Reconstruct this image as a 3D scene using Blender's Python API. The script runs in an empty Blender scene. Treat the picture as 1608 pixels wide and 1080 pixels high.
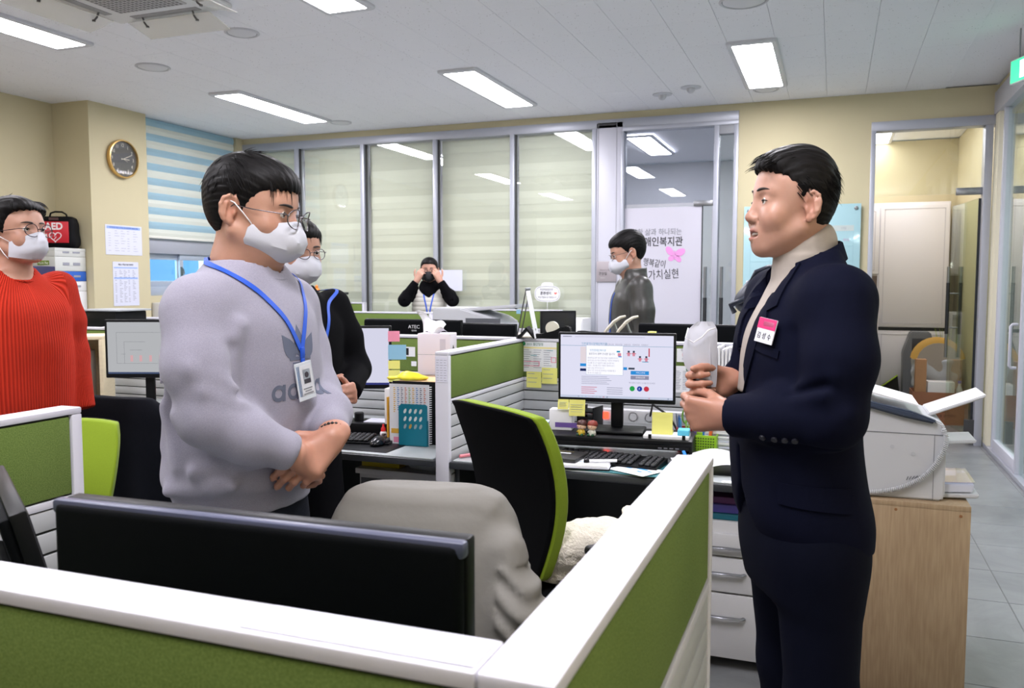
import bpy,bmesh,math,random
import numpy as np
from mathutils import Vector,Matrix,Euler
random.seed(7); np.random.seed(7)
scene = bpy.context.scene
COL = scene.collection
PI = math.pi

# ------------------------------------------------------------------ camera, world, exposure
CAMZ,PITCH,YAW,FPX = 1.4,math.radians(4.13),math.radians(20.75),1330.0
cam_data = bpy.data.cameras.new('camera')
cam_data.sensor_width = 36.0
cam_data.lens = 36.0 * FPX / 1608.0
cam_data.clip_start = 0.05
cam = bpy.data.objects.new('camera', cam_data)
COL.objects.link(cam)
cam.location = (0,0,CAMZ)
cam.rotation_euler = (PI / 2 - PITCH,0,YAW)
scene.camera = cam
cam_data.dof.use_dof = True
cam_data.dof.focus_distance = 2.4
cam_data.dof.aperture_fstop = 9.0

world = bpy.data.worlds.new('world'); scene.world = world; world.use_nodes = True
wn = world.node_tree; wn.nodes.clear()
w_out = wn.nodes.new('ShaderNodeOutputWorld'); w_bg = wn.nodes.new('ShaderNodeBackground')
w_bg.inputs['Color'].default_value = (0.55,0.80,1.0,1); w_bg.inputs['Strength'].default_value = 3.1
wn.links.new(w_bg.outputs[0],w_out.inputs[0])

scene.view_settings.view_transform = 'Standard'
scene.view_settings.look = 'None'
scene.view_settings.gamma = 1.0
scene.view_settings.use_curve_mapping = False
scene.view_settings.exposure = 1.84
fl_d = bpy.data.lights.new('bounce_flash', 'AREA'); fl_d.shape = 'RECTANGLE'; fl_d.size = 0.5; fl_d.size_y = 0.5
fl_d.energy = 13.0; fl_d.color = (1.0,0.98,0.96)
fl_o = bpy.data.objects.new('bounce_flash', fl_d); COL.objects.link(fl_o)     # added fill aimed at the ceiling to brighten the people's fronts
fl_o.location = (0.15,-0.55,1.75); fl_o.rotation_euler = (math.radians(180 - 14),0,0)
LIGHT_PANEL = 13.0          # radiance of the ceiling luminaires
PANEL_COL = (0.985,0.955,1.02)

# ------------------------------------------------------------------ materials
MATS = {}
def srgb(r,g,b):
    f = lambda c: ((c / 255.0) / 12.92) if c / 255.0 <= 0.04045 else (((c / 255.0) + 0.055) / 1.055) ** 2.4
    return (f(r),f(g),f(b),1.0)

def mat(name,rgb,rough=0.5,metal=0.0,spec=0.5,var=0.0,vscale=6.0,bump=0.0,bscale=200.0,
        coat=0.0,sheen=0.0,trans=0.0,emit=None,estr=0.0,alpha=1.0,stretch=None,sss=0.0,attr=None,bdist=0.002):
    if name in MATS: return MATS[name]
    m = bpy.data.materials.new(name); m.use_nodes = True
    nt = m.node_tree; p = nt.nodes['Principled BSDF']
    col = srgb(*rgb)
    p.inputs['Base Color'].default_value = col
    p.inputs['Roughness'].default_value = rough
    p.inputs['Metallic'].default_value = metal
    p.inputs['Specular IOR Level'].default_value = spec
    p.inputs['Coat Weight'].default_value = coat
    p.inputs['Sheen Weight'].default_value = sheen
    p.inputs['Transmission Weight'].default_value = trans
    p.inputs['Alpha'].default_value = alpha
    if sss:
        p.inputs['Subsurface Weight'].default_value = sss
        p.inputs['Subsurface Radius'].default_value = (0.008,0.003,0.0015)
        p.inputs['Subsurface Scale'].default_value = 1.0
    if emit is not None:
        p.inputs['Emission Color'].default_value = srgb(*emit); p.inputs['Emission Strength'].default_value = estr
    tc = nt.nodes.new('ShaderNodeTexCoord')
    mp = nt.nodes.new('ShaderNodeMapping')
    nt.links.new(tc.outputs['Object'],mp.inputs[0])
    if stretch: mp.inputs['Scale'].default_value = stretch
    src = None
    if attr:
        at = nt.nodes.new('ShaderNodeAttribute'); at.attribute_name = attr
        src = at.outputs['Color']
    if var > 0 or attr:
        nz = nt.nodes.new('ShaderNodeTexNoise'); nz.inputs['Scale'].default_value = vscale; nz.inputs['Detail'].default_value = 4
        nt.links.new(mp.outputs[0],nz.inputs[0])
        mr = nt.nodes.new('ShaderNodeMapRange'); mr.inputs[1].default_value = 0.25; mr.inputs[2].default_value = 0.75
        mr.inputs[3].default_value = 1 - var; mr.inputs[4].default_value = 1 + var
        nt.links.new(nz.outputs[0],mr.inputs[0])
        mx = nt.nodes.new('ShaderNodeVectorMath'); mx.operation = 'MULTIPLY'
        if src is not None: nt.links.new(src,mx.inputs[0])
        else: mx.inputs[0].default_value = col[:3]
        nt.links.new(mr.outputs[0],mx.inputs[1])
        nt.links.new(mx.outputs[0],p.inputs['Base Color'])
    if bump > 0:
        nb = nt.nodes.new('ShaderNodeTexNoise'); nb.inputs['Scale'].default_value = bscale; nb.inputs['Detail'].default_value = 3
        nt.links.new(mp.outputs[0],nb.inputs[0])
        bp = nt.nodes.new('ShaderNodeBump'); bp.inputs['Strength'].default_value = bump; bp.inputs['Distance'].default_value = bdist
        nt.links.new(nb.outputs[0],bp.inputs['Height'])
        nt.links.new(bp.outputs[0],p.inputs['Normal'])
    MATS[name] = m
    return m

def glass_mat(name,tint,refl=1.0,rough=0.0):
    """thin architectural glass: transparent with a Fresnel mirror coat"""
    if name in MATS: return MATS[name]
    m = bpy.data.materials.new(name); m.use_nodes = True
    nt = m.node_tree; nt.nodes.clear()
    o = nt.nodes.new('ShaderNodeOutputMaterial')
    tr = nt.nodes.new('ShaderNodeBsdfTransparent'); tr.inputs[0].default_value = (*tint,1)
    gl = nt.nodes.new('ShaderNodeBsdfGlossy'); gl.inputs['Roughness'].default_value = rough
    gl.inputs[0].default_value = (1,1,1,1)
    lw = nt.nodes.new('ShaderNodeLayerWeight'); lw.inputs[0].default_value = 0.5      # Schlick on |N.I|, same on both faces
    pw = nt.nodes.new('ShaderNodeMath'); pw.operation = 'POWER'; pw.inputs[1].default_value = 5.0
    ml = nt.nodes.new('ShaderNodeMath'); ml.operation = 'MULTIPLY_ADD'; ml.inputs[1].default_value = 0.9; ml.inputs[2].default_value = 0.045 * refl
    mx = nt.nodes.new('ShaderNodeMixShader')
    nt.links.new(lw.outputs['Facing'],pw.inputs[0]); nt.links.new(pw.outputs[0],ml.inputs[0]); nt.links.new(ml.outputs[0],mx.inputs[0])
    nt.links.new(tr.outputs[0],mx.inputs[1]); nt.links.new(gl.outputs[0],mx.inputs[2])
    nt.links.new(mx.outputs[0],o.inputs[0])
    MATS[name] = m
    return m

def ramp_mat(name,base,build):
    """material whose base colour is built by a callback(nt,object_vector_socket) -> colour socket"""
    if name in MATS: return MATS[name]
    m = bpy.data.materials.new(name); m.use_nodes = True
    nt = m.node_tree; p = nt.nodes['Principled BSDF']
    for k,v in base.items(): p.inputs[k].default_value = v
    tc = nt.nodes.new('ShaderNodeTexCoord')
    build(nt,tc.outputs['Object'],p)
    MATS[name] = m
    return m

def emis(name,rgb,strength):
    if name in MATS: return MATS[name]
    m = bpy.data.materials.new(name); m.use_nodes = True
    nt = m.node_tree; nt.nodes.clear()
    o = nt.nodes.new('ShaderNodeOutputMaterial'); e = nt.nodes.new('ShaderNodeEmission')
    e.inputs[0].default_value = (*rgb,1); e.inputs[1].default_value = strength
    nt.links.new(e.outputs[0],o.inputs[0])
    MATS[name] = m
    return m

# ------------------------------------------------------------------ mesh helpers
def obj(name,bm,m,parent=None,loc=None,rot=None,smooth=None):
    me = bpy.data.meshes.new(name)
    if isinstance(bm,bmesh.types.BMesh):
        bm.normal_update()
        bm.to_mesh(me); bm.free()
    else:
        me = bm
    if m is not None:
        for mm in (m if isinstance(m,(list,tuple)) else [m]): me.materials.append(mm)
    if smooth is not None:
        me.polygons.foreach_set('use_smooth', [True] * len(me.polygons))
        if smooth is not True:
            try: me.set_sharp_from_angle(angle=math.radians(smooth))
            except Exception: pass
    o = bpy.data.objects.new(name,me); COL.objects.link(o)
    if parent is not None: o.parent = parent
    if loc is not None: o.location = loc
    if rot is not None: o.rotation_euler = rot
    return o

def thing(name,label,cat,loc=(0,0,0),rz=0.0,group=None,rot=None):
    o = bpy.data.objects.new(name,None); COL.objects.link(o)
    o.empty_display_size = 0.1
    o.location = loc; o.rotation_euler = rot if rot is not None else (0,0,rz)
    o['label'] = label; o['category'] = cat
    if group: o['group'] = group
    return o

def tag(o,label=None,cat=None,group=None,kind=None):
    if label: o['label'] = label
    if cat: o['category'] = cat
    if group: o['group'] = group
    if kind: o['kind'] = kind
    return o

def struct(o):
    o['kind'] = 'structure'; return o

def dup(root,loc,rz=None,label=None,group=None,rot=None):
    r = root.copy(); COL.objects.link(r); r.location = loc
    if rz is not None: r.rotation_euler = (0,0,rz)
    if rot is not None: r.rotation_euler = rot
    if label: r['label'] = label
    if group: r['group'] = group
    for ch in list(root.children):
        c = ch.copy(); COL.objects.link(c); c.parent = r
        for g in list(ch.children):
            d = g.copy(); COL.objects.link(d); d.parent = c
    return r

def NB(): return bmesh.new()

def box(bm,c,s,bev=0.0,rot=None,seg=2,mi=0):
    """box centred at c with full size s"""
    geo = bmesh.ops.create_cube(bm,size=1.0)
    vs = geo['verts']
    for v in vs: v.co = Vector((v.co.x * s[0],v.co.y * s[1],v.co.z * s[2]))
    fs = set(f for v in vs for f in v.link_faces)
    if bev > 0:
        es = list(set(e for v in vs for e in v.link_edges))
        r = bmesh.ops.bevel(bm,geom=es,offset=min(bev,0.49 * min(s)),segments=seg,profile=0.5,affect='EDGES')
        vs = list(set(v for f in r['faces'] for v in f.verts) | set(v for v in vs if v.is_valid))
    M = Matrix.Translation(c)
    if rot is not None: M = M @ (rot if isinstance(rot,Matrix) else Euler(rot).to_matrix().to_4x4())
    bmesh.ops.transform(bm,matrix=M,verts=vs)
    if mi:
        for f in set(f for v in vs for f in v.link_faces): f.material_index = mi
    return vs

def b2(bm,lo,hi,bev=0.0,mi=0,seg=2):
    return box(bm,[(a + b) / 2 for a,b in zip(lo,hi)],[abs(b - a) for a,b in zip(lo,hi)],bev,mi=mi,seg=seg)

def boxo(name,lo,hi,m,parent=None,bev=0.0,smooth=None,loc=None,rot=None):
    bm = NB(); b2(bm,lo,hi,bev)
    return obj(name,bm,m,parent,smooth=(30 if bev and smooth is None else smooth),loc=loc,rot=rot)

def frame_of(d):
    d = Vector(d).normalized()
    a = Vector((0,0,1)) if abs(d.z) < 0.9 else Vector((1,0,0))
    u = d.cross(a).normalized(); v = d.cross(u).normalized()
    return u,v

def tube(bm,pts,r,seg=10,caps=True,closed=False,rr=None,flat=1.0,upv=None):
    """tube along pts; rr: optional per-point radii; flat scales second axis"""
    pts = [Vector(p) for p in pts]; n = len(pts); rings = []
    prevu = None
    for i,p in enumerate(pts):
        if closed: d = pts[(i + 1) % n] - pts[i - 1]
        else: d = pts[min(i + 1,n - 1)] - pts[max(i - 1,0)]
        if d.length < 1e-9: d = Vector((0,0,1))
        d.normalize()
        if upv is not None:
            u = d.cross(Vector(upv)).normalized()
        elif prevu is None: u,_ = frame_of(d)
        else:
            u = prevu - d * prevu.dot(d)
            u = u.normalized() if u.length > 1e-6 else frame_of(d)[0]
        prevu = u; v = d.cross(u).normalized()
        ri = rr[i] if rr is not None else r
        rings.append([bm.verts.new(p + (u * math.cos(2 * PI * k / seg) + v * flat * math.sin(2 * PI * k / seg)) * ri) for k in range(seg)])
    m = n if closed else n - 1
    for i in range(m):
        a,b = rings[i],rings[(i + 1) % n]
        for k in range(seg):
            try: bm.faces.new((a[k],a[(k + 1) % seg],b[(k + 1) % seg],b[k]))
            except ValueError: pass
    if caps and not closed:
        try: bm.faces.new(rings[0][::-1]); bm.faces.new(rings[-1])
        except ValueError: pass
    return rings

def cyl(bm,a,b,r,r2=None,seg=20):
    tube(bm,[a,b],r,seg,rr=[r,r if r2 is None else r2])

def lathe(bm,prof,c=(0,0,0),seg=28,axis='z'):
    """prof = [(r,z)]"""
    rings = []
    for r,z in prof:
        ring = []
        for k in range(seg):
            t = 2 * PI * k / seg
            p = (r * math.cos(t),r * math.sin(t),z)
            if axis == 'y': p = (p[0],p[2],p[1])
            if axis == 'x': p = (p[2],p[0],p[1])
            ring.append(bm.verts.new((c[0] + p[0],c[1] + p[1],c[2] + p[2])))
        rings.append(ring)
    for a,b in zip(rings,rings[1:]):
        for k in range(seg):
            bm.faces.new((a[k],a[(k + 1) % seg],b[(k + 1) % seg],b[k]))
    bm.faces.new(rings[0][::-1]); bm.faces.new(rings[-1])
    bmesh.ops.recalc_face_normals(bm,faces=bm.faces)

def prism(bm,pts,d0,d1,axis='y', mi=0):
    """extrude a 2-D outline along an axis: axis y -> pts are (x,z); x -> (y,z); z -> (x,y)"""
    def P(p,d):
        return {'y': (p[0],d,p[1]), 'x': (d,p[0],p[1]), 'z': (p[0],p[1],d)}[axis]
    a = [bm.verts.new(P(p,d0)) for p in pts]; b = [bm.verts.new(P(p,d1)) for p in pts]
    n = len(pts); fs = []
    for i in range(n): fs.append(bm.faces.new((a[i],a[(i + 1) % n],b[(i + 1) % n],b[i])))
    fs.append(bm.faces.new(a[::-1])); fs.append(bm.faces.new(b))
    bmesh.ops.recalc_face_normals(bm,faces=fs)
    for f in fs: f.material_index = mi
    return fs

def quad(bm,pts,mi=0):
    f = bm.faces.new([bm.verts.new(p) for p in pts]); f.material_index = mi; return f

def sheet(bm,W,L,nx,ny,fn,th=0.0004):
    """thin sheet as a closed solid; fn(u,v)->(x,y,z) with u,v in 0..1"""
    top = [[bm.verts.new(fn(i / nx,j / ny)) for j in range(ny + 1)] for i in range(nx + 1)]
    bot = [[bm.verts.new(Vector(fn(i / nx,j / ny)) - Vector((0,0,th))) for j in range(ny + 1)] for i in range(nx + 1)]
    for i in range(nx):
        for j in range(ny):
            bm.faces.new((top[i][j],top[i + 1][j],top[i + 1][j + 1],top[i][j + 1]))
            bm.faces.new((bot[i][j + 1],bot[i + 1][j + 1],bot[i + 1][j],bot[i][j]))
    for i in range(nx):
        bm.faces.new((bot[i][0],bot[i + 1][0],top[i + 1][0],top[i][0]))
        bm.faces.new((top[i][ny],top[i + 1][ny],bot[i + 1][ny],bot[i][ny]))
    for j in range(ny):
        bm.faces.new((top[0][j],top[0][j + 1],bot[0][j + 1],bot[0][j]))
        bm.faces.new((bot[nx][j],bot[nx][j + 1],top[nx][j + 1],top[nx][j]))

def text(name,body,size,m,parent,loc,rot=(PI / 2,0,0),align='CENTER', th=0.0004,sx=1.0,bold=0.0,shear=0.0):
    cu = bpy.data.curves.new(name, 'FONT'); cu.body = body; cu.size = size
    cu.align_x = align; cu.align_y = 'CENTER'; cu.extrude = th; cu.offset = bold; cu.shear = shear
    cu.resolution_u = 3
    t = bpy.data.objects.new(name,cu); COL.objects.link(t)
    me = bpy.data.meshes.new_from_object(t); me.name = name
    bpy.data.objects.remove(t); bpy.data.curves.remove(cu)
    me.materials.clear(); me.materials.append(m)
    o = bpy.data.objects.new(name,me); COL.objects.link(o)
    if parent is not None: o.parent = parent
    o.location = loc; o.rotation_euler = rot; o.scale = (sx,1,1)
    return o

def at_t(px,py,t):
    """world point seen at photo pixel (px,py),t metres ahead of the lens"""
    cy,sy = math.cos(-YAW),math.sin(-YAW)
    fw = np.array([sy,cy,0]); rt = np.array([cy,-sy,0]); up = np.array([0,0,1.])
    F = fw * math.cos(PITCH) - up * math.sin(PITCH); U = up * math.cos(PITCH) + fw * math.sin(PITCH)
    d = rt * (px - 804) / FPX - U * (py - 540) / FPX + F
    return np.array([0,0,CAMZ]),d
def at_y(px,py,Y):
    o,d = at_t(px,py,1); return o + d * (Y / d[1])
def at_x(px,py,X):
    o,d = at_t(px,py,1); return o + d * (X / d[0])
def at_z(px,py,Z):
    o,d = at_t(px,py,1); return o + d * ((Z - CAMZ) / d[2])
# ------------------------------------------------------------------ the room
H = 3.05
XL,XR,YB,YF = -6.8,1.25,8.18,-3.2
wall_y = mat('cream_wall_paint', (200,190,156),0.75,var=0.03,vscale=2,bump=0.08,bscale=300)
wall_w = mat('white_wall_paint', (206,208,214),0.7,var=0.02,bump=0.05,bscale=300)
alu = mat('silver_grey_frame', (172,175,186),0.38,metal=0.25,var=0.02)
dark_gap = mat('dark_gasket', (52,52,54),0.6)
white_pl = mat('white_panel', (192,192,203),0.4,var=0.01)

def ceil_build(nt,vec,p):
    n1 = nt.nodes.new('ShaderNodeTexNoise'); n1.inputs['Scale'].default_value = 45; n1.inputs['Detail'].default_value = 2
    n2 = nt.nodes.new('ShaderNodeTexVoronoi'); n2.inputs['Scale'].default_value = 60; n2.inputs['Randomness'].default_value = 1
    mp = nt.nodes.new('ShaderNodeMapping'); mp.inputs['Scale'].default_value = (1.0,0.55,1)
    geo = nt.nodes.new('ShaderNodeNewGeometry')
    nt.links.new(geo.outputs['Position'],mp.inputs[0]); nt.links.new(mp.outputs[0],n2.inputs[0]); nt.links.new(geo.outputs['Position'],n1.inputs[0])
    r = nt.nodes.new('ShaderNodeValToRGB'); r.color_ramp.elements[0].position = 0.10; r.color_ramp.elements[1].position = 0.19
    r.color_ramp.elements[0].color = (1,1,1,1); r.color_ramp.elements[1].color = (0,0,0,1)
    nt.links.new(n2.outputs['Distance'],r.inputs[0])
    r2 = nt.nodes.new('ShaderNodeValToRGB'); r2.color_ramp.elements[0].position = 0.50; r2.color_ramp.elements[1].position = 0.60
    nt.links.new(n1.outputs[0],r2.inputs[0])
    mu = nt.nodes.new('ShaderNodeMath'); mu.operation = 'MULTIPLY'
    nt.links.new(r.outputs[0],mu.inputs[0]); nt.links.new(r2.outputs[0],mu.inputs[1])
    mix = nt.nodes.new('ShaderNodeMix'); mix.data_type = 'RGBA'
    mix.inputs['A'].default_value = srgb(238,238,243); mix.inputs['B'].default_value = srgb(150,148,150)
    nt.links.new(mu.outputs[0],mix.inputs['Factor']); nt.links.new(mix.outputs['Result'],p.inputs['Base Color'])
    bp = nt.nodes.new('ShaderNodeBump'); bp.inputs['Strength'].default_value = 0.3; bp.inputs['Distance'].default_value = 0.002; bp.invert = True
    nt.links.new(mu.outputs[0],bp.inputs['Height']); nt.links.new(bp.outputs[0],p.inputs['Normal'])
ceil_m = ramp_mat('fissured_ceiling_tile', {'Roughness': 0.9}, ceil_build)

def floor_build(nt,vec,p):
    geo = nt.nodes.new('ShaderNodeNewGeometry')
    n1 = nt.nodes.new('ShaderNodeTexNoise'); n1.inputs['Scale'].default_value = 2.2; n1.inputs['Detail'].default_value = 6; n1.inputs['Roughness'].default_value = 0.65
    n1.inputs['Distortion'].default_value = 0.8
    nt.links.new(geo.outputs['Position'],n1.inputs[0])
    oi = nt.nodes.new('ShaderNodeObjectInfo')
    ad = nt.nodes.new('ShaderNodeMath'); ad.operation = 'MULTIPLY_ADD'; ad.inputs[1].default_value = 0.08;
    nt.links.new(oi.outputs['Random'],ad.inputs[0]); nt.links.new(n1.outputs[0],ad.inputs[2])
    r = nt.nodes.new('ShaderNodeValToRGB')
    r.color_ramp.elements[0].position = 0.3; r.color_ramp.elements[0].color = srgb(104,106,109)
    r.color_ramp.elements[1].position = 0.75; r.color_ramp.elements[1].color = srgb(140,142,145)
    nt.links.new(ad.outputs[0],r.inputs[0]); nt.links.new(r.outputs[0],p.inputs['Base Color'])
floor_m = ramp_mat('grey_concrete_look_tile', {'Roughness': 0.32}, floor_build)
joint_m = mat('grey_floor_joint', (120,122,122),0.8)

fl = boxo('floor', (XL - 0.3,YF - 0.3,-0.12),(4.2,12.2,-0.003),joint_m); struct(fl)
# floor tiles: singly where the aisle shows them, the rest joined
T = 0.452
tile_me = None
for i in range(-1,4):
    for j in range(0,19):
        x0 = 0.30 + i * T; y0 = 2.35 + j * T
        if x0 + T > XR + 0.75 or y0 + T > 11.4: continue
        if tile_me is None:
            bm = NB(); box(bm,(0,0,0),(T - 0.004,T - 0.004,0.01),0.0015,seg=1); o = obj('floor_tile', bm,floor_m,fl); tile_me = o.data
        else:
            o = bpy.data.objects.new('floor_tile', tile_me); COL.objects.link(o); o.parent = fl
        o.location = (x0 + T / 2,y0 + T / 2,-0.005)
bm = NB()
for i in range(-16,9):
    for j in range(-13,22):
        x0 = 0.30 + i * T; y0 = 2.35 + j * T
        if -1 <= i < 4 and 0 <= j < 19 and not (x0 + T > XR + 0.75 or y0 + T > 11.4): continue
        if x0 < XL - 0.4 or y0 > 12: continue
        quad(bm,[(x0 + .002,y0 + .002,0),(x0 + T - .002,y0 + .002,0),(x0 + T - .002,y0 + T - .002,0),(x0 + .002,y0 + T - .002,0)])
o = obj('floor_tiles_beyond', bm,floor_m,fl); tag(o,kind='stuff')

ce = boxo('ceiling', (XL - 0.3,YF - 0.3,H + 0.012),(4.2,12.2,H + 0.15),ceil_m); struct(ce)
TX,TY = 2.208 / 7,0.596
me = None
for i in range(-20,5):
    for j in range(0,8):
        x0 = -0.571 - TX / 2 + i * TX; y0 = 3.74 + j * TY
        lx,hx = max(x0,XL),min(x0 + TX,XR); ly,hy = y0,min(y0 + TY,YB)
        if hx - lx < 0.03 or hy - ly < 0.03: continue
        full = abs(hx - lx - TX) < 1e-6 and abs(hy - ly - TY) < 1e-6
        if full and me is not None:
            o = bpy.data.objects.new('ceiling_tile', me); COL.objects.link(o); o.parent = ce
        else:
            bm = NB(); box(bm,(0,0,0),(hx - lx - 0.002,hy - ly - 0.002,0.012),0.0015,seg=1); o = obj('ceiling_tile', bm,ceil_m,ce)
            if full: me = o.data
        o.location = ((lx + hx) / 2,(ly + hy) / 2,H + 0.006)
bm = NB()
for i in range(-20,5):
    for j in range(-12,0):
        x0 = -0.571 - TX / 2 + i * TX; y0 = 3.74 + j * TY
        if x0 < XL - 0.2 : continue
        quad(bm,[(x0 + .001,y0 + .001,H),(x0 + .001,y0 + TY - .001,H),(x0 + TX - .001,y0 + TY - .001,H),(x0 + TX - .001,y0 + .001,H)])
o = obj('ceiling_tiles_near', bm,ceil_m,ce); tag(o,kind='stuff')
# ceilings of the neighbouring rooms use the same slab

# ---- left wall with the square column and the window recess
COLX = -6.36
wl = boxo('wall_left', (XL - 0.2,YF,0),(XL,5.94,H),wall_y); struct(wl)
wc = boxo('wall_left', (XL - 0.2,5.94,0),(COLX,6.63,H),wall_y); wc.name = 'wall_left_column'; struct(wc)
ws = boxo('wall_left_sill', (XL - 0.2,6.63,0),(-6.44,YB,1.27),wall_y); struct(ws)
wn_ = boxo('wall_left_corner', (XL - 0.2,8.06,1.27),(-6.42,YB,H),wall_y); struct(wn_)

# window: frame, two sashes, glass
win = struct(boxo('window_1', (-6.62,6.63,1.70),(-6.48,8.06,1.84),alu,bev=0.004))
frm = mat('grey_blue_window_frame', (172,182,196),0.4,metal=0.2)
boxo('window_frame', (-6.62,6.63,1.27),(-6.48,8.06,1.36),frm,win,0.004)
boxo('window_frame', (-6.62,6.63,1.36),(-6.48,6.67,1.70),frm,win,0.004)
boxo('window_frame', (-6.62,8.02,1.36),(-6.48,8.06,1.70),frm,win,0.004)
boxo('window_frame', (-6.62,6.63,1.84),(-6.48,8.06,3.05),frm,win)
for y0,y1,xo in ((6.67,7.24,0.0),(7.20,8.02,0.03)):
    bm = NB()
    b2(bm,(-6.56 + xo,y0,1.64),(-6.53 + xo,y1,1.70), .003); b2(bm,(-6.56 + xo,y0,1.36),(-6.53 + xo,y1,1.42), .003)
    b2(bm,(-6.56 + xo,y0,1.42),(-6.53 + xo,y0 + .05,1.64), .003); b2(bm,(-6.56 + xo,y1 - .05,1.42),(-6.53 + xo,y1,1.64), .003)
    s = obj('sash', bm,frm,win,smooth=30)
    boxo('pane', (-6.547 + xo,y0 + .05,1.42),(-6.543 + xo,y1 - .05,1.64),glass_mat('window_glass', (0.92,0.98,1.0)),s)
bm = NB(); box(bm,(-6.50,7.22,1.52),(0.02,0.03,0.10), .006); tube(bm,[(-6.49,7.22,1.55),(-6.47,7.22,1.54),(-6.465,7.22,1.49)],0.008,8)
obj('latch', bm,mat('window_latch_metal', (120,130,135),0.3,metal=0.8),win,smooth=40)
# blue building wall outside the window
bo = boxo('building_outside', (-9.3,5.5,-1),(-9.1,14.5,2.35),mat('bright_blue_facade', (30,74,98),0.6,var=0.04,vscale=3))
tag(bo, 'bright blue building wall seen outside the window behind the grey sweatshirt man', 'building')
bm = NB(); prism(bm,[(5.5,1.30),(14.5,2.9),(14.5,3.2),(5.5,1.62)],-9.05,-8.98, 'x')
o = obj('parapet_band', bm,mat('white_band', (120,140,150),0.6),bo)

# roller blind with alternating sheer and dense bands
def make_blind(name,label,x0,x1,y0,y1,z0,z1,colA,colB,period,axis,m_extra=None,transl=0.5):
    root = thing(name,label, 'blind', ((x0 + x1) / 2,(y0 + y1) / 2,z0))
    cx,cy = (x0 + x1) / 2,(y0 + y1) / 2
    n = int(round((z1 - z0) / period)); per = (z1 - z0) / n
    k = 0
    for i in range(n):
        za = z0 + i * per; zb = za + per
        for (a,b,mm,off) in ((za,za + per * 0.52,colA,0.0),(za + per * 0.52,zb,colB,0.003)):
            bm = NB()
            if axis == 'y':   # blind lies in the y-z plane
                prism(bm,[(off + 0.006 * 0,a),(off + 0.006,(a + b) / 2),(off,b),(off - .0015,b),(off + .0045,(a + b) / 2),(off - .0015,a)],y0 - cy,y1 - cy, 'y')
            else:
                prism(bm,[(-off,a),(-off - 0.006,(a + b) / 2),(-off,b),(-off + .0015,b),(-off - .0045,(a + b) / 2),(-off + .0015,a)],x0 - cx,x1 - cx, 'x')
            for v in bm.verts: v.co.z -= z0
            obj('slat', bm,mm,root)
    return root
def transl_mat(name,rgb,tr,mixf):
    m = bpy.data.materials.new(name); m.use_nodes = True; nt = m.node_tree; nt.nodes.clear()
    o = nt.nodes.new('ShaderNodeOutputMaterial'); d = nt.nodes.new('ShaderNodeBsdfDiffuse'); d.inputs[0].default_value = srgb(*rgb)
    t = nt.nodes.new('ShaderNodeBsdfTranslucent'); t.inputs[0].default_value = srgb(*tr)
    x = nt.nodes.new('ShaderNodeMixShader'); x.inputs[0].default_value = mixf
    nt.links.new(d.outputs[0],x.inputs[1]); nt.links.new(t.outputs[0],x.inputs[2]); nt.links.new(x.outputs[0],o.inputs[0])
    return m
blA = transl_mat('window_blind_dense', (240,242,232),(240,246,240),0.35)
blB = transl_mat('window_blind_sheer', (228,244,250),(214,246,255),0.68)
bl = make_blind('roller_blind', 'pale zebra roller blind glowing blue over the window right of the column', -6.46,-6.45,6.64,8.05,1.87,3.04,blA,blB,0.145, 'y')
bm = NB(); box(bm,(0,0,0),(0.02,1.41,0.025),0.006); obj('bottom_rail', bm,mat('blind_rail', (222,222,214),0.4),bl,loc=(0,0,-0.008),smooth=30)

# ---- back wall: glazed partition, sign panel, door 1, cream pier, door 2
wb = boxo('wall_back', (-0.855,YB,0),(0.275,YB + 0.15,2.985),wall_y); struct(wb)
struct(boxo('wall_back_header', (XL,YB,2.985),(XR,YB + 0.15,H),wall_y))
struct(boxo('trim_1', (XL + 0.25,YB - 0.02,2.90),(-0.855,YB + 0.10,2.985),alu,bev=0.003))
gp = boxo('glass_partition', (-6.56,YB - 0.015,0.0),(-2.205,YB + 0.09,0.06),alu,bev=0.003); struct(gp); gp.name = 'window_2'
mull_x = [-6.535,-5.685,-4.836,-3.96,-3.09,-2.228]
for i,mx in enumerate(mull_x):
    bm = NB(); w = 0.075 if i == 0 else 0.045
    b2(bm,(mx - w / 2,YB - 0.03,0.06),(mx + w / 2,YB + 0.09,2.90),0.003)
    obj('mullion', bm,alu,gp,smooth=30)
    if i < 5:
        boxo('gasket', (mx + w / 2,YB + 0.0,0.06),(mx + w / 2 + 0.012,YB + 0.03,2.90),dark_gap,gp)
        boxo('pane', (mx + w / 2,YB + 0.02,0.06),(mull_x[i + 1] - 0.022,YB + 0.028,2.90),glass_mat('partition_glass', (0.985,0.99,0.985),1.4),gp)
# blinds behind the panes
gA = mat('office_blind_dense', (203,207,190),0.8,var=0.02)
gB = mat('office_blind_band', (212,216,199),0.8,var=0.02)
for i in range(5):
    a,b = mull_x[i] + 0.03,mull_x[i + 1] - 0.03
    nm = ['first', 'second', 'third', 'fourth', 'fifth'][i]
    make_blind('office_blind', 'pale green blind behind the %s glass pane, counted from the window corner' % nm,a,b,YB + 0.10,YB + 0.11,0.1,2.90,gA,gB,0.28, 'x')
# white sign panel between partition and door 1
pn = struct(boxo('trim_2', (-2.205,YB - 0.02,0),(-1.945,YB + 0.10,2.955),white_pl,bev=0.002))
boxo('groove', (-2.19,YB - 0.0225,0),(-2.185,YB - 0.0195,2.95),mat('panel_groove', (150,150,158),0.6),pn)
boxo('groove', (-2.006,YB - 0.0225,0),(-2.001,YB - 0.0195,2.95),mat('panel_groove', (150,150,158),0.6),pn)
boxo('slot', (-2.185,YB - 0.024,2.925),(-2.01,YB - 0.019,2.945),dark_gap,pn)
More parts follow.
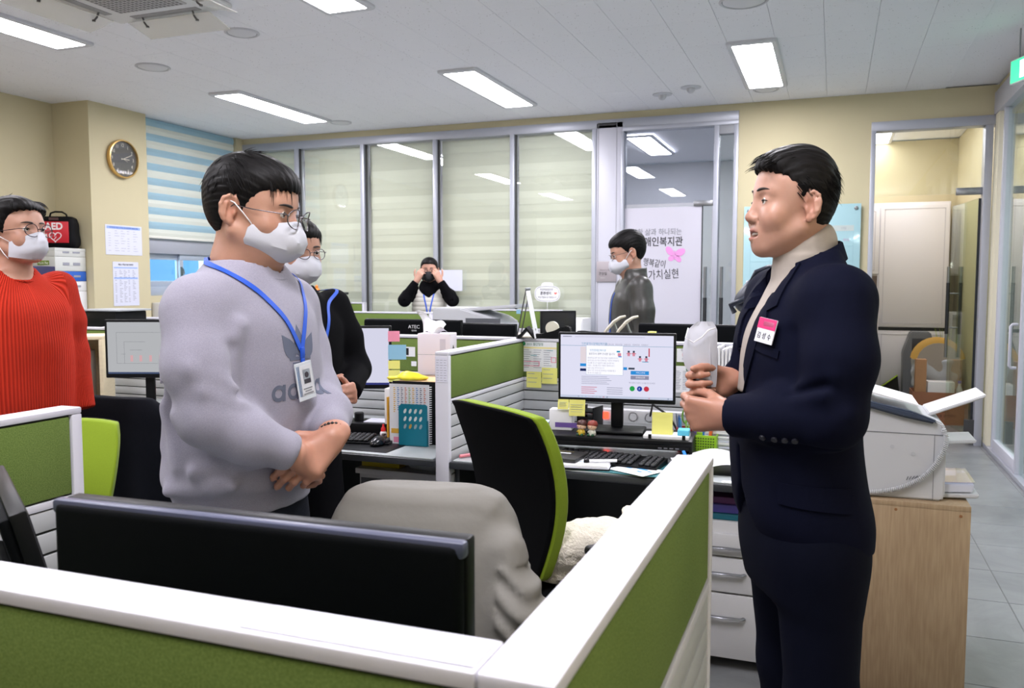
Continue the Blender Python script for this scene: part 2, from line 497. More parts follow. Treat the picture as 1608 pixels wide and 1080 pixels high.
# door 1 frame
dr = struct(boxo('door_1', (-1.945,YB - 0.03,2.86),(-0.855,YB + 0.1,2.90),alu,bev=0.003))
for a,b in ((-1.96,-1.93),(-1.075,-1.03),(-0.895,-0.855)):
    boxo('door_frame', (a,YB - 0.03,0),(b,YB + 0.1,2.86),alu,dr,0.003)
boxo('door_frame', (-1.03,YB - 0.02,2.78),(-0.895,YB + 0.08,2.86),mat('frame_shade', (150,152,158), .5),dr,0.003)
clear = glass_mat('door_glass', (0.93,0.97,0.96),1.3)
boxo('pane', (-1.93,YB + 0.03,2.16),(-1.075,YB + 0.04,2.86),glass_mat('transom_glass', (0.86,0.89,0.93),1.9),dr)
boxo('pane', (-1.03,YB + 0.03,0.0),(-0.895,YB + 0.04,2.78),clear,dr)
leaf = boxo('door_leaf', (-1.925,YB + 0.02,0.02),(-1.09,YB + 0.032,2.13),clear,dr)
boxo('frosted_film', (-1.925,YB + 0.016,0.02),(-1.185,YB + 0.0195,2.125),mat('white_film', (198,196,208),0.35),leaf)
boxo('edge_strip', (-1.183,YB + 0.012,0.02),(-1.175,YB + 0.034,2.125),mat('black_strip', (40,44,46),0.4),leaf)
steel = mat('brushed_steel', (150,152,156),0.3,metal=0.9,var=0.06,vscale=40,stretch=(1,1,0.1))
boxo('patch_fitting', (-1.26,YB + 0.00,2.125),(-1.08,YB + 0.05,2.175),steel,leaf,0.003)
for hx,hy in ((-1.135,YB - 0.05),(-0.985,YB - 0.05)):
    bm = NB(); cyl(bm,(hx,hy,0.85),(hx,hy,1.55),0.016,seg=14)
    cyl(bm,(hx,hy,1.10),(hx,YB + 0.02,1.10),0.006,seg=8); cyl(bm,(hx,hy,1.40),(hx,YB + 0.02,1.40),0.006,seg=8)
    o = obj('door_handle', bm,steel,dr,smooth=40)
    bm = NB(); cyl(bm,(hx,hy,0.95),(hx,hy,1.26),0.0185,seg=14); obj('grip', bm,mat('black_grip', (34,36,40),0.5),o,smooth=40)

# wall writing printed on the white film
ink = mat('black_ink', (46,46,52),0.6); pink = mat('pink_print', (222,148,208),0.6)
grey_ink = mat('grey_ink', (120,122,130),0.6)
wt = thing('wall_lettering', 'dark Korean lettering and a pink butterfly on the white glass door', 'lettering', (-1.6,YB + 0.015,1.8))
text('letters', '우리의 행복한 삶과 하나되는', 0.072,grey_ink,wt,(-0.135,-0.001,0.085),sx=0.86)
text('letters', '덕구장애인복지관', 0.098,ink,wt,(-0.06,-0.001,-0.01),sx=0.84,bold=0.0012)
text('letters', '행복같이', 0.085,ink,wt,(-0.03,-0.001,-0.215),rot=(PI / 2,0.14,0),sx=0.72)
text('letters', '가치실현', 0.105,ink,wt,(0.06,-0.001,-0.325),rot=(PI / 2,-0.06,0),sx=0.78)
def bfly(bm,c,s):
    def lobe(cx,cz,rx,rz,a,n=14):
        pts = []
        for k in range(n):
            t = 2 * PI * k / n
            x,z = rx * math.cos(t),rz * math.sin(t)
            pts.append((c[0] + s * (cx + x * math.cos(a) - z * math.sin(a)),c[2] + s * (cz + x * math.sin(a) + z * math.cos(a))))
        prism(bm,pts,c[1] - 0.001,c[1], 'y')
    lobe(-0.55,0.45,0.62,0.36,-0.9); lobe(0.62,0.30,0.62,0.40,0.5); lobe(-0.38,-0.35,0.36,0.30,0.5); lobe(0.42,-0.42,0.42,0.30,-0.9); lobe(0,0,0.10,0.55,0)
bm = NB(); bfly(bm,(0.165,-0.001,-0.135),0.085); obj('butterfly', bm,pink,wt)

rs = thing('room_sign', 'grey room name plate on the white panel left of the glass door', 'sign', (-2.095,YB - 0.024,1.51))
boxo('plate', (-0.10,-0.008,-0.10),(0.10,0,0.10),mat('taupe_plate', (164,156,160),0.45,metal=0.2),rs,0.002)
text('letters', 'Director’s Office', 0.020,mat('sign_faint', (128,122,128), .6),rs,(-0.01,-0.009,0.015),sx=0.8)
text('letters', '관장실', 0.036,ink,rs,(-0.035,-0.009,-0.022),sx=0.85)
boxo('rule', (-0.06,-0.0095,-0.062),(-0.01,-0.008,-0.060),mat('sign_rule', (225,225,225), .5),rs)

# frame of door 2 (opening to the pantry) and its glass
d2 = struct(boxo('door_2', (0.275,YB - 0.03,2.72),(1.25,YB + 0.12,2.80),alu,bev=0.003))
struct(boxo('wall_back_over_door', (0.275,YB,2.80),(XR,YB + 0.15,2.985),wall_y))
boxo('door_frame', (0.275,YB - 0.03,0),(0.315,YB + 0.12,2.72),alu,d2,0.003)
boxo('door_frame', (1.16,YB - 0.03,0),(1.22,YB + 0.12,2.72),alu,d2,0.003)
boxo('pane', (0.315,YB + 0.04,2.16),(1.16,YB + 0.05,2.72),glass_mat('clear_glass', (0.96,0.98,0.96),1.2),d2)
boxo('patch_fitting', (0.96,YB + 0.02,2.15),(1.16,YB + 0.07,2.21),steel,d2,0.003)
boxo('threshold_seal', (1.085,YB - 0.02,0.03),(1.16,YB + 0.02,0.22),dark_gap,d2)
# open glass leaf of door 2, swung into the room
lf = thing('glass_door_leaf', 'open frameless glass door with black bar handles beside the corner of the room', 'glass door', (1.15,YB + 0.07,0.0),math.radians(98))
boxo('pane', (0,-0.006,0.05),(0.80,0.006,2.12),glass_mat('green_glass', (0.86,0.93,0.86),1.2),lf)
boxo('edge_strip', (-0.006,-0.010,0.05),(0.002,0.010,2.12),mat('black_strip', (40,44,46),0.4),lf)
boxo('patch_fitting', (-0.01,-0.02,0.0),(0.12,0.02,0.10),steel,lf,0.004)
for s in (-1,1):
    bm = NB(); hy = s * 0.055
    cyl(bm,(0.66,hy,0.70),(0.66,hy,1.55),0.014,seg=12); cyl(bm,(0.66,0,0.98),(0.66,hy,0.98),0.006,seg=8); cyl(bm,(0.66,0,1.30),(0.66,hy,1.30),0.006,seg=8)
    o = obj('door_handle', bm,steel,lf,smooth=40)
    bm = NB(); cyl(bm,(0.66,hy,0.92),(0.66,hy,1.40),0.0165,seg=12); obj('grip', bm,mat('black_grip', (34,36,40),0.5),o,smooth=40)

# ---- right wall: sliding glass partition to the corridor
wr = struct(boxo('wall_right', (XR,YF,0),(XR + 0.14,2.6,H),wall_y))
struct(boxo('trim_3', (XR - 0.03,2.6,2.80),(XR + 0.12,YB,2.985),white_pl,bev=0.004))
struct(boxo('wall_right_header', (XR,2.6,2.985),(XR + 0.14,YB,H),wall_y))
struct(boxo('trim_4', (XR - 0.02,2.6,0),(XR + 0.05,YB,0.035),alu,bev=0.004))
gw = struct(boxo('window_3', (XR - 0.01,2.6,0.035),(XR + 0.08,2.68,2.80),alu,bev=0.004))
green_gl = glass_mat('corridor_glass', (0.84,0.93,0.88),1.2)
for a,b in ((7.98,8.18),):
    boxo('jamb', (XR - 0.02,a,0.035),(XR + 0.09,b,2.80),mat('cream_jamb', (226,220,196), .5),gw,0.004)
for a in (7.82,6.86,4.9,3.7):
    boxo('stile', (XR - 0.005,a,0.035),(XR + 0.06,a + 0.055,2.80),white_pl,gw,0.004)
for a,b in ((6.915,7.82),(4.955,6.86),(3.755,4.9),(2.68,3.7)):
    boxo('pane', (XR + 0.02,a,0.04),(XR + 0.03,b,2.80),green_gl,gw)
boxo('base_rail', (XR + 0.0,6.9,0.035),(XR + 0.055,7.85,0.12),white_pl,gw,0.004)
bm = NB(); hx = XR - 0.045
tube(bm,[(XR,7.0,1.10),(hx + .012,7.0,1.10),(hx,7.0,1.085),(hx,7.0,0.80),(hx + .012,7.0,0.785),(XR,7.0,0.785)],0.011,10)
obj('door_handle', bm,white_pl,gw,smooth=50)
# corridor and pantry shells
struct(boxo('wall_corridor', (3.6,YF,0),(3.75,12.0,H),wall_w))
struct(boxo('wall_front', (XL - 0.2,YF - 0.15,0),(3.75,YF,H),wall_y))
struct(boxo('wall_pantry_left', (0.12,YB + 0.15,0),(0.26,12.0,H),wall_y))
struct(boxo('wall_pantry_right', (1.30,YB + 0.15,0),(1.42,12.0,H),wall_y))
struct(boxo('wall_pantry_back', (0.26,11.0,0),(1.30,11.15,H),wall_y))
struct(boxo('wall_corridor_end', (1.42,12.0,0),(3.75,12.15,H),wall_w))
# director's office behind the partition
struct(boxo('wall_office_back', (XL,11.9,0),(0.12,12.05,H),wall_w))
struct(boxo('wall_office_right', (-0.0,YB + 0.15,0),(0.12,11.9,H),wall_w))
struct(boxo('wall_office_left', (XL - 0.2,YB,0),(XL,12.05,H),wall_w))
struct(boxo('baseboard_back', (-0.855,YB - 0.012,0),(0.275,YB,0.09),mat('grey_baseboard', (120,122,124),0.5)))

# ------------------------------------------------------------------ ceiling fittings
lens_m = emis('led_panel_glow', PANEL_COL,LIGHT_PANEL)
lframe = mat('white_light_frame', (205,206,212),0.45)
soft_m = emis('led_panel_glow_soft', PANEL_COL,LIGHT_PANEL * 0.28)
def light_fixture(label,x,y,group=None,lens_m=lens_m):
    t = thing('ceiling_light', label, 'ceiling light', (x,y,H),0,group)
    L,W,h = 1.46,0.34,0.022
    bm = NB()
    pts = []
    def rr(w,l,r,n=5):
        out = []
        for cx,cy,a0 in ((w - r,l - r,0),(-w + r,l - r,90),(-w + r,-l + r,180),(w - r,-l + r,270)):
            for k in range(n + 1):
                a = math.radians(a0 + 90 * k / n); out.append((cx + r * math.cos(a),cy + r * math.sin(a)))
        return out
    o1,o2,i1 = rr(W / 2,L / 2,0.03),rr(W / 2 - 0.008,L / 2 - 0.008,0.025),rr(0.133,0.68,0.012)
    rings = [[bm.verts.new((p[0],p[1],z)) for p in ps] for ps,z in ((o1,0),(o1,-h * 0.7),(o2,-h),(i1,-h),(i1,-0.006))]
    for a,b in zip(rings,rings[1:]):
        n = len(a)
        for k in range(n): bm.faces.new((a[k],b[k],b[(k + 1) % n],a[(k + 1) % n]))
    bmesh.ops.recalc_face_normals(bm,faces=bm.faces)
    obj('light_frame', bm,lframe,t,smooth=30)
    bm = NB(); vs = [bm.verts.new((p[0],p[1],-h + 0.004)) for p in i1]; bm.faces.new(vs[::-1]);
    obj('light_diffuser', bm,lens_m,t)
    return t
LX = [-4.98,-2.77,-0.57]
names = {(0,2): 'long LED panel on the ceiling above the glass partition, left of the far three', (1,2): 'long LED panel on the ceiling above the glass partition, middle of the far three',
         (2,2): 'long LED panel on the ceiling near the cream pier, right of the far three', (0,1): 'long LED panel cut by the left edge of the ceiling view',
         (1,1): 'long LED panel cut by the top edge of the ceiling view'}
for i,x in enumerate(LX):
    for j,y in enumerate((0.88,3.85,6.82)):
        light_fixture(names.get((i,j)) or 'long LED ceiling panel out of view above the %s desks' % (['far left', 'middle', 'nearest'][i] + (' front' if j == 0 else ' rear')),x,y, 'ceiling LED panels')
light_fixture('LED ceiling panel in the office behind the door glass', -2.10,10.24, 'ceiling LED panels')
light_fixture('LED ceiling panel in the office behind the blinds', -5.0,10.24, 'ceiling LED panels')
light_fixture('LED ceiling panel in the pantry behind the cream wall', 0.42,10.3, 'ceiling LED panels', soft_m)
light_fixture('LED ceiling panel in the pantry just inside the glass door', 0.80,9.15, 'ceiling LED panels', soft_m)  # extra lamp, added where the door head hides it, to brighten the cabinets
for y,w in ((2.0, 'nearest'),(5.2, 'middle'),(8.6, 'farthest')): light_fixture('LED ceiling panel in the corridor beyond the glass wall, %s' % w,2.5,y, 'ceiling LED panels')  # panels added to give the corridor light

def round_vent(label,x,y,r=0.10):
    t = thing('ceiling_speaker', label, 'ceiling speaker', (x,y,H))
    bm = NB(); lathe(bm,[(r + .012,0),(r + .014,-.004),(r + .004,-.010),(r - .004,-.008),(r - .005,-.001)],seg=36); obj('ring', bm,mat('vent_ring', (196,196,202), .5),t,smooth=40)
    bm = NB(); lathe(bm,[(r - .008,0),(r - .008,-.005),(r - .03,-.013),(0.01,-.016)],seg=36); obj('cover', bm,mat('vent_cover', (214,214,219), .5),t,smooth=40)
    bm = NB(); lathe(bm,[(r - .0045,-.0005),(r - .0045,-.0016),(r - .0085,-.0016),(r - .0085,-.0005)],seg=36); obj('gap', bm,dark_gap,t)
    return t
for px,py,r,lab in ((240,105, .115, 'round white ceiling vent above the wall clock'),(1203,140, .095, 'round ceiling vent touching the far right light panel'),
                       (1168,1, .13, 'round ceiling vent cut by the top edge of the picture'),(535,192, .10, 'round ceiling vent above the second glass pane'),
                       (380,51, .10, 'round grey ceiling speaker below the air conditioner')):
    p = at_z(px,py,H); round_vent(lab,p[0],p[1],r)
for px,py,lab in ((1040,148, 'small ceiling smoke detector, left of two above the glass door'),(1085,137, 'small ceiling smoke detector, right of two above the glass door')):
    p = at_z(px,py,H); t = thing('smoke_detector', lab, 'smoke detector', (p[0],p[1],H))
    bm = NB(); lathe(bm,[(0.085,0),(0.085,-.006),(0.07,-.010)],seg=28); obj('base', bm,lframe,t,smooth=40)
    bm = NB(); lathe(bm,[(0.035,-.009),(0.034,-.03),(0.022,-.045),(0.012,-.05)],seg=20); obj('sensor', bm,lframe,t,smooth=40)
# ceiling cassette air conditioner with open vanes
ac = thing('air_conditioner', 'white four-way ceiling cassette air conditioner with perforated grille and hanging clear vanes', 'air conditioner', (-3.80,3.80,H - 0.002),0)
acm = mat('ac_white', (214,213,214),0.45)
bm = NB(); box(bm,(0,0,-0.015),(0.86,0.86,0.03),0.012); obj('housing', bm,acm,ac,smooth=30)
bm = NB(); box(bm,(0,0,-0.032),(0.50,0.50,0.012),0.006); obj('grille', bm,mat('ac_grille', (176,174,174), .6),ac,smooth=30)
gm_ = mat('grille_hole', (120,118,118), .8)
bm = NB()
for i in range(16):
    for j in range(16):
        x,y = -0.225 + i * 0.03,-0.225 + j * 0.03
        box(bm,(x,y,-0.0385),(0.016,0.016,0.002))
o = obj('grille_holes', bm,gm_,ac); tag(o,kind='stuff')
vane_m = mat('clear_vane', (225,222,214),0.15,alpha=0.45)
dk = mat('vane_bracket', (90,88,88), .4,metal=.5)
for k in range(4):
    a = k * PI / 2
    R4 = Matrix.Rotation(a,4, 'Z')
    bm = NB(); box(bm,(0,0.345,-0.031),(0.50,0.055,0.004),0.001); bmesh.ops.transform(bm,matrix=R4,verts=bm.verts); obj('air_slot', bm,mat('ac_slot', (150,148,148), .6),ac)
    bm = NB(); box(bm,(0,0.46,-0.075),(0.62,0.20,0.004),0.0015,rot=(math.radians(-14),0,0)); bmesh.ops.transform(bm,matrix=R4,verts=bm.verts); v = obj('vane', bm,vane_m,ac)
    for sx in (-0.19,0.19):
        bm = NB(); tube(bm,[(sx,0.36,-0.03),(sx,0.375,-0.06),(sx,0.40,-0.078)],0.006,8); lathe(bm,[(0.010,-0.082),(0.010,-0.072)],(sx,0.40,0),10)
        bmesh.ops.transform(bm,matrix=R4,verts=bm.verts); obj('bracket', bm,dk,v,smooth=40)
# exit sign hanging at the corridor glass
ex = thing('exit_sign', 'green and white emergency exit sign hanging by the glass wall', 'exit sign', (1.13,6.35,2.78),math.radians(20))
bm = NB(); box(bm,(0,0,0),(0.03,0.36,0.16),0.004); obj('housing', bm,lframe,ex,smooth=30)
boxo('face', (-0.018,-0.165,-0.07),(-0.0155,0.165,0.07),mat('exit_green', (40,170,110), .4,emit=(40,190,120),estr=0.7),ex)
exw = mat('exit_white', (240,250,245), .4,emit=(240,255,248),estr=0.8)
bm = NB(); prism(bm,[(-0.02,-0.055),(0.06,-0.055),(0.06,0.055),(-0.02,0.055)],-0.0195,-0.018, 'x'); obj('pictogram_door', bm,exw,ex)
bm = NB(); tube(bm,[(-0.0185,-0.05,0.03),(-0.0185,-0.06,0.0),(-0.0185,-0.04,-0.03),(-0.0185,-0.05,-0.055)],0.006,6); tube(bm,[(-0.0185,-0.06,0.0),(-0.0185,-0.09,-0.03)], .006,6); tube(bm,[(-0.0185,-0.03,0.015),(-0.0185,-0.085,0.015)], .005,6); lathe(bm,[(0.009,-0.002),(0.009,0.002)],(-0.0185,-0.045,0.045),10, 'x'); obj('pictogram_runner', bm,exw,ex)
bm = NB(); cyl(bm,(0,-0.1,0.08),(0,-0.1,0.27),0.005,seg=8); cyl(bm,(0,0.1,0.08),(0,0.1,0.27),0.005,seg=8); obj('hanger', bm,steel,ex)
# ------------------------------------------------------------------ implicit-surface modeller (numpy) for bodies and cloth
def ax(*segs):
    """axis from segments (start,stop,step)"""
    out = []
    for a,b,s in segs:
        n = max(1,int(round((b - a) / s)))
        out.extend(list(np.linspace(a,b,n,endpoint=False)))
    out.append(segs[-1][1])
    return np.array(out,dtype=np.float32)

class SDF:
    def __init__(s,xs,ys,zs):
        s.ax = (xs,ys,zs); s.v = np.full((len(xs),len(ys),len(zs)),0.5,np.float32)
    def _sl(s,lo,hi,m):
        sl = []
        for a,l,h in zip(s.ax,lo,hi):
            i0 = max(0,np.searchsorted(a,l - m) - 2); i1 = min(len(a),np.searchsorted(a,h + m) + 2)
            sl.append(slice(i0,i1))
        return tuple(sl)
    def op(s,fn,lo,hi,k=0.0,mode='u', m=0.02):
        sl = s._sl(lo,hi,m + k)
        if any(q.stop <= q.start for q in sl): return s
        X = s.ax[0][sl[0]][:, None,None]; Y = s.ax[1][sl[1]][None, :, None]; Z = s.ax[2][sl[2]][None,None, :]
        d = fn(X,Y,Z).astype(np.float32)
        v = s.v[sl]
        d = np.broadcast_to(d,v.shape)
        if mode == 'u':
            r = np.minimum(v,d)
            if k: h = np.maximum(k - np.abs(v - d),0) / k; r = r - h * h * k * 0.25
        elif mode == 's':
            r = np.maximum(v,-d)
            if k: h = np.maximum(k - np.abs(v + d),0) / k; r = r + h * h * k * 0.25
        elif mode == 'i':
            r = np.maximum(v,d)
            if k: h = np.maximum(k - np.abs(v - d),0) / k; r = r + h * h * k * 0.25
        elif mode == 'add': r = v + d
        s.v[sl] = r
        return s
    def cone(s,a,b,r1,r2=None,k=0.01,mode='u', flat=None,fn_=1.0):
        a = np.array(a,float); b = np.array(b,float); r2 = r1 if r2 is None else r2
        L = b - a; LL = max(L @ L,1e-9); R = max(r1,r2) * max(1,fn_)
        lo = np.minimum(a,b) - R; hi = np.maximum(a,b) + R
        nrm = None if flat is None else np.array(flat,float) / np.linalg.norm(flat)
        def fn(X,Y,Z):
            px,py,pz = X - a[0],Y - a[1],Z - a[2]
            t = np.clip((px * L[0] + py * L[1] + pz * L[2]) / LL,0,1)
            dx,dy,dz = px - t * L[0],py - t * L[1],pz - t * L[2]
            q = dx * dx + dy * dy + dz * dz
            if nrm is not None:
                w = dx * nrm[0] + dy * nrm[1] + dz * nrm[2]; q = q + w * w * (1 / fn_ ** 2 - 1)
            return np.sqrt(q) - (r1 + (r2 - r1) * t)
        return s.op(fn,lo,hi,k,mode)
    def chain(s,pts,rs,k=0.01,flat=None,fn_=1.0,mode='u'):
        for i in range(len(pts) - 1): s.cone(pts[i],pts[i + 1],rs[i],rs[i + 1],k,mode,flat,fn_)
        return s
    def ell(s,c,r,R=None,k=0.01,mode='u'):
        c = np.array(c,float); r = np.array(r,float); M = np.eye(3) if R is None else np.array(R)
        e = np.abs(M) @ r
        def fn(X,Y,Z):
            px,py,pz = X - c[0],Y - c[1],Z - c[2]
            u = px * M[0,0] + py * M[1,0] + pz * M[2,0]; v = px * M[0,1] + py * M[1,1] + pz * M[2,1]; w = px * M[0,2] + py * M[1,2] + pz * M[2,2]
            k0 = np.sqrt((u / r[0]) ** 2 + (v / r[1]) ** 2 + (w / r[2]) ** 2); k1 = np.sqrt((u / r[0] ** 2) ** 2 + (v / r[1] ** 2) ** 2 + (w / r[2] ** 2) ** 2)
            return k0 * (k0 - 1) / np.maximum(k1,1e-6)
        return s.op(fn,c - e,c + e,k,mode)
    def loft(s,rows,k=0.01,n=2.3,mode='u', infl=0.0,zcap=True,noise=None):
        """rows: (z,x_front,x_back,half_width[, y_centre]) -> smooth stacked superellipses"""
        rows = sorted(rows); z = np.array([r[0] for r in rows])
        A = np.array([[(r[1] + r[2]) / 2,(r[1] - r[2]) / 2 + infl,r[3] + infl,r[4] if len(r) > 4 else 0] for r in rows])
        lo = (min(r[2] for r in rows) - infl,-max(abs(r[3]) + abs(r[4] if len(r) > 4 else 0) for r in rows) - infl,z[0]); hi = (max(r[1] for r in rows) + infl,-lo[1],z[-1])
        def fn(X,Y,Z):
            zz = Z.ravel()
            P = [smooth_interp(zz,z,A[:, i])[None,None, :] for i in range(4)]
            ax_ = np.abs((X - P[0]) / P[1]); ay_ = np.abs((Y - P[3]) / P[2])
            q = (ax_ ** n + ay_ ** n) ** (1 / n)
            d = (q - 1) * np.minimum(P[1],P[2])
            if noise is not None: d = d + noise(X,Y,Z)
            if zcap: d = np.maximum(d,np.maximum(z[0] - Z,Z - z[-1]))
            return d
        return s.op(fn,lo,hi,k,mode)
    def sample(s,P):
        P = np.atleast_2d(np.array(P,float)); idx = []; fr = []
        for i,a in enumerate(s.ax):
            j = np.clip(np.searchsorted(a,P[:, i]) - 1,0,len(a) - 2); idx.append(j); fr.append(np.clip((P[:, i] - a[j]) / (a[j + 1] - a[j]),0,1))
        out = 0
        for cx in (0,1):
            for cy in (0,1):
                for cz in (0,1):
                    w = (fr[0] if cx else 1 - fr[0]) * (fr[1] if cy else 1 - fr[1]) * (fr[2] if cz else 1 - fr[2])
                    out = out + w * s.v[idx[0] + cx,idx[1] + cy,idx[2] + cz]
        return out
    def hit(s,o,d,off=0.0,maxd=1.0,step=0.004):
        """march from o along d,return the first point where the field drops to off"""
        o = np.array(o,float); d = np.array(d,float); d /= np.linalg.norm(d)
        ts = np.arange(0,maxd,step); P = o + ts[:, None] * d; v = s.sample(P) - off
        i = np.argmax(v < 0)
        if not (v < 0).any(): return None
        if i == 0: return P[0]
        t = ts[i - 1] + step * v[i - 1] / (v[i - 1] - v[i]); return o + t * d
    def grad(s,P,e=0.004):
        g = np.array([s.sample(P + np.eye(3)[i] * e)[0] - s.sample(P - np.eye(3)[i] * e)[0] for i in range(3)])
        return g / max(np.linalg.norm(g),1e-9)
    def verts_faces(s):
        v = s.v; xs,ys,zs = s.ax; S = v < 0
        c = np.zeros([n - 1 for n in v.shape],np.int8)
        for a in (0,1):
            for b in (0,1):
                for d in (0,1):
                    c += S[a:a + c.shape[0],b:b + c.shape[1],d:d + c.shape[2]]
        I = np.argwhere((c > 0) & (c < 8)); n = len(I)
        ids = np.full(c.shape,-1,np.int32); ids[I[:, 0],I[:, 1],I[:, 2]] = np.arange(n)
        acc = np.zeros((n,3)); cnt = np.zeros(n)
        cor = [(a,b,d) for a in (0,1) for b in (0,1) for d in (0,1)]
        vals = {q: v[I[:, 0] + q[0],I[:, 1] + q[1],I[:, 2] + q[2]].astype(float) for q in cor}
        pos = {q: np.stack([xs[I[:, 0] + q[0]],ys[I[:, 1] + q[1]],zs[I[:, 2] + q[2]]],1).astype(float) for q in cor}
        for q in cor:
            for k in range(3):
                if q[k] == 0:
                    w = list(q); w[k] = 1; w = tuple(w)
                    va,vb = vals[q],vals[w]; m = (va < 0) != (vb < 0)
                    t = np.where(m,va / np.where(m,va - vb,1),0)
                    acc += np.where(m[:, None],pos[q] + (pos[w] - pos[q]) * t[:, None],0); cnt += m
        V = acc / cnt[:, None]
        F = []
        nx,ny,nz = v.shape
        def add(E,cells,inside_lo):
            q = np.stack([ids[tuple(E + np.array(o))] if False else ids[E[:, 0] + o[0],E[:, 1] + o[1],E[:, 2] + o[2]] for o in cells],1)
            q[~inside_lo] = q[~inside_lo][:, ::-1]
            F.append(q)
        E = np.argwhere(S[:-1,1:-1,1:-1] != S[1:, 1:-1,1:-1]) + [0,1,1]
        add(E,[(0,-1,-1),(0,0,-1),(0,0,0),(0,-1,0)],S[E[:, 0],E[:, 1],E[:, 2]])
        E = np.argwhere(S[1:-1, :-1,1:-1] != S[1:-1,1:, 1:-1]) + [1,0,1]
        add(E,[(-1,0,-1),(-1,0,0),(0,0,0),(0,0,-1)],S[E[:, 0],E[:, 1],E[:, 2]])
        E = np.argwhere(S[1:-1,1:-1, :-1] != S[1:-1,1:-1,1:]) + [1,1,0]
        add(E,[(-1,-1,0),(0,-1,0),(0,0,0),(-1,0,0)],S[E[:, 0],E[:, 1],E[:, 2]])
        return V,np.concatenate(F)

def smooth_interp(x,xp,fp):
    """Catmull-Rom style interpolation,clamped at the ends"""
    x = np.clip(x,xp[0],xp[-1]); i = np.clip(np.searchsorted(xp,x) - 1,0,len(xp) - 2)
    m = np.gradient(fp,xp)
    h = xp[i + 1] - xp[i]; t = (x - xp[i]) / h
    return ((2 * t ** 3 - 3 * t ** 2 + 1) * fp[i] + (t ** 3 - 2 * t ** 2 + t) * h * m[i] + (-2 * t ** 3 + 3 * t ** 2) * fp[i + 1] + (t ** 3 - t ** 2) * h * m[i + 1])

def mesh_np(name,V,Q,m,parent=None,smooth=True,colors=None,relax=0,mats=None):
    if relax:
        for _ in range(relax):
            acc = np.zeros_like(V); cnt = np.zeros(len(V))
            for a in range(Q.shape[1]):
                b = (a + 1) % Q.shape[1]
                np.add.at(acc,Q[:, a],V[Q[:, b]]); np.add.at(cnt,Q[:, a],1)
                np.add.at(acc,Q[:, b],V[Q[:, a]]); np.add.at(cnt,Q[:, b],1)
            V = V * 0.5 + 0.5 * acc / np.maximum(cnt,1)[:, None]
    me = bpy.data.meshes.new(name)
    me.vertices.add(len(V)); me.vertices.foreach_set('co', V.astype(np.float32).ravel())
    k = Q.shape[1]
    me.loops.add(Q.size); me.loops.foreach_set('vertex_index', Q.astype(np.int32).ravel())
    me.polygons.add(len(Q)); me.polygons.foreach_set('loop_start', np.arange(0,Q.size,k,dtype=np.int32))
    me.polygons.foreach_set('use_smooth', np.full(len(Q),smooth))
    me.update(calc_edges=True); me.validate()
    for mm in (m if isinstance(m,(list,tuple)) else [m]): me.materials.append(mm)
    if colors is not None:
        ca = me.color_attributes.new('col', 'FLOAT_COLOR', 'POINT')
        c4 = np.ones((len(V),4),np.float32); c4[:, :3] = colors; ca.data.foreach_set('color', c4.ravel())
    o = bpy.data.objects.new(name,me); COL.objects.link(o)
    if parent is not None: o.parent = parent
    return o

def noise3(X,Y,Z,f,seed=0):
    """cheap smooth pseudo-noise in -1..1 from summed rotated sines"""
    r = np.random.RandomState(seed); out = 0
    for i in range(5):
        d = r.normal(size=3); d /= np.linalg.norm(d); w = f * (0.7 + 0.6 * r.rand())
        out = out + np.sin((X * d[0] + Y * d[1] + Z * d[2]) * w + r.rand() * 6.28 + 1.3 * np.sin((X * d[1] + Y * d[2] + Z * d[0]) * w * 0.6 + r.rand() * 6))
    return out / 5 * 1.6

def ribbon(name,S,pts,dirs,w,m,parent,off=0.002,th=0.0012,hit=True,n=60):
    """cloth ribbon laid on the surface of S; pts polyline guide,dirs = march direction towards the surface"""
    pts = np.array(pts,float); dirs = np.array(dirs,float)
    seg = np.r_[0,np.cumsum(np.linalg.norm(np.diff(pts,axis=0),axis=1))]
    ts = np.linspace(0,seg[-1],n); C = np.stack([np.interp(ts,seg,pts[:, i]) for i in range(3)],1); D = np.stack([np.interp(ts,seg,dirs[:, i]) for i in range(3)],1)
    P = []; N = []
    for c,d in zip(C,D):
        d = d / np.linalg.norm(d)
        h = S.hit(c - d * 0.12,d,off,0.4) if hit else c
        if h is None: h = c
        P.append(h); N.append(S.grad(h) if hit else -d)
    P = np.array(P)
    for _ in range(2): P[1:-1] = P[1:-1] * 0.5 + 0.25 * (P[:-2] + P[2:])
    bm = NB(); rows = []
    for i in range(n):
        t = P[min(i + 1,n - 1)] - P[max(i - 1,0)]; t /= max(np.linalg.norm(t),1e-9); s = np.cross(N[i],t); s /= max(np.linalg.norm(s),1e-9)
        rows.append([bm.verts.new(P[i] - s * w / 2),bm.verts.new(P[i] + s * w / 2),bm.verts.new(P[i] + s * w / 2 + N[i] * th),bm.verts.new(P[i] - s * w / 2 + N[i] * th)])
    for a,b in zip(rows,rows[1:]):
        for k in range(4): bm.faces.new((a[k],b[k],b[(k + 1) % 4],a[(k + 1) % 4]))
    bm.faces.new(rows[0]); bm.faces.new(rows[-1][::-1])
    bmesh.ops.recalc_face_normals(bm,faces=bm.faces)
    return obj(name,bm,m,parent,smooth=40)

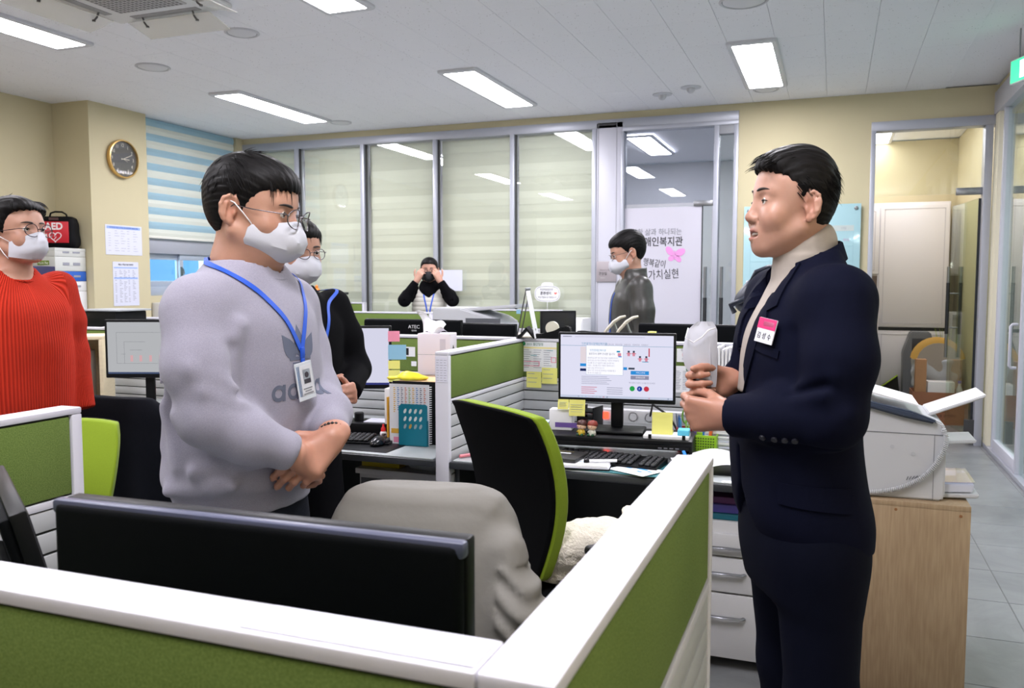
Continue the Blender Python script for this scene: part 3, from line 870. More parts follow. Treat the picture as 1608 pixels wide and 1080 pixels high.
def patch(name,S,outline,P0,U,Vv,D,m,parent,off=0.002,th=0.002,res=0.006,edge=True,far=0.3):
    """flat outline (list of (u,v)) projected along D onto S and thickened - lapels,flaps,prints,badges"""
    P0,U,Vv,D = [np.array(q,float) for q in (P0,U,Vv,D)]
    D = D / np.linalg.norm(D)
    bm = NB()
    vs = [bm.verts.new((p[0],p[1],0)) for p in outline]
    f = bm.faces.new(vs)
    us = [p[0] for p in outline]; vv = [p[1] for p in outline]
    g = list(bm.verts) + list(bm.edges) + list(bm.faces)
    for a0,a1,nrm in ((min(us),max(us),(1,0,0)),(min(vv),max(vv),(0,1,0))):
        q = a0 + res
        while q < a1:
            bmesh.ops.bisect_plane(bm,geom=list(bm.verts) + list(bm.edges) + list(bm.faces),plane_co=(q,q,0),plane_no=nrm); q += res
    top = {}
    ok = True
    for v in list(bm.verts):
        o_ = P0 + U * v.co.x + Vv * v.co.y
        h = S.hit(o_ - D * 0.15,D,off,far + 0.15)
        if h is None: h = o_
        top[v] = (h,S.grad(h))
    for v,(h,n) in top.items(): v.co = h
    ext = bmesh.ops.extrude_face_region(bm,geom=list(bm.faces))
    new = [e for e in ext['geom'] if isinstance(e,bmesh.types.BMVert)]
    for v in new:
        n = S.grad(np.array(v.co)); v.co = Vector(np.array(v.co) + n * th)
    bmesh.ops.recalc_face_normals(bm,faces=bm.faces)
    return obj(name,bm,m,parent,smooth=35)
# ------------------------------------------------------------------ people
def rotm(yaw=0,pitch=0,roll=0):
    """columns = head forward,left,up; pitch>0 looks down"""
    return np.array((Matrix.Rotation(yaw,3, 'Z') @ Matrix.Rotation(pitch,3, 'Y') @ Matrix.Rotation(roll,3, 'X')))
class Fr:
    def __init__(s,S,o,R,sc=1.0):
        s.S,s.o,s.R = S,np.array(o,float),R
        s.kv = np.array(sc,float) * np.ones(3); s.k = float(s.kv.mean())
    def P(s,p): return s.o + s.R @ (np.array(p,float) * s.kv)
    def D(s,d): return s.R @ np.array(d,float)
    def cone(s,a,b,r1,r2=None,k=0.01,mode='u', flat=None,fn_=1.0):
        s.S.cone(s.P(a),s.P(b),r1 * s.k,(r1 if r2 is None else r2) * s.k,k,mode,None if flat is None else s.D(flat),fn_)
    def ell(s,c,r,k=0.01,mode='u', R=None):
        s.S.ell(s.P(c),np.array(r) * (s.kv if R is None else s.k),s.R if R is None else s.R @ R,k,mode)

def head_shape(F,smile=0.0,plump=1.0,mouth=True,slit=0.0022):
    pl = plump
    F.ell((-0.018,0,0.040),(0.094,0.077,0.083),k=0.0)
    F.ell((-0.035,0,0.020),(0.075,0.074,0.075),k=0.03)
    F.ell((0.028,0,0.035),(0.066,0.066,0.066),k=0.03)                  # forehead
    F.ell((0.026,0,-0.030),(0.062,0.060 * pl,0.075),k=0.03)            # mid face
    F.ell((0.022,0,-0.072),(0.055 * pl,0.053 * pl,0.040 * pl),k=0.025) # jaw
    for s in (-1,1):
        F.cone((-0.012,s * 0.058 * pl,-0.052),(0.055,s * 0.024,-0.096),0.016,0.015,k=0.025)    # jaw line
        F.ell((0.055,s * 0.040 * pl,-0.030),(0.026,0.024,0.024),k=0.02)                       # cheek
        F.ell((0.060,s * 0.034,-0.046 + 0.006 * smile),(0.022,0.020 + .004 * smile,0.020),k=0.018)
        F.cone((0.079,s * 0.010,0.022),(0.068,s * 0.045,0.023),0.010,0.009,k=0.016)             # brow
    if mouth:
        for s in (-1,1): F.ell((0.042,s * 0.036,-0.056),(0.026,0.020,0.026),k=0.02)
    F.ell((0.066,0,-0.098),(0.021,0.021,0.018),k=0.02)                 # chin
    F.ell((0.072,0,-0.066),(0.022,0.030,0.022),k=0.02)                 # muzzle
    # nose
    F.cone((0.086,0,0.010),(0.104,0,-0.030),0.0065,0.0100,k=0.014)
    F.ell((0.105,0,-0.034),(0.0125,0.0125,0.0105),k=0.008)
    for s in (-1,1):
        F.ell((0.094,s * 0.013,-0.038),(0.012,0.0085,0.0085),k=0.007)
        F.ell((0.099,s * 0.0075,-0.047),(0.006,0.0035,0.004),k=0.003,mode='s')
        # eye: socket, lid ball, slit
        F.ell((0.098,s * 0.034,0.004),(0.015,0.018,0.010),k=0.014,mode='s')
        F.ell((0.0735,s * 0.033,0.002),(0.0150,0.0160,0.0120),k=0.006)
        F.ell((0.090,s * 0.0335,0.0005),(0.014,0.0145,slit),k=0.0015,mode='s')
    if mouth:
        z = -0.068
        up = 0.006 * smile
        for s in (-1,1):
            F.cone((0.0965,0.0,z + 0.0055),(0.078,s * (0.022 + .003 * smile),z + up * 0.9),0.0052,0.0030,k=0.005)
            F.cone((0.0945,0.0,z - 0.0075 - .003 * smile),(0.078,s * (0.020 + .003 * smile),z + up * 0.6 - .001),0.0062,0.0035,k=0.005)
        F.ell((0.094,0,z - 0.001 - .0015 * smile),(0.016,0.021 + .004 * smile,0.0016 + 0.0028 * smile),k=0.002,mode='s')
    for s in (-1,1):                                                        # ears
        Re = np.array(Matrix.Rotation(math.radians(-s * 30),3, 'Z') @ Matrix.Rotation(math.radians(8),3, 'Y'))
        E = lambda u,w,v: tuple(np.array((-0.022,s * 0.084,-0.006)) + Re @ np.array((u,s * w,v)))
        F.ell(E(-0.002,0,0),(0.019,0.0060,0.030),k=0.004,R=Re)
        F.ell(E(0.006,0,-0.026),(0.009,0.0060,0.010),k=0.004,R=Re)
        hx = [(0.012,0.012),(0.008,0.027),(-0.006,0.031),(-0.018,0.022),(-0.021,0.006),(-0.016,-0.012),(-0.006,-0.026)]
        for (a0,b0),(a1,b1) in zip(hx,hx[1:]):
            F.cone(E(a0,0.004,b0),E(a1,0.004,b1),0.0042,k=0.003)
        F.ell(E(0.001,0.0085,0.001),(0.0125,0.0080,0.0175),k=0.003,mode='s', R=Re)
        F.cone(E(-0.010,0.006,0.012),E(-0.006,0.006,-0.014),0.0032,k=0.003)
        F.ell(E(0.012,0.004,-0.006),(0.0045,0.004,0.006),k=0.003,R=Re)

def skin_colors(V,F,base,lips=(0.34,0.12,0.105),hands=None):
    c = np.tile(np.array(base,float),(len(V),1))
    q = (V - F.o) @ F.R / F.kv
    def blob(c0,r,col,amt):
        d = np.sqrt((((q - np.array(c0)) / np.array(r)) ** 2).sum(1)); w = np.clip(1.3 - d,0,1) * amt
        w = w[:, None]; c[:] = c * (1 - w) + np.array(col) * w
    red = (base[0] * 0.98,base[1] * 0.78,base[2] * 0.72)
    for s in (-1,1):
        blob((-0.018,s * 0.083,-0.008),(0.026,0.016,0.036),red,0.7)
        blob((0.065,s * 0.042,-0.030),(0.03,0.028,0.026),red,0.45)
    blob((0.105,0,-0.035),(0.018,0.018,0.016),red,0.5)
    blob((0.096,0,-0.0625),(0.014,0.024,0.0055),lips,0.9)
    blob((0.094,0,-0.0765),(0.014,0.021,0.006),lips,0.9)
    return np.clip(c,0,1)

def hand(S,W,d,n,side,curl,thumb,s=1.0,spread=0.0,k=0.005):
    """side 'L'/'R'; curl = 4 x (a1,a2,a3) degrees; thumb = list of 3 direction triples in (d,t,n)"""
    W = np.array(W,float); d = np.array(d,float); d /= np.linalg.norm(d)
    n = np.array(n,float); n -= d * (n @ d); n /= np.linalg.norm(n)
    t = np.cross(n,d) if side == 'L' else np.cross(d,n)
    kn = [(0.088,0.030),(0.092,0.010),(0.087,-0.010),(0.079,-0.029)]
    L = [(0.043,0.026,0.019),(0.047,0.030,0.020),(0.043,0.028,0.020),(0.034,0.020,0.018)]
    rad = [(0.0096,0.0085,0.0076,0.0062),(0.0098,0.0087,0.0078,0.0063),(0.0093,0.0083,0.0074,0.0060),(0.0082,0.0073,0.0066,0.0055)]
    S.cone(W - d * 0.02 * s,W + d * 0.02 * s,0.027 * s,0.028 * s,0.01, 'u', n,0.72)
    for (a,b) in kn:
        S.cone(W + d * 0.012 * s + t * b * 0.55 * s,W + d * a * s + t * b * s,0.0150 * s,0.0118 * s,0.014)
    S.cone(W + d * 0.02 * s - t * 0.02 * s + n * 0.008 * s,W + d * 0.065 * s - t * 0.026 * s + n * 0.006 * s,0.012 * s,0.011 * s,0.012)
    tips = []
    for i in range(4):
        p = W + d * kn[i][0] * s + t * kn[i][1] * s; a = 0.0
        sp = spread * (1.5 - i)
        base = d * math.cos(sp) + t * math.sin(sp)
        for j in range(3):
            a += math.radians(curl[i][j]); v = base * math.cos(a) + n * math.sin(a)
            q = p + v * L[i][j] * s
            S.cone(p,q,rad[i][j] * s,rad[i][j + 1] * s,k if j == 0 else 0.003)
            if j < 2: S.ell(q - (n * math.cos(a) - base * math.sin(a)) * 0.0012 * s,np.array([1,1,1]) * rad[i][j + 1] * 1.06 * s,None,0.003)
            p = q
        tips.append((p,v,n * math.cos(a) - base * math.sin(a)))
    p = W + d * 0.020 * s + t * 0.022 * s + n * 0.008 * s
    tl = (0.044,0.033,0.025); tr = (0.0150,0.0110,0.0098,0.0075)
    for j in range(3):
        v = d * thumb[j][0] + t * thumb[j][1] + n * thumb[j][2]; v /= np.linalg.norm(v)
        q = p + v * tl[j] * s
        S.cone(p,q,tr[j] * s,tr[j + 1] * s,0.010 if j == 0 else 0.003); p = q
    tips.append((p,v,None))
    return tips

def hair_cap(F,line,vols,cuts,nz=0.004,seed=1,xs=None,res=0.003):
    """hair volume: union of ellipsoids `vols`, kept above the hairline z=line(x); strand relief in the growth direction"""
    h = 0.16
    o = F.o
    A = [ax((o[i] - h,o[i] + h,res)) for i in range(3)]
    S = SDF(*A); G = Fr(S,F.o,F.R,F.kv)
    for c,r,k in vols: G.ell(c,r,k=k)
    lx = np.array([p[0] for p in line]); lz = np.array([p[1] for p in line])
    R,oo,sc = F.R,F.o,F.kv
    def loc(X,Y,Z):
        a,b,c = X - oo[0],Y - oo[1],Z - oo[2]
        return ((a * R[0,0] + b * R[1,0] + c * R[2,0]) / sc[0],(a * R[0,1] + b * R[1,1] + c * R[2,1]) / sc[1],(a * R[0,2] + b * R[1,2] + c * R[2,2]) / sc[2])
    def region(X,Y,Z):
        x,y,z = loc(X,Y,Z)
        jag = nz * np.sin(y * 420 + 2.5 * np.sin(x * 90 + seed)) * 0.5 + nz * 0.6 * np.sin(y * 190 + x * 260 + seed)
        return ((np.interp(x.ravel(),lx,lz).reshape(x.shape) + jag) - z) * 0.75
    S.op(region,o - h,o + h,0.004, 'i', 0)
    for c,r,k in cuts: G.ell(c,r,k=k,mode='s')
    def strands(X,Y,Z):
        x,y,z = loc(X,Y,Z)
        th = np.arctan2(y,z + 0.02); return 0.0006 * np.sin(th * 40 + 3 * np.sin(x * 24 + seed) + 2 * np.sin(z * 30)) + 0.0004 * np.sin(th * 83 + 4 * np.sin(x * 30))
    S.op(strands,o - h,o + h,0, 'add', 0)
    return S

def clumps(bm,F,S,spec,seed=0,seg=5):
    """tapered hair locks: spec rows (root x,y,z),(dir),length,curl-down,r"""
    rnd = random.Random(seed)
    for root,d,L,down,r in spec:
        p = np.array(root,float); v = np.array(d,float); v /= np.linalg.norm(v)
        pts = [p.copy()]; n = 6
        for i in range(n):
            v = v + np.array([0,0,-down / n]); v /= np.linalg.norm(v)
            p = p + v * L / n; pts.append(p.copy())
        rr = [r * q * F.k for q in (0.7,1.0,1.0,0.85,0.65,0.4,0.08)]
        tube(bm,[F.P(q) for q in pts],r,seg,rr=rr,flat=0.55)

def hair_material(name,rgb,rough=0.5):
    def b(nt,v,p):
        w = nt.nodes.new('ShaderNodeTexNoise'); w.inputs['Scale'].default_value = 60; w.inputs['Detail'].default_value = 5
        mp = nt.nodes.new('ShaderNodeMapping'); mp.inputs['Scale'].default_value = (0.6,6.0,0.5)
        nt.links.new(v,mp.inputs[0]); nt.links.new(mp.outputs[0],w.inputs[0])
        r = nt.nodes.new('ShaderNodeValToRGB'); c = srgb(*rgb)
        r.color_ramp.elements[0].position = 0.3; r.color_ramp.elements[0].color = (c[0] * 0.3,c[1] * 0.3,c[2] * 0.3,1)
        r.color_ramp.elements[1].position = 0.75; r.color_ramp.elements[1].color = (c[0] * 1.0,c[1] * 0.97,c[2] * 0.95,1)
        nt.links.new(w.outputs[0],r.inputs[0]); nt.links.new(r.outputs[0],p.inputs['Base Color'])
        bp = nt.nodes.new('ShaderNodeBump'); bp.inputs['Strength'].default_value = 0.5; bp.inputs['Distance'].default_value = 0.002
        nt.links.new(w.outputs[0],bp.inputs['Height']); nt.links.new(bp.outputs[0],p.inputs['Normal'])
    return ramp_mat(name, {'Roughness': rough, 'Specular IOR Level': 0.14}, b)
HAIR = hair_material('black_hair', (20,18,19))
SKIN_BASE = (0.48,0.262,0.190)
skin = mat('skin', (220,172,146),0.42,spec=0.45,sss=0.12,attr='col', var=0.035,vscale=60,bump=0.12,bscale=420,bdist=0.001)
eye_w = mat('eye_white', (226,220,214),0.15)
iris_m = mat('dark_iris', (36,24,18),0.1)
brow_m = mat('eyebrow_hair', (38,30,28),0.6)
mask_m = mat('white_mask_fabric', (200,201,211),0.8,bump=0.1,bscale=500)
loop_m = mat('white_ear_loop', (240,240,244),0.6)
wire_m = mat('thin_metal_frame', (110,104,108),0.25,metal=0.85)
lens_g = glass_mat('spectacle_lens', (0.97,0.98,0.99),0.9)
blue_lan = mat('blue_lanyard', (32,84,200),0.5)

def eyes(F,parent,r=0.0142):
    for s in (-1,1):
        c = F.P((0.0735,s * 0.033,0.0015)); f = F.D((1,0,0))
        bm = NB(); bmesh.ops.create_uvsphere(bm,u_segments=20,v_segments=14,radius=r * F.k)
        R4 = Matrix(F.R.tolist()).to_4x4() @ Matrix.Rotation(PI / 2,4, 'Y')
        bmesh.ops.transform(bm,matrix=Matrix.Translation(Vector(c)) @ R4,verts=bm.verts)
        for fc in bm.faces:
            m_ = np.array(fc.calc_center_median()) - c
            if m_ @ f / np.linalg.norm(m_) > 0.90: fc.material_index = 1
        obj('eye', bm,[eye_w,iris_m],parent,smooth=True)
        bm = NB(); pts = []
        for t in np.linspace(-1,1,9):
            pts.append(F.P((0.0735 + 0.0162 * math.cos(t * 1.0),s * 0.0335 + 0.0150 * math.sin(t * 1.1),0.0030 + 0.0006 * (1 - t * t) - .0015 * abs(t))))
        tube(bm,pts,0.001,5,rr=[0.0012 * q for q in (.4, .9,1.1,1.2,1.2,1.2,1.1, .9, .4)]); obj('eyelash', bm,brow_m,parent,smooth=True)
def brows(F,S,parent,lift=0.0,th=0.0028):
    for s in (-1,1):
        bm = NB(); pts = []
        for u in np.linspace(0,1,9):
            y = s * (0.013 + 0.038 * u); z = 0.021 + lift + 0.005 * math.sin(u * 2.4) - 0.003 * u
            h = S.hit(F.P((0.16,y,z)),F.D((-1,0,0)),0.0,0.2)
            pts.append(h if h is not None else F.P((0.08,y,z)))
        tube(bm,pts,th,6,rr=[th * F.k * q for q in (0.7,1.1,1.2,1.2,1.1,1.0, .8, .6, .2)],upv=None)
        obj('eyebrow', bm,brow_m,parent,smooth=True)
def glasses(F,parent,m=None,rw=0.0235,rh=0.0215,cz=-0.004,x=0.112):
    m = m or wire_m
    bm = NB()
    for s in (-1,1):
        pts = [F.P((x - 0.006 * abs(math.cos(t)) ** 2 - (0.010 if math.cos(t) > 0 else 0) * math.cos(t) * 0.6,s * (0.032 + rw * math.cos(t)),cz + rh * math.sin(t))) for t in np.linspace(0,2 * PI,32,endpoint=False)]
        tube(bm,pts,0.0015,6,closed=True)
        tube(bm,[F.P((x - 0.008,s * (0.032 + rw),cz + 0.006)),F.P((x - 0.022,s * 0.068,cz + 0.008)),F.P((0.03,s * 0.079,cz + 0.008)),F.P((-0.012,s * 0.084,cz + 0.012)),F.P((-0.035,s * 0.081,cz - 0.006))],0.0013,6)
    tube(bm,[F.P((x - 0.004,-0.0095,cz + 0.004)),F.P((x - 0.001,0,cz + 0.008)),F.P((x - 0.004,0.0095,cz + 0.004))],0.0014,6)
    g = obj('glasses', bm,m,parent,smooth=True)
    for s in (-1,1):
        bm = NB(); vs = [bm.verts.new(F.P((x - 0.006 * abs(math.cos(t)) ** 2 - (0.010 if math.cos(t) > 0 else 0) * math.cos(t) * 0.6,s * (0.032 + rw * math.cos(t)),cz + rh * math.sin(t)))) for t in np.linspace(0,2 * PI,32,endpoint=False)]
        bm.faces.new(vs); obj('lens', bm,lens_g,g)
    return g

def kf_mask(F,parent,m=None,S=None,w=1.0):
    """three-panel folded mask: nose flap,centre panel,chin panel"""
    rows = [  # centre x,side x,half width,centre z,side z
        (0.106,0.030,0.070,-0.010,-0.032),
        (0.124,0.026,0.074,-0.036,-0.040),
        (0.131,0.022,0.076,-0.060,-0.052),
        (0.126,0.020,0.076,-0.084,-0.068),
        (0.098,0.018,0.070,-0.108,-0.078),
        (0.056,0.016,0.058,-0.122,-0.084)]
    rows2 = []
    nu = 26
    def pt(r,u):
        cx,sx,hw,cz,sz = r; e = abs(u)
        b = (1 - e ** 2.5)
        return (sx + (cx - sx) * b,np.sign(u) * hw * w * (e ** 0.88),sz + (cz - sz) * (1 - e ** 1.6))
    sub = []
    for a,b in zip(rows,rows[1:]):
        for q in (0,0.5): sub.append(tuple((1 - q) * x + q * y for x,y in zip(a,b)))
    sub.append(rows[-1])
    bm = NB(); G = []
    for off in (0.0,-0.0022):
        g = []
        for r in sub:
            row = []
            for u in np.linspace(-1,1,nu):
                p = np.array(pt(r,u)); p[0] += off; p[1] += off * np.sign(u) * abs(u) ** 3
                p[0] += 0.0012 * math.sin(u * 9 + r[3] * 130)
                row.append(bm.verts.new(F.P(p)))
            g.append(row)
        G.append(g)
    R,C = len(sub),nu
    for i in range(R - 1):
        for j in range(C - 1):
            bm.faces.new((G[0][i][j],G[0][i][j + 1],G[0][i + 1][j + 1],G[0][i + 1][j])); bm.faces.new((G[1][i + 1][j],G[1][i + 1][j + 1],G[1][i][j + 1],G[1][i][j]))
    for i in range(R - 1):
        for j,fl in ((0,0),(C - 1,1)): bm.faces.new((G[0][i][j],G[0][i + 1][j],G[1][i + 1][j],G[1][i][j]))
    for j in range(C - 1):
        for i in (0,R - 1): bm.faces.new((G[0][i][j],G[0][i][j + 1],G[1][i][j + 1],G[1][i][j]))
    bmesh.ops.recalc_face_normals(bm,faces=bm.faces)
    mk = obj('face_mask', bm,m or mask_m,parent,smooth=32)
    bm = NB()
    for s in (-1,1):
        tube(bm,[F.P((0.033,s * 0.068,-0.036)),F.P((0.010,s * 0.078,-0.010)),F.P((-0.010,s * 0.086,0.010)),F.P((-0.030,s * 0.087,0.016)),F.P((-0.040,s * 0.082,0.0))],0.0016,6)
        tube(bm,[F.P((0.020,s * 0.062,-0.082)),F.P((0.0,s * 0.070,-0.062)),F.P((-0.014,s * 0.076,-0.044)),F.P((-0.028,s * 0.080,-0.036))],0.0016,6)
    obj('ear_loop', bm,m and m or loop_m,mk,smooth=True)
    return mk

def legs_shoes(root,hips,feet,m_tr,m_shoe,z_top=0.92,r_hip=0.095,r_knee=0.075,r_ank=0.062,bend=0.03,waist=None):
    S = SDF(ax((-0.32,0.32,0.012)),ax((-0.34,0.34,0.012)),ax((0.03,z_top + 0.05,0.012)))
    if waist: S.loft(waist,k=0)
    for s in (-1,1):
        hx,hy = hips; fx,fy = feet[0 if s < 0 else 1]
        S.chain([(hx,s * hy,z_top - 0.08),((hx + fx) / 2 + bend,(s * hy + fy) / 2,0.50),(fx - 0.01,fy,0.09)],[r_hip,r_knee,r_ank],0.03)
        S.op(lambda X,Y,Z: 0.004 * np.sin(Z * 60 + X * 20 + s) * np.exp(-((Z - 0.15) / 0.12) ** 2) + 0 * X * Y,(-.3,-.3, .03),(.3, .3, .6),0, 'add')
    V,Q = S.verts_faces(); mesh_np('trousers', V,Q,m_tr,root,relax=1)
    for s in (0,1):
        fx,fy = feet[s]
        S = SDF(ax((fx - 0.13,fx + 0.24,0.007)),ax((fy - 0.07,fy + 0.07,0.007)),ax((-0.012,0.13,0.007)))
        S.ell((fx + 0.04,fy,0.030),(0.140,0.048,0.045),k=0).ell((fx - 0.02,fy,0.06),(0.065,0.042,0.055),k=0.03)
        S.op(lambda X,Y,Z: -Z + 0.0 * X * Y,(-1,-1,-1),(1,1,1),0.004, 'i')
        V,Q = S.verts_faces(); mesh_np('shoe', V,Q,m_shoe,root,relax=1)

def fabric(name,rgb,rough=0.85,var=0.06,vs=90,bump=0.35,bs=700,sheen=0.1,stretch=None):
    dark = max(rgb) < 90
    return mat(name,rgb,rough,var=var,vscale=vs,bump=bump,bscale=bs,sheen=0 if dark else sheen,stretch=stretch,spec=0.08 if dark else 0.2)

def badge_card(root,P,N,up,w,h,m_face,name='badge', rows=()):
    """small plastic card standing proud at P,facing N"""
    N = np.array(N,float); N /= np.linalg.norm(N); up = np.array(up,float); up -= N * (up @ N); up /= np.linalg.norm(up); r = np.cross(up,N)
    M4 = Matrix((Vector(r),Vector(up),Vector(N))).transposed().to_4x4(); M4.translation = Vector(P)
    def bx(c,s,mm,nm,par,bev=0.0):
        bm = NB(); box(bm,c,s,bev); bmesh.ops.transform(bm,matrix=M4,verts=bm.verts); return obj(nm,bm,mm,par)
    b = bx((0,0,0.003),(w,h,0.003),m_face,name,root,0.0012)
    for (c,s,mm,nm) in rows: bx((c[0],c[1],0.0049),(s[0],s[1],0.0005),mm,nm,b)
    return b,M4

# ================================================================= man in the navy suit (right)
def navy_man():
    root = thing('person', 'person in navy suit and cream turtleneck, smiling, holding a white mask', 'person', (-0.075,1.97,0),math.radians(203), 'people in the office')
    HC = (0.020,-0.006,1.568); HR = rotm(math.radians(1),math.radians(-5))
    S = SDF(ax((-0.22,0.0,0.006),(0.0,0.30,0.0032)),ax((-0.30,-0.11,0.008),(-0.11,0.12,0.0032),(0.12,0.30,0.007)),ax((0.85,1.04,0.012),(1.04,1.24,0.0032),(1.24,1.42,0.010),(1.42,1.72,0.0030)))
    F = Fr(S,HC,HR,(0.80,0.98,0.98))
    head_shape(F,smile=1.5,plump=1.04,slit=0.0014)
    for s in (-1,1):
        F.cone((0.088,s * 0.022,-0.040),(0.068,s * 0.036,-0.066),0.0018,0.0012,k=0.008,mode='s')
        F.ell((0.062,s * 0.042,-0.036),(0.017,0.016,0.016),k=0.022)
    S.chain([(-0.006,0,1.53),(-0.022,0,1.44),(-0.035,0,1.38)],[0.048,0.050,0.064],0.03)
    trow = [(0.92,0.07,-0.09,0.13),(1.0,0.08,-0.09,0.13),(1.2,0.08,-0.09,0.14),(1.34,0.05,-0.08,0.14),(1.40,0.02,-0.06,0.09),(1.44,0.0,-0.05,0.05)]
    S.loft(trow,k=0.03)
    eL,wL = (0.005,0.210,1.138),(0.165,0.076,1.118)
    eR,wR = (0.0,-0.225,1.14),(0.128,-0.052,1.177)
    S.chain([(-0.03,0.17,1.38),eL,wL],[0.042,0.040,0.028],0.02); S.chain([(-0.03,-0.17,1.36),eR,wR],[0.042,0.040,0.028],0.02)
    tl = hand(S,wL,(0.83,-0.47,-0.02),(-0.50,-0.84,0.15), 'L', [(58,75,40),(62,78,42),(66,80,45),(70,82,45)],[(0.75,0.35,0.55),(0.85,0.0,0.55),(0.85,-0.25,0.5)],0.98)
    tr = hand(S,wR,(0.97,0.03,-0.10),(-0.03,0.97,0.0), 'R', [(62,78,35),(66,80,38),(70,82,42),(72,84,45)],[(0.75,0.45,0.5),(0.85,0.15,0.5),(0.9,0.0,0.4)],0.96)
    V,Q = S.verts_faces()
    col = skin_colors(V,F,SKIN_BASE,lips=(0.34,0.12,0.105))
    m_ = V[:, 2] < 1.3; col[m_] = np.array(SKIN_BASE) * np.array((1.0,0.90,0.86))
    mesh_np('body', V,Q,skin,root,colors=col,relax=1)
    eyes(F,root,0.0136); brows(F,S,root,0.0040,0.0028)
    bm = NB()
    for j in range(8):
        y = -0.016 + j * 0.00457
        box(bm,F.P((0.0865 - 6.5 * y * y,y,-0.0665)),(0.004,0.0043,0.0090),0.0008)
    obj('teeth', bm,mat('teeth', (210,204,194),0.25),root,smooth=40)
    # hair: side-parted, swept up and forward
    line = [(-0.14,-0.062),(-0.075,-0.070),(-0.055,-0.060),(-0.046,-0.035),(-0.040,0.020),(-0.012,0.030),(-0.004,0.010),(0.006,-0.008),(0.016,0.000),(0.028,0.034),(0.045,0.052),(0.075,0.066),(0.14,0.074)]
    vols = [((-0.022,0,0.050),(0.103,0.085,0.088),0),((-0.042,0,0.018),(0.080,0.083,0.088),0.02),((0.030,0,0.072),(0.066,0.062,0.046),0.03),((0.058,0.012,0.082),(0.042,0.048,0.026),0.02)]
    H_ = hair_cap(F,line,vols,[((0.112,0,0.018),(0.052,0.10,0.052),0.01)],seed=2)
    Vh,Qh = H_.verts_faces(); hr = mesh_np('hair', Vh,Qh,hair_material('black_grey_hair', (24,22,23)),root)
    rnd = random.Random(4); spec = []
    for i in range(420):
        y = rnd.uniform(-0.06,0.06); x = rnd.uniform(-0.05,0.08)
        z = 0.123 - 3.6 * (x - 0.01) ** 2 - 8 * y * y + rnd.uniform(-0.003,0.003)
        spec.append(((x,y,z),(1,0.25 * (y > -0.02) - 0.1 + rnd.uniform(-.25, .25),0.30 - 4.0 * max(x,0)),rnd.uniform(0.030,0.05),0.75,rnd.uniform(0.0010,0.0022)))
    for s in (-1,1):
        for i in range(260):
            x = rnd.uniform(-0.10,0.03); z = rnd.uniform(0.02,0.10); y = s * 0.0865 * math.sqrt(max(0.05,1 - ((x + 0.02) / 0.105) ** 2 - ((z - 0.035) / 0.11) ** 2))
            spec.append(((x,y,z),(-0.8,0.12 * s,-0.6),rnd.uniform(0.020,0.035),0.3,rnd.uniform(0.0008,0.0016)))
    bm = NB(); clumps(bm,F,H_,spec); obj('hair_locks', bm,HAIR,hr,smooth=True)
    # ---- turtleneck
    K = SDF(ax((-0.17,0.16,0.004)),ax((-0.12,0.12,0.004)),ax((1.16,1.56,0.004)))
    K.loft([(1.16,0.125,-0.10,0.085),(1.30,0.105,-0.11,0.10),(1.38,0.065,-0.098,0.092),(1.425,0.048,-0.090,0.068),(1.46,0.048,-0.084,0.064)],k=0)
    K.cone((-0.020,0,1.485),(-0.010,0,1.425),0.063,0.064,0.01)
    def top(X,Y,Z): return (Z - (1.505 - 0.60 * (X + 0.018))) * 0.85 + 0 * Y
    K.op(top,(-.2,-.2,1.3),(.2, .2,1.6),0.008, 'i')
    V,Q = K.verts_faces(); mesh_np('turtleneck', V,Q,fabric('cream_knit', (172,162,153),var=0.03,bump=0.2),root,relax=1)
    # ---- jacket
    J = SDF(ax((-0.24,0.24,0.0055)),ax((-0.36,0.36,0.0055)),ax((0.80,1.56,0.006)))
    rows = [(0.835,0.085,-0.150,0.184),(0.88,0.108,-0.150,0.192),(0.98,0.122,-0.132,0.190),(1.08,0.126,-0.122,0.186),(1.18,0.122,-0.124,0.188),(1.28,0.115,-0.128,0.194),(1.36,0.088,-0.116,0.186),(1.41,0.056,-0.098,0.155),(1.445,0.030,-0.086,0.108),(1.475,0.014,-0.080,0.080)]
    J.loft(rows,k=0,n=2.5)
    for s in (-1,1):
        J.ell((-0.018,s * 0.162,1.372),(0.072,0.055,0.058),k=0.04)
    J.chain([(-0.018,0.182,1.360),(-0.008,0.214,1.25),eL,(0.085,0.158,1.128),(wL[0] - 0.005,wL[1],wL[2])],[0.068,0.067,0.061,0.054,0.046],0.03)
    J.chain([(-0.018,-0.182,1.360),(-0.010,-0.215,1.25),eR,(wR[0] - 0.02,wR[1] - .01,wR[2])],[0.070,0.070,0.062,0.044],0.03)
    # neck opening and V between the lapels
    J.op(lambda X,Y,Z: np.maximum(np.sqrt((X + 0.015) ** 2 + (Y * 0.95) ** 2) - 0.077,1.36 - Z),(-.2,-.2,1.36),(.2, .2,1.6),0.01, 's')
    def vcut(X,Y,Z):
        w = np.clip((Z - 1.19) / (1.44 - 1.19),0,1.0) * 0.085
        return np.maximum(np.maximum(np.abs(Y) - w,1.17 - Z),0.045 - X) + 0
    J.op(vcut,(-.1,-.15,1.08),(.25, .15,1.6),0.004, 's')
    # hollow cuffs
    for w_,e_ in ((np.array(wL),np.array((0.085,0.158,1.128))),(np.array(wR),np.array(eR))):
        d = (w_ - e_); d = d / np.linalg.norm(d); c_ = w_ + d * (0.0)
        J.op(lambda X,Y,Z,c=c_,d=d: np.maximum(np.maximum(((X - c[0]) * -d[0] + (Y - c[1]) * -d[1] + (Z - c[2]) * -d[2]) + 0.002,np.sqrt((X - c[0]) ** 2 + (Y - c[1]) ** 2 + (Z - c[2]) ** 2) - 0.08),-1),c_ - 0.09,c_ + 0.09,0.004, 's')
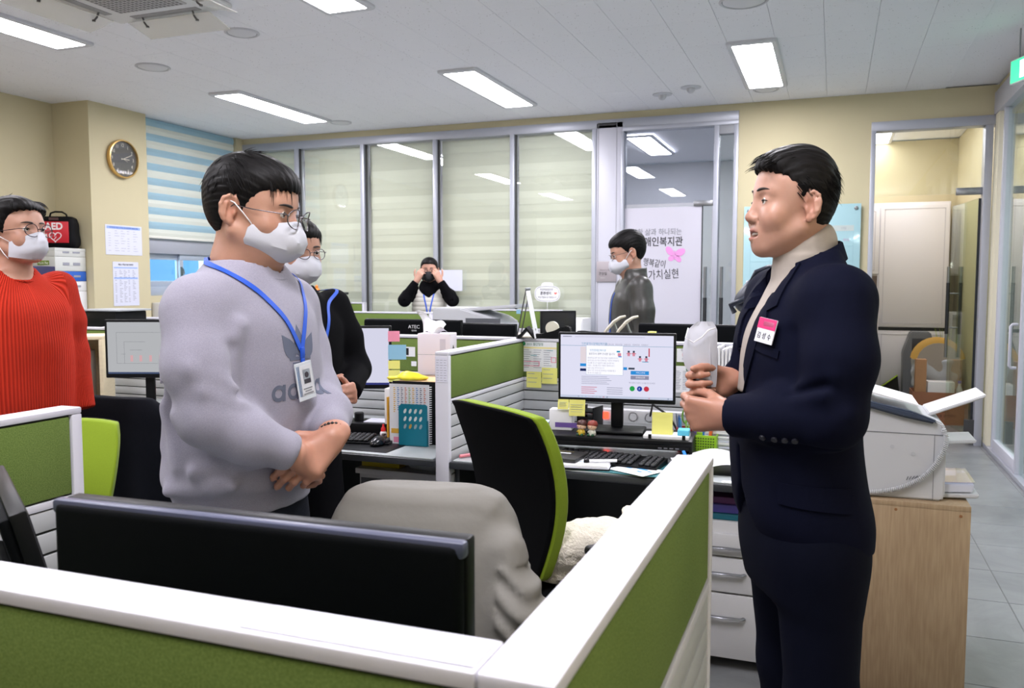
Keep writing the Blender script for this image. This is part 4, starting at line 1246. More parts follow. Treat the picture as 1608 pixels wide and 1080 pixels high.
    # folds: elbow, armpit, waist button pull
    for a,b,r in (((0.045,0.262,1.185),(0.075,0.205,1.165),0.009),((0.025,0.268,1.225),(0.070,0.212,1.195),0.007),((0.06,0.215,1.170),(0.125,0.150,1.150),0.006),((0.0,0.272,1.15),(0.05,0.235,1.10),0.007),((0.10,0.07,1.06),(0.0,0.17,1.00),0.006)):
        J.cone(a,b,r,r * 0.6,0.022)
    for a,b,r in (((0.04,0.262,1.205),(0.085,0.20,1.18),0.005),((0.075,0.165,1.30),(0.080,0.180,1.20),0.006),((0.10,0.17,1.083),(0.0,0.235,1.075),0.006)):
        J.cone(a,b,r,r * 0.5,0.02, 's')
    J.op(lambda X,Y,Z: 0.0022 * noise3(X,Y * 0.7,Z * 0.6,26,5),(-.3,-.3, .8),(.3, .3,1.5),0, 'add')
    # front opening edge below the button, quarters rounded
    J.op(lambda X,Y,Z: np.maximum(np.maximum(np.abs(Y) - 0.003 - np.clip((0.96 - Z) * 0.55,0,0.1) ** 1.0,0.02 - X),Z - 1.04),(-.1,-.15, .8),(.25, .15,1.05),0.01, 's')
    V,Q = J.verts_faces()
    navy = fabric('navy_wool', (12,15,34),rough=0.8,var=0.10,vs=300,bump=0.3,bs=1200,sheen=0.05)
    mesh_np('suit_jacket', V,Q,navy,root,relax=3)
    # lapels and collar
    for s in (-1,1):
        ol = [(0.004,1.10),(s * 0.030,1.16),(s * 0.070,1.245),(s * 0.093,1.325),(s * 0.083,1.340),(s * 0.110,1.352),(s * 0.098,1.410),(s * 0.080,1.44),(s * 0.066,1.40),(s * 0.045,1.31),(s * 0.018,1.19)]
        if s < 0: ol = ol[::-1]
        patch('lapel', J,ol,(0.22,0,0),(0,1,0),(0,0,1),(-1,0,0),navy,root,off=0.0005,th=0.0045,res=0.012)
    bm = NB(); rr = []
    for t in np.linspace(-2.2,2.2,30):
        c,s_ = math.cos(t),math.sin(t); e = (1 - c) * 0.5
        z0 = 1.492 - 0.062 * e; zb = z0 - 0.036 - 0.008 * e
        pi_ = (-0.015 - 0.0725 * c,0.0775 * s_,z0); po = (-0.015 - 0.0770 * c,0.0805 * s_,z0 - 0.002); pb = (-0.016 - 0.086 * c,0.097 * s_,zb); pbi = (-0.015 - 0.080 * c,0.090 * s_,zb)
        rr.append([bm.verts.new(p) for p in (pi_,po,pb,pbi)])
    for a,b in zip(rr,rr[1:]):
        for k in range(4): bm.faces.new((a[k],b[k],b[(k + 1) % 4],a[(k + 1) % 4]))
    bm.faces.new(rr[0]); bm.faces.new(rr[-1][::-1]); bmesh.ops.recalc_face_normals(bm,faces=bm.faces)
    obj('collar', bm,navy,root,smooth=50)
    # pocket flap, breast pocket welt, cuff buttons
    patch('pocket_flap', J,[(-0.045,0.935),(0.085,0.948),(0.088,0.975),(0.085,0.992),(-0.050,0.985)],(0,0.36,0),(1,0,0),(0,0,1),(0,-1,0),navy,root,off=0.0005,th=0.004,res=0.014)
    patch('breast_pocket', J,[(0.06,1.262),(0.145,1.245),(0.147,1.262),(0.062,1.280)],(0.25,0,0),(0,1,0),(0,0,1),(-1,0,0),navy,root,off=0.0003,th=0.003,res=0.012)
    btn = mat('dark_button', (24,24,34),0.3)
    for i in range(4):
        p = np.array((0.130 - 0.017 * i,0.26,1.090)); h = J.hit(p,(0,-1,0),0,0.3)
        if h is not None:
            bm = NB(); g = J.grad(h); cyl(bm,h,h + g * 0.004,0.0065,seg=12); obj('cuff_button', bm,btn,root,smooth=40)
    # name badge on the left chest
    g0 = np.array((0.25,0.098,1.300)); h = J.hit(g0,(-1,0.10,0),0.006,0.4)
    n = J.grad(h)
    bd,M4 = badge_card(root,h,n,(0,0.10,1),0.062,0.052,mat('badge_white', (238,238,246),0.25), 'name_badge',
        [((0,0.0145),(0.062,0.022),mat('badge_pink', (222,44,118),0.3), 'pink_band'),((0.006,0.0145),(0.036,0.010),mat('badge_pink_text', (238,150,186),0.4), 'band_text')])
    for i,ch in enumerate('김성수'):
        t = text('letter', ch,0.015,ink,bd,(0,0,0),(0,0,0),th=0.0002)
        t.matrix_local = M4 @ Matrix.Translation((-0.018 + 0.018 * i,-0.012,0.0052))
    # trousers and shoes
    legs_shoes(root,(-0.025,0.095),[(-0.065,-0.11),(-0.045,0.11)],fabric('navy_trousers', (10,13,28),0.8,var=0.1,vs=300,bump=0.3,bs=1200,sheen=0.05),mat('black_leather_shoe', (22,20,20),0.3),0.92,0.096,0.074,0.070,0.0,
               waist=[(0.72,0.085,-0.130,0.165),(0.80,0.100,-0.145,0.190),(0.92,0.10,-0.13,0.18)])
    # ---- the folded mask in his hand: a thing of its own
    mk = thing('folded_mask', 'folded white face mask held upright in the navy suit man’s hands', 'mask', (-0.075,1.97,0),math.radians(187))
    bm = NB(); C0 = np.array((0.180,0.030,1.168)); nv,nu = 16,14
    grid = []
    for sgn in (1,-1):
        g = []
        for i in range(nv + 1):
            v = i / nv; z = v * 0.146
            wl = 0.012 + 0.036 * math.sin(PI * min(1,v * 1.02) ** 0.75) + 0.008 * v     # left (far from body) edge bulges
            wr = 0.010 + 0.028 * v ** 0.8
            if v > 0.9: wl -= 0.016 * (v - 0.9) / 0.1; wr -= .01 * (v - .9) / .1
            row = []
            for j in range(nu + 1):
                u = j / nu; x = wl - (wl + wr) * u
                th = 0.013 * math.sin(PI * u) ** 0.7 * math.sin(PI * min(1,v + 0.08)) ** 0.6 + 0.0008
                cr = 0.0012 * math.sin(12 * u + 9 * v)
                row.append(bm.verts.new(C0 + np.array([x + 0.028 * v,sgn * (th + cr),z])))
            g.append(row)
        grid.append(g)
    for k,g in enumerate(grid):
        for i in range(nv):
            for j in range(nu):
                q = (g[i][j],g[i][j + 1],g[i + 1][j + 1],g[i + 1][j]); bm.faces.new(q if k == 0 else q[::-1])
    for i in range(nv):
        for j in (0,nu): bm.faces.new((grid[0][i][j],grid[0][i + 1][j],grid[1][i + 1][j],grid[1][i][j]))
    for j in range(nu):
        for i in (0,nv): bm.faces.new((grid[0][i][j],grid[0][i][j + 1],grid[1][i][j + 1],grid[1][i][j]))
    bmesh.ops.recalc_face_normals(bm,faces=bm.faces)
    obj('mask_shell', bm,mask_m,mk,smooth=40)
    bm = NB(); C = C0
    tube(bm,[C + np.array(p) for p in ((0.052,0.013,0.132),(0.058,0.018,0.110),(0.040,0.020,0.100),(0.022,0.020,0.112),(0.008,0.018,0.128),(-0.006,0.012,0.132))],0.0015,6)
    obj('ear_loop', bm,loop_m,mk,smooth=True)
    bm = NB(); tube(bm,[C + np.array((-0.002 + 0.028 * v - 0.022 * v ** .8 + .004,0.0125 * math.sin(PI * min(1,v + .08)),v * 0.143)) for v in np.linspace(0.03,0.9,12)],0.0009,5); obj('seam', bm,mat('mask_seam', (205,205,214), .8),mk,smooth=True)
    return root
navy_man()
# ================================================================= man in the grey sweatshirt (left foreground)
def short_hair_line():
    return [(-0.14,-0.066),(-0.075,-0.074),(-0.055,-0.064),(-0.046,-0.035),(-0.042,0.016),(-0.010,0.030),(-0.002,0.006),(0.006,-0.012),(0.014,-0.004),(0.024,0.026),(0.045,0.048),(0.075,0.054),(0.14,0.058)]
def fringe_spec(seed,n,z0=0.088,yw=0.062,L=(0.045,0.062),x0=0.058,side=0.0):
    rnd = random.Random(seed); spec = []
    for i in range(n):
        y = rnd.uniform(-yw,yw); x = x0 + rnd.uniform(-0.012,0.010) - 5.5 * y * y
        spec.append(((x,y,z0 + rnd.uniform(-0.006,0.006) - 2.5 * y * y),(0.95,side + y * 4 + rnd.uniform(-.2, .2),-0.25),rnd.uniform(*L) * (0.75 + 0.4 * abs(math.sin(y * 70 + seed))),2.6,rnd.uniform(0.0011,0.0024)))
    return spec
def shell_spec(seed,n,vertical=True,r=(0.0009,0.0018),L=(0.025,0.045)):
    """locks lying on the crown and sides,combed forward and down"""
    rnd = random.Random(seed); spec = []
    for i in range(n):
        az = rnd.uniform(-PI,PI); el = rnd.uniform(0.05,1.45)
        d = np.array((math.cos(az) * math.cos(el),math.sin(az) * math.cos(el),math.sin(el)))
        if d[0] > 0.35 and d[2] < 0.65: continue
        p = np.array((-0.022,0,0.046)) + d * np.array((0.104,0.0865,0.0885))
        t = np.array((0.55,0,-0.65)) if d[0] > -0.3 else np.array((-0.1,0,-1.0))
        t = t - d * (t @ d) + d * 0.03; t = t + np.array([rnd.uniform(-.12, .12) for _ in range(3)])
        spec.append((p,t,rnd.uniform(*L),0.35,rnd.uniform(*r)))
    return spec

def grey_man():
    root = thing('person', 'person in a grey sweatshirt with blue lanyard, round glasses and white mask, hands clasped', 'person', (-1.284,1.682,0),0.0, 'people in the office')
    HC = (-0.003,0.0,1.570); HR = rotm(math.radians(12),math.radians(9))
    S = SDF(ax((-0.22,-0.11,0.008),(-0.11,0.30,0.0034)),ax((-0.32,-0.15,0.008),(-0.15,0.12,0.0034),(0.12,0.32,0.008)),ax((0.85,0.92,0.012),(0.92,1.10,0.0034),(1.10,1.42,0.010),(1.42,1.74,0.0034)))
    F = Fr(S,HC,HR,(1.0,1.06,1.0))
    head_shape(F,smile=0.3,plump=1.14,mouth=False,slit=0.0026)
    S.chain([(-0.032,0,1.52),(-0.042,0,1.44),(-0.048,0,1.38)],[0.068,0.072,0.085],0.03)
    S.ell((0.004,0.006,1.475),(0.050,0.054,0.040),k=0.03)
    S.loft([(0.95,0.06,-0.16,0.16),(1.2,0.07,-0.16,0.16),(1.36,0.05,-0.14,0.16),(1.42,0.02,-0.11,0.10)],k=0.03)
    eR,wR = (0.036,-0.226,1.112),(0.165,-0.105,1.018)
    eL,wL = (0.045,0.180,1.115),(0.200,-0.002,1.040)
    S.chain([(-0.045,-0.18,1.34),eR,wR],[0.045,0.042,0.030],0.02); S.chain([(-0.045,0.18,1.34),eL,wL],[0.045,0.042,0.030],0.02)
    hand(S,wL,(-0.34,-0.74,-0.58),(-0.62,0.68,-0.36), 'L', [(20,34,26),(24,38,28),(28,42,30),(32,46,32)],[(0.55,0.80,0.25),(0.85,0.45,0.25),(0.95,0.15,0.3)],1.04)
    hand(S,wR,(0.10,0.86,-0.42),(-0.85,0.05,-0.45), 'R', [(25,35,25),(26,36,25),(28,38,25),(30,40,25)],[(0.8,0.5,0.1),(0.95,0.2,0.1),(1.0,0.0,0.1)],1.02)
    V,Q = S.verts_faces()
    base = np.array(SKIN_BASE) * (1.06,1.04,1.02)
    col = skin_colors(V,F,base); m_ = V[:, 2] < 1.25; col[m_] = base * (1.0,0.92,0.90)
    mesh_np('body', V,Q,skin,root,colors=col,relax=1)
    eyes(F,root); brows(F,S,root,-0.001)
    vols = [((-0.024,0,0.046),(0.108,0.087,0.090),0),((-0.040,0,0.010),(0.084,0.082,0.088),0.02),((0.030,0,0.068),(0.066,0.068,0.046),0.03)]
    H_ = hair_cap(F,short_hair_line(),vols,[],seed=5)
    Vh,Qh = H_.verts_faces(); hr = mesh_np('hair', Vh,Qh,HAIR,root)
    bm = NB(); clumps(bm,F,H_,fringe_spec(3,190,z0=0.094,L=(0.045,0.070)) + shell_spec(8,900)); obj('hair_locks', bm,HAIR,hr,smooth=True)
    glasses(F,root,rw=0.0240,rh=0.0225,cz=-0.006,x=0.118)
    kf_mask(F,root,w=1.03)
    J = SDF(ax((-0.28,0.28,0.006)),ax((-0.36,0.36,0.006)),ax((0.82,1.50,0.006)))
    J.loft([(0.865,0.075,-0.182,0.178),(0.905,0.082,-0.190,0.185),(0.925,0.096,-0.204,0.200),(1.0,0.106,-0.208,0.204),(1.10,0.112,-0.202,0.198),(1.24,0.112,-0.196,0.192),(1.33,0.098,-0.178,0.184),(1.39,0.070,-0.152,0.158),(1.43,0.050,-0.128,0.116),(1.455,0.038,-0.114,0.088)],k=0,n=2.35)
    for s in (-1,1): J.ell((-0.035,s * 0.165,1.350),(0.075,0.058,0.066),k=0.05)
    cR,pR = np.array((0.150,-0.122,1.030)),np.array((0.095,-0.178,1.066)); cL,pL = np.array((0.168,0.040,1.052)),np.array((0.118,0.115,1.080))
    J.chain([(-0.030,-0.185,1.330),(0.004,-0.222,1.22),eR,pR,cR],[0.074,0.068,0.060,0.055,0.047],0.035)
    J.chain([(-0.035,0.180,1.330),(-0.010,0.198,1.22),eL,pL,cL],[0.070,0.060,0.052,0.048,0.044],0.035)
    J.op(lambda X,Y,Z: np.maximum(np.sqrt((X + 0.036) ** 2 + (Y * 0.95) ** 2) - (0.083 + 0 * Z),1.37 + 0 * X - Z - 0.25 * X),(-.25,-.2,1.33),(.2, .2,1.6),0.008, 's')
    for w_,e_ in ((cR,pR),(cL,pL)):
        d = w_ - e_; d /= np.linalg.norm(d); c_ = w_ + d * 0.028
        J.op(lambda X,Y,Z,c=c_,d=d: np.maximum(-((X - c[0]) * d[0] + (Y - c[1]) * d[1] + (Z - c[2]) * d[2]),np.sqrt((X - c[0]) ** 2 + (Y - c[1]) ** 2 + (Z - c[2]) ** 2) - 0.050),c_ - 0.05,c_ + 0.05,0.004, 's')
    for a,b,r in (((0.060,-0.268,1.175),(0.100,-0.200,1.140),0.010),((0.040,-0.280,1.22),(0.095,-0.205,1.175),0.008),((-0.10,-0.190,1.20),(-0.14,-0.165,1.03),0.010),((-0.12,-0.185,1.12),(-0.07,-0.20,0.99),0.009),
                    ((0.06,-0.185,0.955),(-0.10,-0.205,0.93),0.010),((0.10,-0.14,1.0),(-0.02,-0.215,0.985),0.008),((-0.01,-0.275,1.12),(0.06,-0.245,1.07),0.008),((0.07,-0.16,1.31),(0.06,-0.21,1.20),0.008),((-0.12,-0.16,1.30),(-0.08,-0.24,1.18), .009),
                    ((0.10,0.02,1.12),(0.03,-0.20,1.04),0.007),((0.11,-0.03,1.0),(0.02,-0.20,0.95),0.008)):
        J.cone(a,b,r,r * 0.6,0.03)
    for a,b,r in (((-0.06,-0.25,1.02),(0.06,-0.20,0.99),0.009),((0.08,-0.215,1.095),(0.13,-0.165,1.065),0.005),((0.075,-0.19,1.26),(0.085,-0.20,1.16),0.008)):
        J.cone(a,b,r,r * 0.5,0.03, 's')
    J.op(lambda X,Y,Z: 0.0032 * noise3(X,Y * 0.8,Z * 0.7,22,12) + 0.0014 * noise3(X,Y,Z,60,2),(-.35,-.4, .8),(.35, .4,1.5),0, 'add')
    J.op(lambda X,Y,Z: 0.0035 * np.exp(-((Z - 0.918) / 0.005) ** 2) + 0 * X * Y,(-.35,-.4, .85),(.35, .4, .96),0, 'add')
    V,Q = J.verts_faces()
    gf = fabric('grey_melange', (154,151,167),0.9,var=0.16,vs=420,bump=0.45,bs=900,sheen=0.2,stretch=(1,1,1.6))
    mesh_np('sweatshirt', V,Q,gf,root,relax=2)
    bm = NB(); pts = [(-0.034 + 0.086 * math.cos(t),0.088 * math.sin(t),1.452 - 0.045 * (1 + math.cos(t)) * 0.5) for t in np.linspace(0,2 * PI,44,endpoint=False)]
    tube(bm,pts,0.011,8,closed=True,flat=0.6); obj('collar_rib', bm,gf,root,smooth=True)
    # front print: three leaves cut by bands, and the word below
    pm = mat('blue_grey_print', (98,104,124),0.8)
    def leaf(cx,cz,w,h,ang):
        pts = [(w * math.sin(PI * t ** 0.8) * (1 - 0.35 * t),h * t) for t in np.linspace(0,1,9)] + [(-w * math.sin(PI * t ** 0.8) * (1 - 0.35 * t),h * t) for t in np.linspace(1,0,9)[1:-1]]
        c,s_ = math.cos(ang),math.sin(ang)
        return [(cx + p[0] * c - p[1] * s_,cz + p[0] * s_ + p[1] * c) for p in pts]
    o_,U_,V_,D_ = (0.3,0,0),(0,1,0),(0,0,1),(-1,0,0)
    for cx,ang,h in ((0.0,0.0,0.078),(0.020,-0.62,0.070),(-0.020,0.62,0.070)):
        patch('chest_print', J,leaf(cx,1.224,0.023,h,ang),o_,U_,V_,D_,pm,root,off=0.0002,th=0.0006,res=0.008)
    for z in (1.238,1.224,1.211):
        w = 0.052 - (1.238 - z) * 0.8
        patch('chest_print', J,[(-w,z - 0.004),(w,z - 0.004),(w,z + 0.004),(-w,z + 0.004)],o_,U_,V_,D_,pm,root,off=0.0004,th=0.0006,res=0.008)
    def ring(cx,cz,r,w,a0=0,a1=2 * PI,n=20):
        return [(cx + r * math.cos(t),cz + r * math.sin(t)) for t in np.linspace(a0,a1,n)] + [(cx + (r - w) * math.cos(t),cz + (r - w) * math.sin(t)) for t in np.linspace(a1,a0,n)]
    z0,R_,w_ = 1.148,0.0190,0.0085
    def bar(x,za,zb,w=w_): return [(x - w / 2,za),(x + w / 2,za),(x + w / 2,zb),(x - w / 2,zb)]
    lets = []
    for i,ch in enumerate('adidas'):
        c = -0.078 + [0.0,0.046,0.077,0.106,0.150,0.190][i]
        if ch in 'ad': lets += [ring(c,z0,R_,w_,0.01,2 * PI - 0.01),bar(c + R_ - w_ / 2 + .001,z0 - R_,z0 + (R_ if ch == 'a' else R_ + 0.016))]
        elif ch == 'i': lets += [bar(c,z0 - R_,z0 + R_),bar(c,z0 + R_ + 0.005,z0 + R_ + 0.013)]
        else: lets.append([(c - .013,z0 - R_),(c + .008,z0 - R_),(c + .014,z0 - .012),(c + .012,z0 - .001),(c - .004,z0 + .006),(c + .012,z0 + .009),(c + .012,z0 + R_),(c - .006,z0 + R_),(c - .014,z0 + .012),(c - .012,z0 + .001),(c + .004,z0 - .006),(c - .013,z0 - .009)])
    for q in lets:
        hs_ = [J.hit((0.35,a,b),D_,0,0.5) for a,b in q[::2]]
        if any(v is None or v[0] > 0.135 for v in hs_): continue
        patch('chest_letter', J,q,o_,U_,V_,D_,pm,root,off=0.0002,th=0.0006,res=0.010)
    # lanyard, clasp, badge
    for s in (-1,1):
        Lp = [(-0.112,s * 0.030,1.455),(-0.077,s * 0.085,1.447),(0.0,s * 0.096,1.415),(0.05,s * 0.070,1.372),(0.095,s * 0.034,1.31),(0.115,s * 0.003,1.245)]
        D = [(-(p[0] + 0.025),-p[1],-0.035) for p in Lp]; D[0] = (0.2,0,-1)
        ribbon('lanyard', J,Lp,D,0.013,blue_lan,root,off=0.003,th=0.0015,n=50)
    h = J.hit((0.3,0.0,1.236),(-1,0,0),0.004,0.4)
    bm = NB(); box(bm,h + (0.002,0,0.0),(0.006,0.014,0.026),0.002); box(bm,h + (0.002,0,-0.018),(0.006,0.012,0.012),0.002); obj('lanyard_clasp', bm,blue_lan,root,smooth=30)
    h = J.hit((0.3,-0.002,1.170),(-1,0,0),0.007,0.4)
    bd,M4 = badge_card(root,h,(1,-0.10,0.08),(0,-0.12,1),0.060,0.090,mat('badge_plastic', (206,210,218),0.15,coat=0.5), 'id_badge',
        [((0,0.002),(0.050,0.070),mat('badge_paper', (212,212,218),0.4), 'card'),((-0.021,0.002),(0.009,0.070),mat('badge_blue', (104,150,206),0.4), 'blue_band'),((0.006,0.010),(0.026,0.034),mat('badge_photo_grey', (170,178,188),0.4), 'photo')])
    def bits(c,s,mm,nm,dz=0.0054):
        bm = NB(); box(bm,(c[0],c[1],dz),(s[0],s[1],0.0006),0.0); bmesh.ops.transform(bm,matrix=M4,verts=bm.verts); return obj(nm,bm,mm,bd)
    bm = NB(); lathe(bm,[(0.0068,0.0052),(0.0068,0.0058)],(0.006,0.014,0),14); b2(bm,(-0.005,-0.006, .0052),(0.017,0.004, .0057)); bmesh.ops.transform(bm,matrix=M4,verts=bm.verts); obj('portrait', bm,mat('badge_dark', (56,50,58), .5),bd)
    for k,(w,z) in enumerate(((0.030,-0.018),(0.022,-0.024),(0.034,-0.030))): bits((0.004,z),(w,0.0022),grey_ink, 'text_line')
    d = np.array((0.50,-0.82,-0.28)); c0 = np.array(wL) - d * 0.010
    u = np.cross(d,(0,0,1)); u /= np.linalg.norm(u); v_ = np.cross(d,u)
    bm = NB()
    for k in range(24):
        a = 2 * PI * k / 24; p = c0 + u * 0.032 * math.cos(a) + v_ * 0.032 * math.sin(a)
        r = bmesh.ops.create_icosphere(bm,subdivisions=1,radius=0.0048); bmesh.ops.translate(bm,vec=Vector(p),verts=r['verts'])
    obj('bead_bracelet', bm,mat('black_beads', (26,24,26),0.25),root,smooth=True)
    jean = fabric('charcoal_denim', (38,41,50),0.85,var=0.2,vs=260,bump=0.4,bs=800)
    legs_shoes(root,(-0.05,0.085),[(-0.05,-0.13),(-0.01,0.13)],jean,mat('grey_trainer', (90,92,98),0.6),0.92,0.095,0.085,0.07,waist=[(0.74,0.045,-0.165,0.168),(0.84,0.055,-0.170,0.170),(0.93,0.05,-0.165,0.165)])
    return root

grey_man()

def simple_person(spec):
    """standing figure from a short specification; local frame x forward,y left"""
    root = thing('person', spec['label'], 'person', (spec['at'][0],spec['at'][1],0),math.radians(spec['rz']), 'people in the office')
    hz = spec['hz']; q = spec.get('res', 0.0045); dz = hz - 1.57
    HC = (spec.get('hx', 0.0),0,hz); HR = rotm(math.radians(spec.get('hyaw', 0)),math.radians(spec.get('hpitch', 0)),math.radians(spec.get('hroll', 0)))
    arms = spec['arms']
    zs = [ax((0.92 + dz,1.40 + dz,q * 1.5),(1.40 + dz,1.74 + dz,q))][0]
    S = SDF(ax((-0.26,0.34,q)),ax((-0.36,0.36,q)),zs)
    F = Fr(S,HC,HR,spec.get('hs', (0.97,1.0,1.0)))
    head_shape(F,smile=spec.get('smile', 0),plump=spec.get('plump', 1.0),mouth=spec.get('mouth', False),slit=0.0026)
    x0 = spec.get('hx', 0.0)
    S.chain([(x0 - 0.030,0,1.52 + dz),(x0 - 0.04,0,1.43 + dz),(-0.04,0,1.38 + dz)],[0.056,0.058,0.075],0.03)
    S.loft([(0.95 + dz,0.08,-0.11,0.14),(1.2 + dz,0.09,-0.12,0.15),(1.36 + dz,0.05,-0.11,0.15),(1.42 + dz,0.0,-0.09,0.08)],k=0.03)
    for a in arms:
        S.chain([a['sh'],a['el'],a['wr']],[0.042,0.036,0.026],0.02)
        if 'hand' in a: hand(S,a['wr'], *a['hand'])
    V,Q = S.verts_faces(); base = np.array(SKIN_BASE) * spec.get('tone', 1.0)
    col = skin_colors(V,F,base); mm = V[:, 2] < 1.3 + dz; col[mm] = base * (1.0,0.90,0.88)
    mesh_np('body', V,Q,skin,root,colors=col,relax=1)
    eyes(F,root); brows(F,S,root,0.001)
    H_ = hair_cap(F,spec['line'],spec['vols'],spec.get('cuts', []),seed=spec.get('seed', 1),res=max(0.0036,q * 0.8))
    Vh,Qh = H_.verts_faces(); hr = mesh_np('hair', Vh,Qh,HAIR,root)
    if spec.get('locks'):
        bm = NB(); clumps(bm,F,H_,spec['locks']); obj('hair_locks', bm,HAIR,hr,smooth=True)
    # top garment
    wd = spec.get('wide', 1.0)
    J = SDF(ax((-0.28,0.36,max(.006,q))),ax((-0.40,0.40,max(.006,q))),ax((spec.get('hem', 0.86) - 0.03,1.53 + dz,0.0065)))
    rows = spec.get('rows') or [(0.86,0.095,-0.135,0.170),(0.95,0.105,-0.135,0.175),(1.08,0.105,-0.125,0.170),(1.2,0.108,-0.130,0.178),(1.32,0.085,-0.130,0.180),(1.38,0.045,-0.115,0.145),(1.42,0.020,-0.100,0.095),(1.445,0.012,-0.095,0.075)]
    J.loft([(r[0] + (dz if not spec.get('abs') else 0),r[1],r[2],r[3] * wd) for r in rows],k=0,n=2.4)
    for s in (-1,1): J.ell((-0.035,s * 0.155 * wd,1.345 + dz),(0.065,0.055,0.060),k=0.04)
    for a in arms:
        e = np.array(a['el'],float); w = np.array(a['wr'],float); sh = np.array(a['sh'],float); d = (w - e) / np.linalg.norm(w - e)
        sr = spec.get('sleeve', (0.064,0.060,0.054,0.040)); we = w - d * 0.02
        J.chain([sh,(sh + e) / 2 + np.array((0,0.01 * np.sign(sh[1]),0)),e,we],list(sr),0.03)
        J.op(lambda X,Y,Z,c=we + d * 0.012,d=d: np.maximum(-((X - c[0]) * d[0] + (Y - c[1]) * d[1] + (Z - c[2]) * d[2]),np.sqrt((X - c[0]) ** 2 + (Y - c[1]) ** 2 + (Z - c[2]) ** 2) - 0.06),we - 0.07,we + 0.07,0.005, 's')
        m1 = (sh + e) / 2; out = np.array((0.03,0.02 * np.sign(sh[1]),0))
        J.cone(e + (0.03,0,0.05),e + (0.05,0,0.01),0.008,0.004,0.025); J.cone(e + (0.035,0,0.02),e + (0.06,0,-0.005),0.006,0.003,0.02, 's')
    J.op(lambda X,Y,Z: np.maximum(np.sqrt((X - x0 + 0.038) ** 2 + (Y * 0.95) ** 2) - 0.063,1.36 + dz - Z),(-.2,-.2,1.34 + dz),(.2, .2,1.6 + dz),0.008, 's') if spec.get('neckcut', True) else None
    J.op(lambda X,Y,Z: spec.get('fold', 0.0025) * noise3(X,Y * 0.8,Z * 0.7,26,spec.get('seed', 1)),(-.35,-.4, .7),(.35, .4,1.6),0, 'add')
    if spec.get('sculpt'): spec['sculpt'](J,dz)
    V,Q = J.verts_faces(); mesh_np(spec['gname'],V,Q,spec['gmat'],root,relax=1)
    if spec.get('collar') is not None:
        bm = NB(); pts = [(x0 - 0.036 + 0.063 * math.cos(t),0.066 * math.sin(t),1.425 + dz - 0.035 * (1 + math.cos(t)) * 0.5) for t in np.linspace(0,2 * PI,36,endpoint=False)]
        tube(bm,pts,0.010,8,closed=True,flat=0.6); obj('collar_rib', bm,spec['collar'],root,smooth=True)
    legs_shoes(root,(-0.02,0.085),[(-0.02,-0.10),(0.0,0.10)],spec['tr'],mat('black_leather_shoe', (22,20,20),0.3),0.90 + dz,0.085,0.07,0.062,waist=[(0.72,0.065,-0.11,0.145),(0.90 + dz,0.07,-0.11,0.15)])
    return root,F,S,J

def lanyard(root,J,dz,x0=0.0,zv=1.17):
    for s in (-1,1):
        L = [(x0 - 0.115,s * 0.030,1.43 + dz),(x0 - 0.085,s * 0.072,1.42 + dz),(x0 - 0.02,s * 0.084,1.395 + dz),(0.035,s * 0.060,1.345 + dz),(0.08,s * 0.030,1.26 + dz),(0.105,s * 0.002,zv + dz)]
        D = [(-(p[0] + 0.04),-p[1],-0.03) for p in L]; D[0] = (0.2,0,-1)
        ribbon('lanyard', J,L,D,0.013,blue_lan,root,off=0.003,th=0.0015,n=40)

std_vols = [((-0.022,0,0.046),(0.104,0.086,0.088),0),((-0.040,0,0.014),(0.080,0.080,0.085),0.02),((0.030,0,0.068),(0.064,0.064,0.044),0.03)]
black_tr = fabric('black_trousers', (12,12,16),0.8,var=0.1)

# ---- black sweater man behind the grey sweatshirt
dz = -0.055
r,F,S,J = simple_person(dict(label='person in a black sweater, glasses and white mask behind the grey sweatshirt', at=(-1.87,2.70),rz=-18,hz=1.515,hx=-0.018,hyaw=-8,hpitch=4,plump=1.03,
    arms=[dict(sh=(-0.03,0.175,1.31),el=(0.03,0.235,1.06),wr=(0.20,0.060,0.995),hand=((0.80,-0.50,0.10),(-0.4,-0.85,-0.1), 'L', [(50,60,35),(54,62,36),(56,64,38),(58,66,40)],[(0.75,0.6,0.3),(0.85,0.35,0.35),(0.9,0.2,0.3)],0.98)),
          dict(sh=(-0.03,-0.175,1.31),el=(0.02,-0.235,1.06),wr=(0.165,-0.075,0.985),hand=((0.80,0.50,0.12),(-0.4,0.85,-0.1), 'R', [(45,55,35),(50,58,36),(54,62,38),(56,66,40)],[(0.7,0.7,0.2),(0.85,0.45,0.2),(0.9,0.3,0.2)],0.98))],
    line=short_hair_line(),vols=std_vols,locks=fringe_spec(11,120,z0=0.092,L=(0.040,0.060)) + shell_spec(12,400),seed=6,
    gname='sweater', gmat=fabric('black_knit', (12,12,15),0.9,var=0.12,vs=200,bump=0.4,bs=500),collar=fabric('black_knit', (24,24,29)),tr=black_tr,sleeve=(0.066,0.062,0.056,0.042)))
glasses(F,r,rw=0.0245,rh=0.019,cz=-0.003,x=0.116); kf_mask(F,r); lanyard(r,J,dz)
h = J.hit((0.3,-0.01,1.095),(-1,0,0),0.006,0.4)
bd,M4 = badge_card(r,h,(1,0.0,0.1),(0,0,1),0.056,0.086,mat('badge_plastic', (226,230,238),0.15,coat=0.5), 'id_badge', [((0.0,0.010),(0.024,0.034),mat('badge_dark', (56,50,58), .5), 'photo'),((0,-0.022),(0.03,0.003),grey_ink, 'text_line')])
bm = NB(); cyl(bm,h + (0.004,0,0.045),h + (0.004,0,0.10),0.004,seg=8); obj('lanyard_clasp', bm,blue_lan,r,smooth=40)
